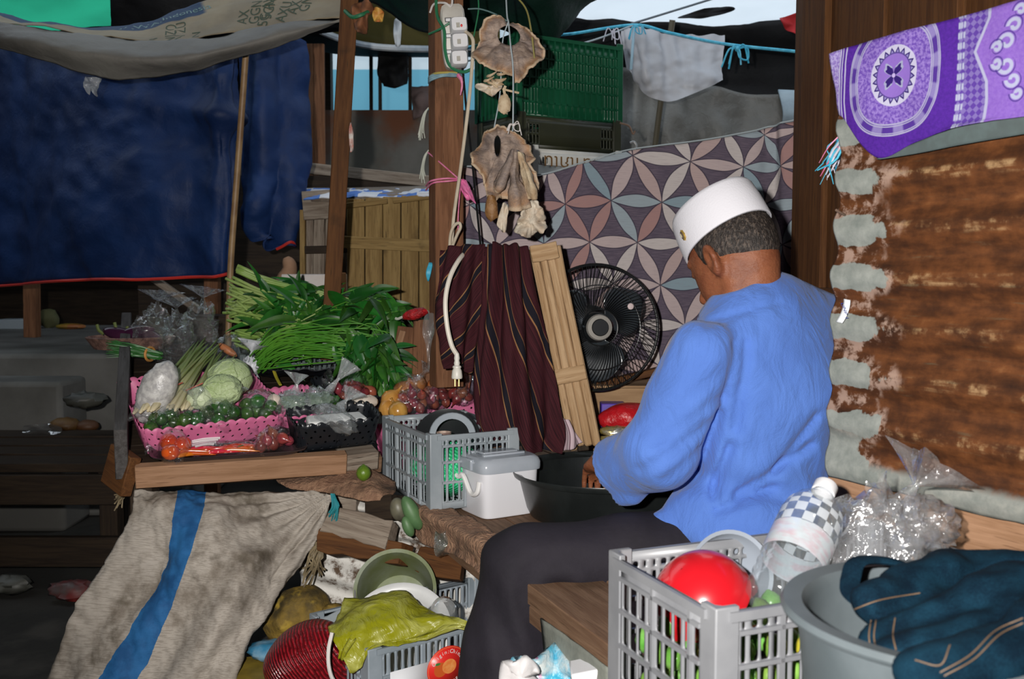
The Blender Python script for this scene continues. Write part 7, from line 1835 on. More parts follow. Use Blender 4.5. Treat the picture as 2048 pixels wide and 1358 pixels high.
# striped cup and plastic spoon inside the crate
b = MB(); q = P(888, 895, 2.50); b.lathe([(0.001, 0), (0.014, 0.0), (0.019, 0.04), (0.017, 0.04), (0.012, 0.004), (0.001, 0.004)], 20, M=Matrix.Translation(q)); one('striped_cup', b, pm('cup_striped', (0.6, 0.45, 0.36), (0.2, 0.12, 0.1), 30, stretch=(1, 1, 0.1)), 'small pale cup at the front of the grey crate', 'cup')
rd = random.Random(9)
bpk = thing('blue_packet', 'dark glossy packet with blue print leaning in the grey crate', 'packet', P(1030, 850, 2.56))
b = MB(); fp = patch([PX((1000, 862, 2.56), (1020, 868, 2.55)), PX((1010, 850, 2.55), (1032, 856, 2.54)), PX((1035, 832, 2.54), (1062, 838, 2.53))]); b.grid(lambda u, v: fp(u, v) + V3(0, 0.008 * fbm(V3(u * 3, v * 5, 1)), 0), 10, 16); mk('wrapper', b, pm('packet_blue', (0.04, 0.16, 0.35), (0.55, 0.62, 0.70), 26, rough=0.2), bpk, thick=0.004, smooth=180)

# ------------------------------------------------------------------ rubble wall under the stall
tin = thing('tin_sheet', 'stained white corrugated tin sheet under the stall', 'metal sheet', P(780, 1200, 2.62))
M = MatB('flaking_tin'); x, y, z = M.xyz(M.tc('UV')); n1 = M.noise(M.tc('Object'), 34, 5, 0.7); n2 = M.noise(M.tc('Object'), 7, 4)
M.col(M.mix((n1 * 0.6 + n2 * 0.4).ss(0.48, 0.60), (0.66, 0.64, 0.60), (0.10, 0.06, 0.035))); M.set(Roughness=0.6); M.bump(n1, 0.5, 0.004)
rows = [PX((600, 985, 2.62), (760, 985, 2.60), (950, 1010, 2.55)), PX((600, 1110, 2.58), (760, 1110, 2.56), (950, 1110, 2.5)), PX((600, 1330, 2.56), (760, 1330, 2.52), (950, 1330, 2.46))]
fp = patch(rows); b = MB(); b.grid(lambda u, v: fp(u, v) + V3(0, -0.016 * sin((v * 0.40 + u * -0.09) * 2 * pi / 0.068), 0), 40, 90); mk('sheet', b, M.m, tin, thick=0.002, smooth=180)
pr = plank('broken_beam', P(660, 1042, 2.48), P(788, 1076, 2.42), 0.07, 0.05, W_GREY, None, up=(0.1, -1, 0.55), jitter=.003, ends=.012); tag(pr, 'short grey broken beam end lying on the tin sheet', 'beam')
pr = plank('broken_beam', P(640, 1082, 2.46), P(812, 1108, 2.40), 0.055, 0.05, W_BROWN, None, up=(0.1, -1, 0.4), jitter=.004, ends=.012); tag(pr, 'dark red brown beam with a nail hole above the bucket', 'beam')
pr = plank('broken_beam', P(835, 1118, 2.44), P(925, 1140, 2.38), 0.06, 0.04, W_BROWN, None, up=(0.1, -1, 0.4), jitter=.004, ends=.012); tag(pr, 'short dark brown plank end right of the bucket', 'beam')
pr = plank('prop_block', P(742, 1018, 2.50), P(795, 1014, 2.47), 0.062, 0.06, W_DARK, None, up=(0.1, -1, 0.3)); tag(pr, 'dark square wooden block under the grey crate', 'block')
pr = plank('support_log', P(640, 1000, 2.62), P(720, 1000, 2.60), 0.075, 0.06, W_GREY, None, up=(0.1, -1, 0.3)); tag(pr, 'grey log behind the dark block under the table', 'log')
b = MB(); b.ell(P(797, 1019, 2.42), (0.021, 0.02, 0.030), 18, 12, M=Matrix.Rotation(-0.25, 3, 'Y')); one('grey_stone', b, pm('brown_avocado', (0.16, 0.15, 0.10), (0.06, 0.055, 0.04), 12, rough=0.45), 'round greyish fruit wedged beside the dark block', 'fruit')
GM = pm('cucumber_skin', (0.10, 0.20, 0.08), (0.06, 0.13, 0.05), 14, rough=0.5)
b = MB(); b.ell(P(824, 1026, 2.41), (0.020, 0.02, 0.046), 18, 12, M=Matrix.Rotation(-0.45, 3, 'Y')); one('green_fruit', b, GM, 'larger green oval fruit under the crate corner', 'fruit', group='green fruits under the crate')
b = MB(); b.ell(P(816, 1053, 2.40), (0.014, 0.014, 0.027), 16, 10, M=Matrix.Rotation(-0.35, 3, 'Y')); one('green_fruit', b, GM, 'smaller green oval fruit below the larger one', 'fruit', group='green fruits under the crate')
o = place(LIME, 'lime', Matrix.Translation(P(727, 946, 2.50))); tag(o, 'single small green lime on the brown cloth beside the table', 'lime')
# brown rough cloth over the edge
JUTE = pm('brown_jute', (0.24, 0.13, 0.08), (0.36, 0.21, 0.13), 40, rough=0.95, bump=1.0, bscale=110, bdist=0.01, c3=(0.09, 0.05, 0.03), scale3=8)
rows = [PX((545, 950, 2.62), (640, 940, 2.62), (720, 935, 2.62), (790, 960, 2.60)), PX((560, 966, 2.55), (640, 965, 2.53), (720, 968, 2.50), (790, 985, 2.47)), PX((580, 978, 2.53), (650, 985, 2.50), (725, 1002, 2.46), (760, 1000, 2.46))]
mb, g_ = cloth(rows, 40, 20, lambda u, v, p: 0.008 * fbm(p * 14)); one('jute_cloth', mb, JUTE, 'rough brown cloth hanging over the edge left of the crate', 'cloth', thick=0.006, smooth=180)
rows = [[PZ(800, 990, 0.474), PZ(880, 1010, 0.473), PZ(950, 1045, 0.472), PZ(1020, 1080, 0.472)], [PZ(806, 1004, 0.472), PZ(866, 1034, 0.472), PZ(935, 1072, 0.471), PZ(992, 1104, 0.470)], PX((806, 1020, 2.50), (852, 1060, 2.42), (920, 1096, 2.24), (975, 1130, 2.08)), PX((812, 1040, 2.50), (846, 1086, 2.42), (915, 1112, 2.24), (962, 1150, 2.08))]
mb, g_ = cloth(rows, 60, 30, lambda u, v, p: 0.012 * fbm(p * 12)); one('jute_cloth', mb, JUTE, 'torn brown cloth covering the platform edge below the white box', 'cloth', thick=0.006, smooth=180)
b = flap([(868, 1070), (885, 1060), (905, 1058), (925, 1072), (930, 1100), (925, 1118), (890, 1116), (872, 1100)], 2.30, 0.03, 8, 50, seed=2, fr=18); one('clear_scrap_bag', b, film('grey_scrap_film', haze=0.35, gloss=0.2, hazecol=(0.2, 0.24, 0.22), bump=1.0, bscale=60), 'crumpled clear plastic scrap under the platform edge', 'plastic bag', thick=0.0, smooth=60)
# teal tie and roots
tl = thing('teal_tie', 'teal string knotted at the corner of the hanging sack sheet', 'string', P(672, 1035, 2.45))
b = MB()
for i in range(9): b.tube(spline([P(664 + rd.uniform(-2, 4), 990 + rd.uniform(-3, 6), 2.45), P(672 + rd.uniform(-8, 10), 1012, 2.44 + rd.uniform(-.02, .01)), P(670 + rd.uniform(-12, 14), 1030 + rd.uniform(-6, 14), 2.45)], 8), 0.003, 5, flat=0.5)
mk('strands', b, pm('teal_twine', (0.015, 0.20, 0.24), (0.03, 0.30, 0.33), 30), tl, kind='stuff')
b = MB()
for i in range(16): b.tube(spline([P(640 + rd.uniform(-14, 14), 1085 + rd.uniform(-8, 8), 2.46), P(632 + rd.uniform(-18, 14), 1115, 2.44 + rd.uniform(-.02, .02)), P(625 + rd.uniform(-20, 26), 1150 + rd.uniform(-15, 25), 2.46)], 8), 0.0026, 5)
rt = thing('dry_roots', 'dry pale roots hanging beside the sack sheet', 'roots', P(632, 1170, 2.45)); mk('fibres', b, pm('root_fibre', (0.28, 0.22, 0.13), (0.12, 0.09, 0.05), 20), rt, kind='stuff')
b = MB()
for i in range(22): b.tube(spline([P(262 + rd.uniform(-4, 6), 972 + rd.uniform(-2, 6), 2.44), P(248, 985 + rd.uniform(-8, 12), 2.44 + rd.uniform(-.03, .03)), P(236 + rd.uniform(-8, 8), 1000 + rd.uniform(-14, 22), 2.45)], 6), 0.0016, 5)
br = thing('straw_brush', 'frayed straw sticking out under the table corner', 'straw', P(245, 1010, 2.45)); mk('fibres', b, MATS['root_fibre'], br, kind='stuff')

# ------------------------------------------------------------------ hanging sack sheet with a blue stripe
M = MatB('woven_sack'); ux, uy, _ = M.xyz(M.tc('UV')); n1 = M.noise(M.tc('Object'), 6, 6, 0.6); n2 = M.noise(M.mapping(M.tc('Object'), (1, 1, 1)), 16, 5, 0.65); n3 = M.noise(M.mapping(M.tc('UV'), (30, 260, 1)), 1.0, 2)
c = M.mix((n1 * 0.5 + n2 * 0.5).ss(0.44, 0.66), (0.40, 0.36, 0.315), (0.17, 0.14, 0.11)); c = M.mix(n3.ss(0.45, 0.62) * 0.40, c, (0.15, 0.125, 0.10))
c = M.mix(n1.ss(0.56, 0.70) * 0.8, c, (0.08, 0.065, 0.045))
bl_ = M.mix(n2.ss(0.35, 0.65), (0.022, 0.13, 0.33), (0.012, 0.075, 0.21))
sd_ = ux - (0.335 - uy * 0.155) + (n1 - 0.5) * 0.05
c = M.mix(sd_.gt(-0.052) * (sd_ + uy * 0.05).lt(0.098), c, bl_)
M.col(c); M.set(Roughness=0.75); M.b.inputs['Specular IOR Level'].default_value = 0.25; M.bump(n3 * 0.5 + n2, 0.3, 0.004)
rows = [PX((268, 976, 2.42), (330, 978, 2.43), (400, 976, 2.45), (490, 980, 2.47), (580, 980, 2.49), (664, 988, 2.48)),
        PX((258, 1010, 2.38), (330, 1010, 2.36), (410, 1020, 2.38), (490, 1030, 2.42), (575, 1040, 2.44), (650, 1040, 2.45)),
        PX((225, 1110, 2.36), (310, 1110, 2.30), (400, 1120, 2.30), (480, 1130, 2.33), (555, 1130, 2.36), (622, 1120, 2.42)),
        PX((170, 1220, 2.34), (270, 1230, 2.26), (370, 1240, 2.25), (450, 1240, 2.27), (520, 1235, 2.30), (575, 1220, 2.38)),
        PX((100, 1370, 2.32), (210, 1380, 2.22), (310, 1380, 2.20), (390, 1375, 2.22), (440, 1370, 2.24), (485, 1360, 2.34)),
        PX((60, 1480, 2.30), (170, 1490, 2.18), (260, 1490, 2.16), (330, 1490, 2.18), (380, 1490, 2.2), (430, 1490, 2.3))]
def sackd(u, v, p):
    fold = 0.030 * sin((u * 9 - v * 3.2) + 1.0) * min(1, v * 2.2) + 0.014 * sin(u * 21 + v * 9) * min(1, v * 2)
    rad = math.atan2(v * 1.1 + 0.02, 1.02 - u); fan_ = 0.012 * sin(rad * 26) * math.exp(-((1 - u) ** 2 + v * v) * 5)
    return fold + fan_ + 0.012 * fbm(p * 8) + 0.012 * abs(fbm(V3(p.x * 11 + p.z * 7, p.y * 9, p.z * 8 - p.x * 5))) + 0.005 * abs(fbm(p * 26))
mb, gs_ = cloth(rows, 110, 110, sackd)
one('sack_sheet', mb, M.m, 'dirty white woven sack sheet with a blue stripe hanging from the table', 'sack sheet', smooth=180, thick=0.002)

# ------------------------------------------------------------------ lower crate with bucket, yellow bag and sticker
f0 = V3(-0.295, 2.00, 0.28); rl = V3(0.80, 0.60, 0); sl_ = V3(-0.60, 0.80, 0)
Ll, Wl, Hl = 0.46, 0.27, 0.25
lowc = crate('grey_crate', 'grey lattice crate on the ground with a round red sticker', frame(rl, sl_, V3(0, 0, 1), f0 + rl * Ll / 2 + sl_ * Wl / 2 + V3(0, 0, -0.25)), Ll, Wl, Hl, pm('slate_crate_plastic', (0.27, 0.31, 0.35), (0.21, 0.25, 0.28), 10, rough=0.4),
      [(0.052, (0.0030, 0.004, 0.45)), (0.052, (0.0030, 0.004, 0.45)), (0.052, (0.003, 0.004, 0.45)), (0.052, (0.003, 0.004, 0.45))], pitch=0.0165, post=0.03, rib=6, posth=0.002)
nl = V3(0.60, -0.80, 0)
def onlow(a, z, off=0.008): return f0 + rl * a + V3(0, 0, z - 0.28) + nl * off
lbl = thing('paper_label', 'blank white label on the front of the ground crate', 'label', onlow(0.10, 0.17))
b = MB(); b.add([onlow(0.045, 0.225), onlow(0.150, 0.225), onlow(0.150, 0.13), onlow(0.045, 0.13)], [(0, 1, 2, 3)]); mk('paper', b, pm('label_white', (0.60, 0.61, 0.64), rough=0.6), lbl, thick=0.001)
stc = thing('fruit_sticker', 'oval red fruit sticker on the front of the ground crate', 'sticker', onlow(0.215, 0.21))
sc_ = onlow(0.186, 0.203, 0.010)
def disk(mb, c, rx_, rz_, off, n=40): mb.add([c + nl * off + rl * (rx_ * cos(2 * pi * k / n)) + V3(0, 0, rz_ * sin(2 * pi * k / n)) for k in range(n)], [tuple(range(n))]); return mb
mk('red_oval', disk(MB(), sc_, 0.052, 0.046, 0.0), pm('sticker_red', (0.66, 0.025, 0.02), rough=0.35), stc, thick=0.0008, weld=False)
b = MB(); b.tube([sc_ + nl * 0.001 + rl * (0.0495 * cos(2 * pi * k / 40)) + V3(0, 0, 0.0435 * sin(2 * pi * k / 40)) for k in range(40)], 0.0006, 4, closed=True); mk('rim_line', b, pm('sticker_orange', (0.75, 0.22, 0.06)), stc)
mk('orange_fruit', disk(MB(), sc_ + rl * 0.004 + V3(0, 0, 0.001), 0.018, 0.016, 0.0016), pm('orange_print', (0.72, 0.20, 0.04), (0.8, 0.35, 0.1), 60), stc, weld=False)
mk('orange_fruit', disk(MB(), sc_ - rl * 0.018 + V3(0, 0, -0.002), 0.017, 0.016, 0.0012), pm('orange_print_dark', (0.58, 0.10, 0.015)), stc, weld=False)
b = MB(); disk(b, sc_ - rl * 0.026 + V3(0, 0, 0.012), 0.007, 0.003, 0.0020, 14); mk('leaf_print', b, pm('leaf_print', (0.05, 0.20, 0.04)), stc, weld=False)
INK = pm('sticker_white_ink', (0.78, 0.74, 0.72)); lm = MB()
def arc_text(txt, R_, a0, da, up):
    for i, chx in enumerate(txt):
        if chx == ' ': continue
        a = a0 + da * i
        ca, sa = cos(a), sin(a); tang = (-sa, ca) if not up else (sa, -ca); nor = (ca, sa) if up else (-ca, -sa)
        cx_, cz_ = ca * R_ * 1.12, sa * R_
        t_ = text_mb(chx, 0.0125, lambda x, y: sc_ + nl * 0.0026 + rl * (cx_ + tang[0] * x + nor[0] * y) + V3(0, 0, cz_ + tang[1] * x + nor[1] * y)); lm.add(t_.v, t_.f)
arc_text('Origin:China', 0.0345, radians(155), -radians(11.2), True); arc_text('Wo Tang', 0.0345, radians(238), radians(11.0), False)
mk('lettering', lm, INK, stc, smooth=None)
# olive bucket lying behind, white basin on top
bu = thing('olive_bucket', 'greenish grey bucket lying open behind the yellow bag', 'bucket', P(792, 1190, 2.34))
q = P(790, 1180, 2.30); Mq = align(V3(0.02, -0.85, 0.52), o=q, axis='Z')
b = MB(); b.lathe([(0.090, 0.0), (0.098, 0.004), (0.098, -0.012), (0.092, -0.016), (0.075, -0.15), (0.001, -0.15), (0.001, -0.145), (0.071, -0.145), (0.088, -0.012), (0.090, 0.0)], 48, M=Mq); mk('shell', b, pm('olive_plastic', (0.16, 0.19, 0.07), (0.26, 0.29, 0.22), 8, rough=0.4), bu)
b = MB(); b.tube(spline([Mq @ V3(-0.095, 0.0, 0), Mq @ V3(-0.07, -0.11, 0.03), Mq @ V3(0.05, -0.12, 0.03), Mq @ V3(0.095, 0, 0)], 20), 0.003, 6); mk('handle', b, pm('steel', (0.6, 0.6, 0.6), metal=0.8, rough=0.35), bu)
q = P(798, 1262, 2.17); Mq = align(V3(-0.02, -0.72, 0.69), o=q, axis='Z')
b = MB(); b.lathe([(0.001, -0.045), (0.075, -0.045), (0.082, -0.04), (0.098, -0.012), (0.113, -0.008), (0.118, -0.002), (0.113, 0.0), (0.100, -0.004), (0.090, -0.016), (0.080, -0.034), (0.001, -0.036)], 56, M=Mq); one('white_basin', b, pm('basin_white', (0.70, 0.70, 0.70), (0.56, 0.57, 0.57), 6, rough=0.4), 'white round basin under the yellow plastic bag', 'basin')
b = MB(); q = P(886, 1225, 2.18); b.lathe([(0.001, 0.03), (0.02, 0.03), (0.03, 0.02), (0.034, -0.02), (0.02, -0.05), (0.001, -0.055)], 24, M=align(V3(0.3, -0.6, 0.6), o=q, axis='Z')); one('clear_cup', b, film('clear_cup_film', gloss=0.25, haze=0.18, bump=0.3), 'clear plastic cup beside the yellow bag in the crate', 'cup')
YEL = MatB('yellow_film'); n1 = YEL.noise(YEL.tc('Object'), 11, 5, 0.6, 1.2); YEL.col(YEL.mix(n1.ss(0.40, 0.68), (0.34, 0.34, 0.010), (0.52, 0.52, 0.13))); YEL.set(Roughness=0.32); YEL.bump(n1, 0.9, 0.014); YEL.translucent((0.50, 0.50, 0.02), 0.3)
yb = thing('yellow_plastic_bag', 'crumpled yellow plastic bag draped over the ground crate', 'plastic bag', P(750, 1300, 2.05))
rows = [PX((690, 1200, 2.20), (740, 1186, 2.20), (790, 1182, 2.19), (840, 1200, 2.16), (880, 1225, 2.12), (935, 1248, 2.08)), PX((664, 1235, 2.12), (720, 1222, 2.09), (785, 1218, 2.08), (845, 1228, 2.08), (890, 1240, 2.08), (936, 1250, 2.075)),
        PX((658, 1262, 2.06), (720, 1260, 2.03), (790, 1256, 2.04), (840, 1258, 2.06), (885, 1256, 2.07), (936, 1252, 2.075)), PX((676, 1292, 2.02), (720, 1292, 2.00), (760, 1290, 2.02), (810, 1282, 2.04), (860, 1268, 2.06), (934, 1254, 2.075)), PX((700, 1345, 1.98), (716, 1340, 1.985), (738, 1302, 1.995), (790, 1288, 2.02), (850, 1272, 2.05), (932, 1256, 2.075))]
mb, g_ = cloth(rows, 60, 44, lambda u, v, p: 0.012 * fbm(p * 10) + 0.008 * sin(u * 12 + v * 6) + 0.004 * abs(fbm(p * 26))); mk('film', mb, YEL.m, yb, thick=0.0015, smooth=180)
rows = [PX((690, 1275, 2.02), (705, 1278, 2.0), (720, 1282, 2.01)), PX((680, 1295, 2.01), (690, 1300, 2.0), (702, 1302, 2.01)), PX((676, 1318, 2.01), (684, 1316, 2.005), (690, 1312, 2.01))]
mb, g_ = cloth(rows, 10, 12, lambda u, v, p: 0.008 * sin(u * 9)); mk('corner_knot', mb, YEL.m, yb, thick=0.002, smooth=180)
# red net sack, blue and yellow things at the ground
c_ = P(625, 1330, 2.12)
b = blob(lambda p: s_ell(p, c_, (0.098, 0.08, 0.10), [[0.9, 0.2, 0.3], [-0.2, 0.97, 0], [-0.3, 0, 0.95]]) + 0.005 * npn(p, 22), np.array(c_) - 0.16, np.array(c_) + 0.16, 0.008)
M = MatB('red_net_sack'); x, y, z = M.xyz(M.tc('Object')); wv = ((x * 0.8 + z * 0.5) * 900.0 + M.noise(M.tc('Object'), 14, 3) * 14.0).sin(); n1 = M.noise(M.tc('Object'), 120, 2)
M.col(M.mix(wv.ss(-0.5, 0.6) * n1.ss(0.3, 0.55), (0.09, 0.004, 0.006), (0.30, 0.010, 0.018))); M.set(Roughness=0.3); M.bump(wv + n1, 0.6, 0.004)
one('red_net_sack', b, M.m, 'full dark red net sack on the ground beside the crate', 'net sack', smooth=180)
b = MB(); b.tube(spline(PX((664, 1265, 2.0), (657, 1300, 1.99), (658, 1335, 1.985), (668, 1362, 1.99), (690, 1375, 2.0)), 24), 0.0042, 7); one('white_strap', b, pm('strap_white', (0.62, 0.58, 0.56), rough=0.5), 'white strap hanging before the red net sack', 'strap')
c_ = P(600, 1240, 2.46)
b = blob(lambda p: s_ell(p, c_, (0.085, 0.06, 0.09)) + 0.014 * npn(p, 26) + 0.006 * npn(p, 60, 3), np.array(c_) - 0.15, np.array(c_) + 0.15, 0.008)
one('yellow_brown_bundle', b, pm('mouldy_yellow', (0.24, 0.15, 0.02), (0.05, 0.035, 0.01), 14, rough=0.8, bump=0.8, c3=(0.36, 0.24, 0.03), scale3=20), 'dark yellow brown bundle beside the hanging sack sheet', 'bundle', smooth=180)
b = MB(); b.ell(P(668, 1222, 2.42), (0.03, 0.02, 0.02), 14, 10, fn=lambda d: 1 + .2 * fbm(d * 3)); one('yellow_lump', b, MATS['mouldy_yellow'], 'small yellow brown lump under the tin sheet', 'lump')
b = MB(); q = P(520, 1362, 2.28); b.box(q, (0.12, 0.10, 0.025), Matrix.Rotation(0.3, 3, 'Z')); one('yellow_tray', b, pm('yellow_wood', (0.30, 0.21, 0.03), (0.16, 0.11, 0.02), 10, rough=0.5), 'yellow brown box edge at the bottom beside the red sack', 'box', bevel=0.006)
b = MB(); b.ell(P(545, 1300, 2.34), (0.06, 0.05, 0.022), 20, 12, fn=lambda d: 1 + .18 * fbm(d * 3)); one('blue_packet', b, pm('blue_bag_print', (0.03, 0.22, 0.40), (0.30, 0.45, 0.55), 14, rough=0.35), 'blue printed bag lying on the yellow brown box', 'packet', smooth=60)
plank_ = plank('side_plate', P(645, 1255, 2.16), P(706, 1222, 2.24), 0.035, 0.012, GREYCR, None, up=(0, -1, 0.3)); tag(plank_, 'greenish grey plastic strip left of the yellow bag', 'strip')

# ------------------------------------------------------------------ foreground crate on the platform
nc = PZ(1434, 1226, 0.66); lc = PZ(1224, 1108, 0.66)
sF = (lc - nc); sF.z = 0; WF = sF.length; sF.normalize(); rF = V3(sF.y, -sF.x, 0); LF = 0.47; HF = 0.195
MF = frame(rF, sF, V3(0, 0, 1), nc + rF * LF / 2 + sF * WF / 2 + V3(0, 0, -HF))
crate('pale_crate', 'pale grey lattice crate of limes in the right foreground', MF, LF, WF, HF, PALECR,
      [(0.016, (0.0028, 0.0026, 0.9)), (0.042, hb_), (0.048, hb_), (0.052, hb_)], [(0.014, None), (0.046, (0.0018, 0.003, 0.3)), (0.05, (0.0018, 0.003, 0.3)), (0.05, (0.0018, 0.003, 0.3))], pitch=0.0155, post=0.030, rib=4, posth=0.006, pitch_s=0.0225, thick=0.003)
def inF(a, b_, z): return nc + rF * a + sF * b_ + V3(0, 0, z - HF)
rd = random.Random(77); pts = []
for layer in range(4):
    z = 0.024 + 0.030 * layer
    for i in range(11):
        for j in range(7):
            a = 0.030 + 0.0365 * i + (0.018 if layer % 2 else 0); b_ = 0.030 + 0.0345 * j + (0.016 if (layer + i) % 2 else 0)
            if a > 0.40 or b_ > WF - 0.026: continue
            if not (a < 0.10 or b_ < 0.07 or layer == 3): continue
            if layer == 3 and rd.random() < 0.35: continue
            pts.append(inF(a + rd.uniform(-.004, .004), b_ + rd.uniform(-.004, .004), z + rd.uniform(-.004, .004)))
YLM = pm('yellow_lime_skin', (0.40, 0.34, 0.03), (0.24, 0.30, 0.03), 20, rough=0.3); YLIME = lime_me('yellow_lime', YLM)
LIMEB = lime_me('bright_lime', pm('bright_lime_skin', (0.10, 0.27, 0.03), (0.20, 0.38, 0.08), 30, rough=0.3, vary=0.35))
for i, p in enumerate(pts):
    me = YLIME if i % 9 == 4 else LIMEB
    o = place(me, 'lime', Matrix.Translation(p) @ rot(rd) @ Matrix.Scale(rd.uniform(.82, .98), 4)); tag(o, 'yellowing lime in the pale foreground crate' if me is YLIME else 'green lime in the pale foreground crate', 'lime', 'limes in the foreground crate')
# red bowl upside down, grey bowl behind it
rbc = inF(0.085, 0.125, HF + 0.010); Mr = align(V3(-0.30, -0.42, 0.86), o=rbc, axis='Z')
Rb = 0.070
prof = [(0.001, 0.060), (0.016, 0.0595)] + [(Rb * sin(t), 0.060 * cos(t)) for t in np.linspace(0.32, 1.52, 16)] + [(Rb + 0.003, -0.004), (Rb + 0.003, -0.007), (Rb - 0.002, -0.006)] + [((Rb - 0.003) * sin(t), 0.048 * cos(t)) for t in np.linspace(1.5, 0.02, 10)]
q = P(1402, 1186, 1.37); Mr = align(V3(-0.52, -0.34, 0.78), o=q - V3(0, 0, 0.006), axis='Z')
b = MB(); b.lathe(prof, 56, M=Mr); one('red_bowl', b, pm('red_bowl_plastic', (0.46, 0.008, 0.014), rough=0.25, coat=0.3), 'bright red plastic bowl lying upside down in the foreground crate', 'bowl')
q = P(1462, 1150, 1.445); b = MB(); b.lathe([(0.001, -0.05), (0.03, -0.05), (0.058, -0.02), (0.064, 0.0), (0.066, 0.002), (0.060, 0.0), (0.052, -0.02), (0.026, -0.044), (0.001, -0.045)], 44, M=align(V3(0.15, -0.85, 0.25), o=q, axis='Z')); one('grey_bowl', b, pm('grey_bowl_plastic', (0.26, 0.29, 0.34), rough=0.4), 'grey plastic bowl standing behind the red bowl', 'bowl')
# water bottle
bb0, bb1 = P(1545, 1215, 1.31), P(1652, 972, 1.46); bd_ = (bb1 - bb0).normalized(); LB = (bb1 - bb0).length
bt = thing('water_bottle', 'empty clear water bottle with a white cap in the foreground crate', 'bottle', M=align(bd_, o=bb0, axis='Z'))
PET = film('bottle_film', tint=(0.93, 0.95, 0.96), gloss=0.10, rough=0.06, haze=0.05, bump=0.15)
prof = [(0.001, 0.006), (0.030, 0.0), (0.041, 0.006), (0.044, 0.02)]
for k in range(16): prof.append((0.0435 + 0.0016 * (-1) ** k, 0.026 + (LB * 0.68 - 0.026) * k / 15))
prof += [(0.0445, LB * .70), (0.042, LB * .76), (0.034, LB * .83), (0.022, LB * .89), (0.015, LB * .915), (0.0145, LB * .95)]
b = MB(); b.lathe(prof, 36); mk('shell', b, PET, bt, local=True, smooth=50)
b = MB(); b.lathe([(0.0155, LB * .93), (0.0175, LB * .935), (0.0178, LB * 1.0), (0.016, LB * 1.012), (0.001, LB * 1.013)], 28); mk('cap', b, WHITE_PL, bt, local=True, smooth=50)
M = MatB('checker_label'); ux, uy, _ = M.xyz(M.tc('UV'))
ck = ((ux * 18.0).floor() + (uy * 7.0).floor()) * 0.5; wv = M.noise(M.tc('UV'), 9, 3)
cc = M.mix(ck.fract().gt(0.2), (0.62, 0.66, 0.70), (0.20, 0.22, 0.23)); cc = M.mix(uy.lt(0.42), cc, M.mix(wv.ss(0.4, 0.65), (0.60, 0.66, 0.70), (0.62, 0.50, 0.55)))
M.col(cc); M.set(Roughness=0.2); M.cut((ck.fract().gt(0.2) * uy.gt(0.42)) * 0.40 + 0.35)
b = MB(); b.lathe([(0.0458, LB * .34), (0.0458, LB * .45), (0.0458, LB * .57), (0.0455, LB * .69), (0.0425, LB * .76)], 44); mk('label_wrap', b, M.m, bt, local=True)
# clear bag behind the tub
M_BIG = film('big_bag_film', gloss=0.15, rough=0.14, haze=0.10, hazecol=(0.7, 0.7, 0.72), bump=1.0, bscale=38)
clear_bag('clear_bag', 'large crumpled clear bag between the bottle and the wooden board', P(1745, 1095, 1.42), (0.085, 0.07, 0.085), (0.5, 0.1, 0.7), seed=91, amp=0.42, tail_len=0.07, fr=3.5, flare=0.05, mat=M_BIG)
clear_bag('clear_bag', 'smaller clear bag against the board under the corrugated sheet', P(1850, 1050, 1.40), (0.05, 0.04, 0.04), (-0.8, 0, 0.3), seed=95, amp=0.4, tail_len=0.05, fr=4, flare=0.03, mat=M_BIG)

# ------------------------------------------------------------------ grey tub with jeans at the lower right
gz = 0.70
tc_ = PZ(1905, 1226, gz); RG = (PZ(1575, 1226, gz) - tc_).length
b = MB(); b.lathe([(0.001, -0.235), (RG * .78, -0.235), (RG * .90, -0.02), (RG * .905, -0.006), (RG, -0.004), (RG * 1.01, 0.0), (RG * .99, 0.006), (RG * .88, 0.004), (RG * .84, -0.006), (RG * .72, -0.225), (0.001, -0.225)], 80, M=Matrix.Translation(tc_))
one('grey_tub', b, pm('grey_tub_plastic', (0.105, 0.125, 0.135), (0.075, 0.092, 0.10), 7, rough=0.45), 'big grey tub holding blue jeans in the lower right corner', 'tub')
KJ = 0.92
def PJ(x, y, Y): return P(x, y, Y * KJ)
def jc(p, a, b_, r1, r2): return s_cone(p, a, b_, r1 * KJ, r2 * KJ)
def jeans(p):
    q = PJ(1880, 1235, 1.10)
    d = s_ell(p, PJ(1940, 1275, 1.12), (0.10, 0.092, 0.046))
    d = smin(d, jc(p, PJ(1738, 1214, 1.14), PJ(1890, 1166, 1.22), 0.025, 0.042), 0.012)
    d = smin(d, jc(p, PJ(1890, 1144, 1.26), PJ(2060, 1172, 1.20), 0.032, 0.043), 0.010)
    d = smin(d, jc(p, PJ(1872, 1122, 1.29), PJ(1960, 1190, 1.22), 0.008, 0.043), 0.020)
    d = smin(d, jc(p, PJ(1770, 1290, 1.09), PJ(2050, 1212, 1.10), 0.030, 0.052), 0.009)
    d = smin(d, jc(p, PJ(1790, 1322, 1.045), PJ(2040, 1270, 1.05), 0.026, 0.046), 0.008)
    d = smin(d, jc(p, PJ(1860, 1366, 0.97), PJ(2100, 1300, 0.99), 0.036, 0.050), 0.008)
    u = (p - A3(q)) @ A3(V3(0.75, 0.35, 0.5).normalized()); w_ = (p - A3(q)) @ A3(V3(-0.3, 0.1, 0.9).normalized())
    d = d + 0.0035 * np.sin(w_ * 120 + u * 30 + 2.0 * npn(p, 14)) + 0.0045 * np.abs(npn(p, 34)) + 0.003 * npn(p, 60, 2)
    return d
M = MatB('blue_denim'); n1 = M.noise(M.tc('Object'), 24, 5); n2 = M.noise(M.mapping(M.tc('Object'), (1, 1, 1), rot=(0, 0.6, 0.6)), 500, 2)
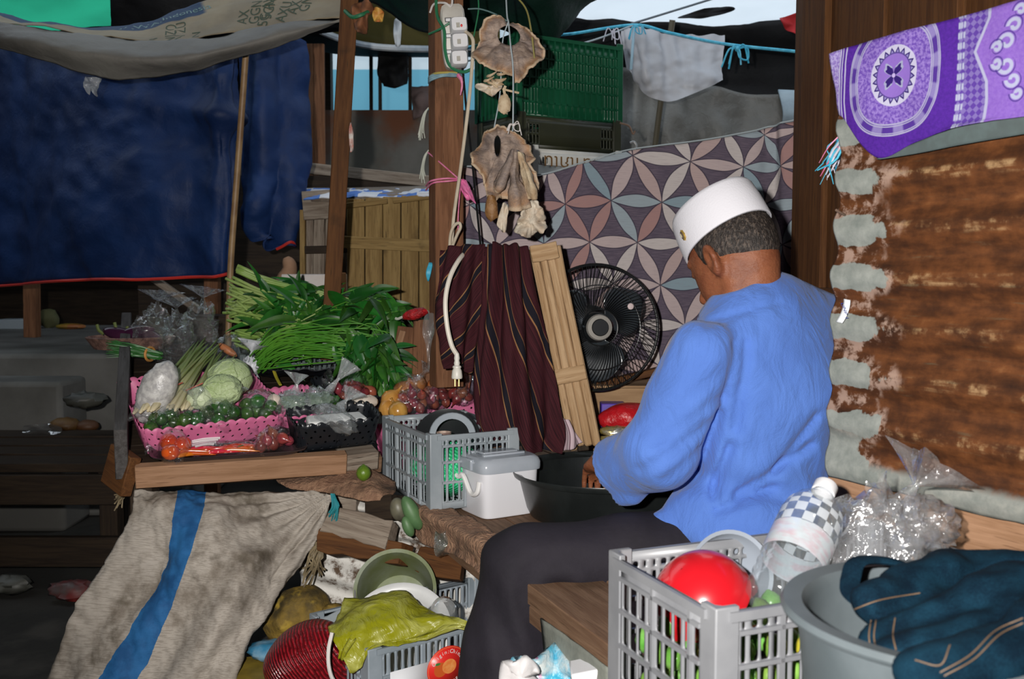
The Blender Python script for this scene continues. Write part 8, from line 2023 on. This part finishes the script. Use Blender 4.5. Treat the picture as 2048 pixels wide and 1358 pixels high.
M.col(M.mix((n1 * 0.7 + n2 * 0.3).ss(0.35, 0.65), (0.0010, 0.0075, 0.016), (0.0040, 0.024, 0.043))); M.set(Roughness=0.9); M.b.inputs['Specular IOR Level'].default_value = 0.1; M.bump(n2 + n1, 0.4, 0.004)
q_ = PJ(1890, 1250, 1.12); jn = thing('jeans', 'crumpled dark blue jeans heaped in the grey tub', 'jeans', q_)
jmb = blob(jeans, np.array(q_) - 0.25, np.array(q_) + 0.25, 0.0062)
mk('denim', jmb, M.m, jn, smooth=180)
b = MB(); b.tube(spline([PJ(1700, 1160, 1.20), PJ(1712, 1126, 1.22), PJ(1750, 1120, 1.24), PJ(1800, 1128, 1.24), PJ(1832, 1148, 1.23)], 24), 0.011, 8, flat=0.4); b.tube(spline([PJ(1700, 1160, 1.2), PJ(1702, 1186, 1.18), PJ(1730, 1212, 1.15)], 12), 0.011, 8, flat=0.4); mk('waistband', b, M.m, jn)
from mathutils.bvhtree import BVHTree
bv = BVHTree.FromPolygons([tuple(v) for v in jmb.v], jmb.f)
def on_jeans(pl, n=40):
    out = []
    for q in spline([V3(x, y, 0) for x, y in pl], n):
        d_ = ray(q.x, q.y).normalized(); h_, nn_, _i, _d = bv.ray_cast(CAM, d_)
        if h_ is None:
            if len(out) > 2: break
            continue
        out.append(h_ - d_ * 0.0006)
    return out
sm = MB()
for pl in ([(1742, 1240), (1738, 1275), (1746, 1312)], [(1752, 1240), (1748, 1275), (1756, 1310)], [(1790, 1236), (1786, 1270), (1792, 1300)], [(1880, 1345), (1940, 1310), (1990, 1262), (2046, 1236)], [(1888, 1352), (1948, 1318), (1998, 1270), (2046, 1246)], [(1700, 1222), (1760, 1200), (1840, 1186)], [(1830, 1320), (1880, 1330), (1900, 1290)]):
    ln = on_jeans(pl)
    if len(ln) > 3: sm.tube(ln, 0.0007, 5)
mk('stitching', sm, pm('denim_stitch', (0.14, 0.085, 0.045)), jn, kind='stuff')
# packets at the bottom edge under the knee
pk_ = thing('blue_floral_packet', 'crumpled blue floral packet at the bottom edge by the trouser leg', 'packet', P(1110, 1370, 1.70))
b = flap([(1020, 1330), (1060, 1318), (1100, 1306), (1140, 1318), (1175, 1345), (1210, 1400), (1100, 1420), (1010, 1400)], 1.70, 0.03, 8, 60, seed=7, fr=14)
mk('wrapper', b, pm('floral_blue', (0.05, 0.38, 0.55), (0.60, 0.62, 0.60), 24, rough=0.3, c3=(0.55, 0.25, 0.40), scale3=28, lo3=0.6, hi3=0.68, bump=0.5), pk_, thick=0.012, smooth=60)
b = flap([(1010, 1330), (1040, 1322), (1075, 1325), (1060, 1350), (1090, 1390), (1020, 1400), (1000, 1360)], 1.67, 0.02, 6, 40, seed=9, fr=16); one('white_packet', b, pm('white_crumple', (0.66, 0.64, 0.64), (0.50, 0.48, 0.48), 20, rough=0.4), 'crumpled white packet at the bottom edge left of the blue one', 'packet', thick=0.01, smooth=60)
b = MB(); b.box(P(1185, 1350, 1.62), (0.035, 0.03, 0.02), Matrix.Rotation(-0.2, 3, 'Y')); one('white_carton', b, pm('white_card', (0.66, 0.66, 0.68), rough=0.5), 'small white carton below the platform edge', 'carton', bevel=0.003)
b = MB(); b.ell(P(1195, 1326, 1.66), (0.022, 0.02, 0.016), 14, 10); one('yellow_fruit', b, pm('yellow_fruit_skin', (0.55, 0.45, 0.04), rough=0.4), 'yellow fruit behind the small white carton', 'fruit')
# things lying in the alley at far left
b = MB(); b.ell(PZ(130, 850, 0.445), (0.06, 0.05, 0.030), 18, 12, fn=lambda d: 1 + .12 * fbm(d * 3)); one('pumpkin_piece', b, pm('dull_orange', (0.12, 0.06, 0.008), (0.07, 0.03, 0.006), 9, rough=0.6), 'dull yellow squash on the dark bench at left', 'vegetable')
b = MB(); b.ell(PZ(175, 852, 0.44), (0.045, 0.04, 0.025), 16, 10, fn=lambda d: 1 + .12 * fbm(d * 3 + V3(3, 0, 0))); one('pumpkin_piece', b, pm('dull_rust', (0.07, 0.025, 0.006), rough=0.6), 'reddish squash piece right of the yellow one on the bench', 'vegetable')
b = flap([(48, 852), (80, 848), (118, 850), (120, 866), (84, 868), (48, 866)], 3.5, 0.01, 5, 40, seed=3); one('clear_tray_bag', b, film('dark_film', tint=(0.9, 0.9, 0.92), gloss=0.4, haze=0.05, bump=0.6), 'flat clear plastic bag glinting on the dark bench', 'plastic bag', thick=0.0, smooth=60)
b = MB(); b.box(V3(P(35, 640, 5.9).x, 5.9, 0.73), (0.09, 0.06, 0.03)); one('grey_parcel', b, pm('parcel_grey', (0.30, 0.34, 0.37), rough=0.4), 'small grey parcel on the concrete ledge by the post', 'parcel', bevel=0.006)
b = MB(); b.ell(V3(P(98, 642, 6.0).x, 6.0, 0.755), (0.06, 0.05, 0.06), 14, 10, fn=lambda d: 1 + .2 * fbm(d * 3)); one('dark_bundle', b, pm('olive_bundle', (0.08, 0.08, 0.03), rough=0.8), 'dark olive bundle on the ledge right of the post', 'bundle')
b = MB(); b.ell(V3(P(142, 650, 5.9).x, 5.9, 0.715), (0.09, 0.05, 0.018), 14, 8, fn=lambda d: 1 + .2 * fbm(d * 3)); one('yellow_wrapper', b, pm('yellow_wrapper', (0.32, 0.25, 0.03), (0.35, 0.12, 0.04), 14, rough=0.4), 'yellow and orange wrapper on the concrete ledge', 'wrapper')

# small scraps and ties
rt2 = thing('rag_tie', 'brown rag and tape wound round the top of the leaning post', 'rag', P(722, 60, 3.0))
b = flap([(708, 8), (730, 0), (745, 12), (738, 36), (730, 60), (716, 66), (706, 40)], 3.0, 0.03, 8, 50, seed=6, fr=16); mk('rag', b, pm('orange_brown_rag', (0.26, 0.10, 0.04), (0.12, 0.05, 0.025), 12, rough=0.8), rt2, thick=0.006, smooth=60)
b = MB(); b.tube(spline(PX((690, 22, 3.02), (705, 34, 2.99), (722, 30, 2.98), (736, 24, 3.0)), 12), 0.006, 6); mk('green_string', b, TWINE_GREEN, rt2)
b = flap([(748, 16), (768, 24), (764, 44), (748, 42)], 3.02, 0.01, 5, 30, seed=2); mk('yellow_paper', b, pm('yellow_paper', (0.62, 0.40, 0.08), (0.55, 0.16, 0.04), 20), rt2, thick=0.003)
b = flap([(788, 42), (802, 44), (800, 90), (790, 88)], 4.62, 0.01, 5, 30, seed=2); one('white_strip', b, pm('white_strip', (0.55, 0.57, 0.58)), 'white plastic strip hanging on the olive roof tarpaulin', 'strip', thick=0.003)
b = flap([(700, 246), (706, 262), (706, 298), (699, 300)], 3.07, 0.006, 4, 24, seed=1); one('paper_sliver', b, pm('red_white_paper', (0.66, 0.62, 0.58), (0.5, 0.12, 0.08), 30), 'narrow white and red paper sliver on the leaning post', 'paper', thick=0.002)
b = flap([(166, 152), (180, 156), (200, 156), (200, 176), (190, 192), (182, 176), (174, 188), (168, 170)], 3.12, 0.02, 6, 40, seed=8, fr=30); one('torn_film', b, film('torn_film', haze=0.3, gloss=0.2, bump=1.0, bscale=60), 'scrap of torn clear film under the grey canopy fold', 'plastic scrap', thick=0.0, smooth=60)
for i, (x, y, c1, lab) in enumerate(((145, 1180, (0.09, 0.07, 0.07), 'crumpled pale and red wrapper on the dark ground at left'), (22, 1168, (0.13, 0.135, 0.125), 'pale flat carton on the dark ground at the left edge'), (170, 800, (0.05, 0.052, 0.048), 'crumpled grey film on the back of the dark bench'))):
    q = PZ(x, y, 0.03) if i < 2 else P(x, y, 3.75); b = MB(); b.ell(q, (0.07, 0.05, 0.03), 16, 10, fn=lambda d, k=i: 1 + 0.4 * fbm(d * 3.5 + V3(k * 7, 0, 0))); one('wrapper', b, pm('litter_%d' % i, c1, (0.14, 0.012, 0.01) if i == 0 else (0.06, 0.06, 0.05), 14, rough=0.5), lab, 'wrapper', smooth=50)
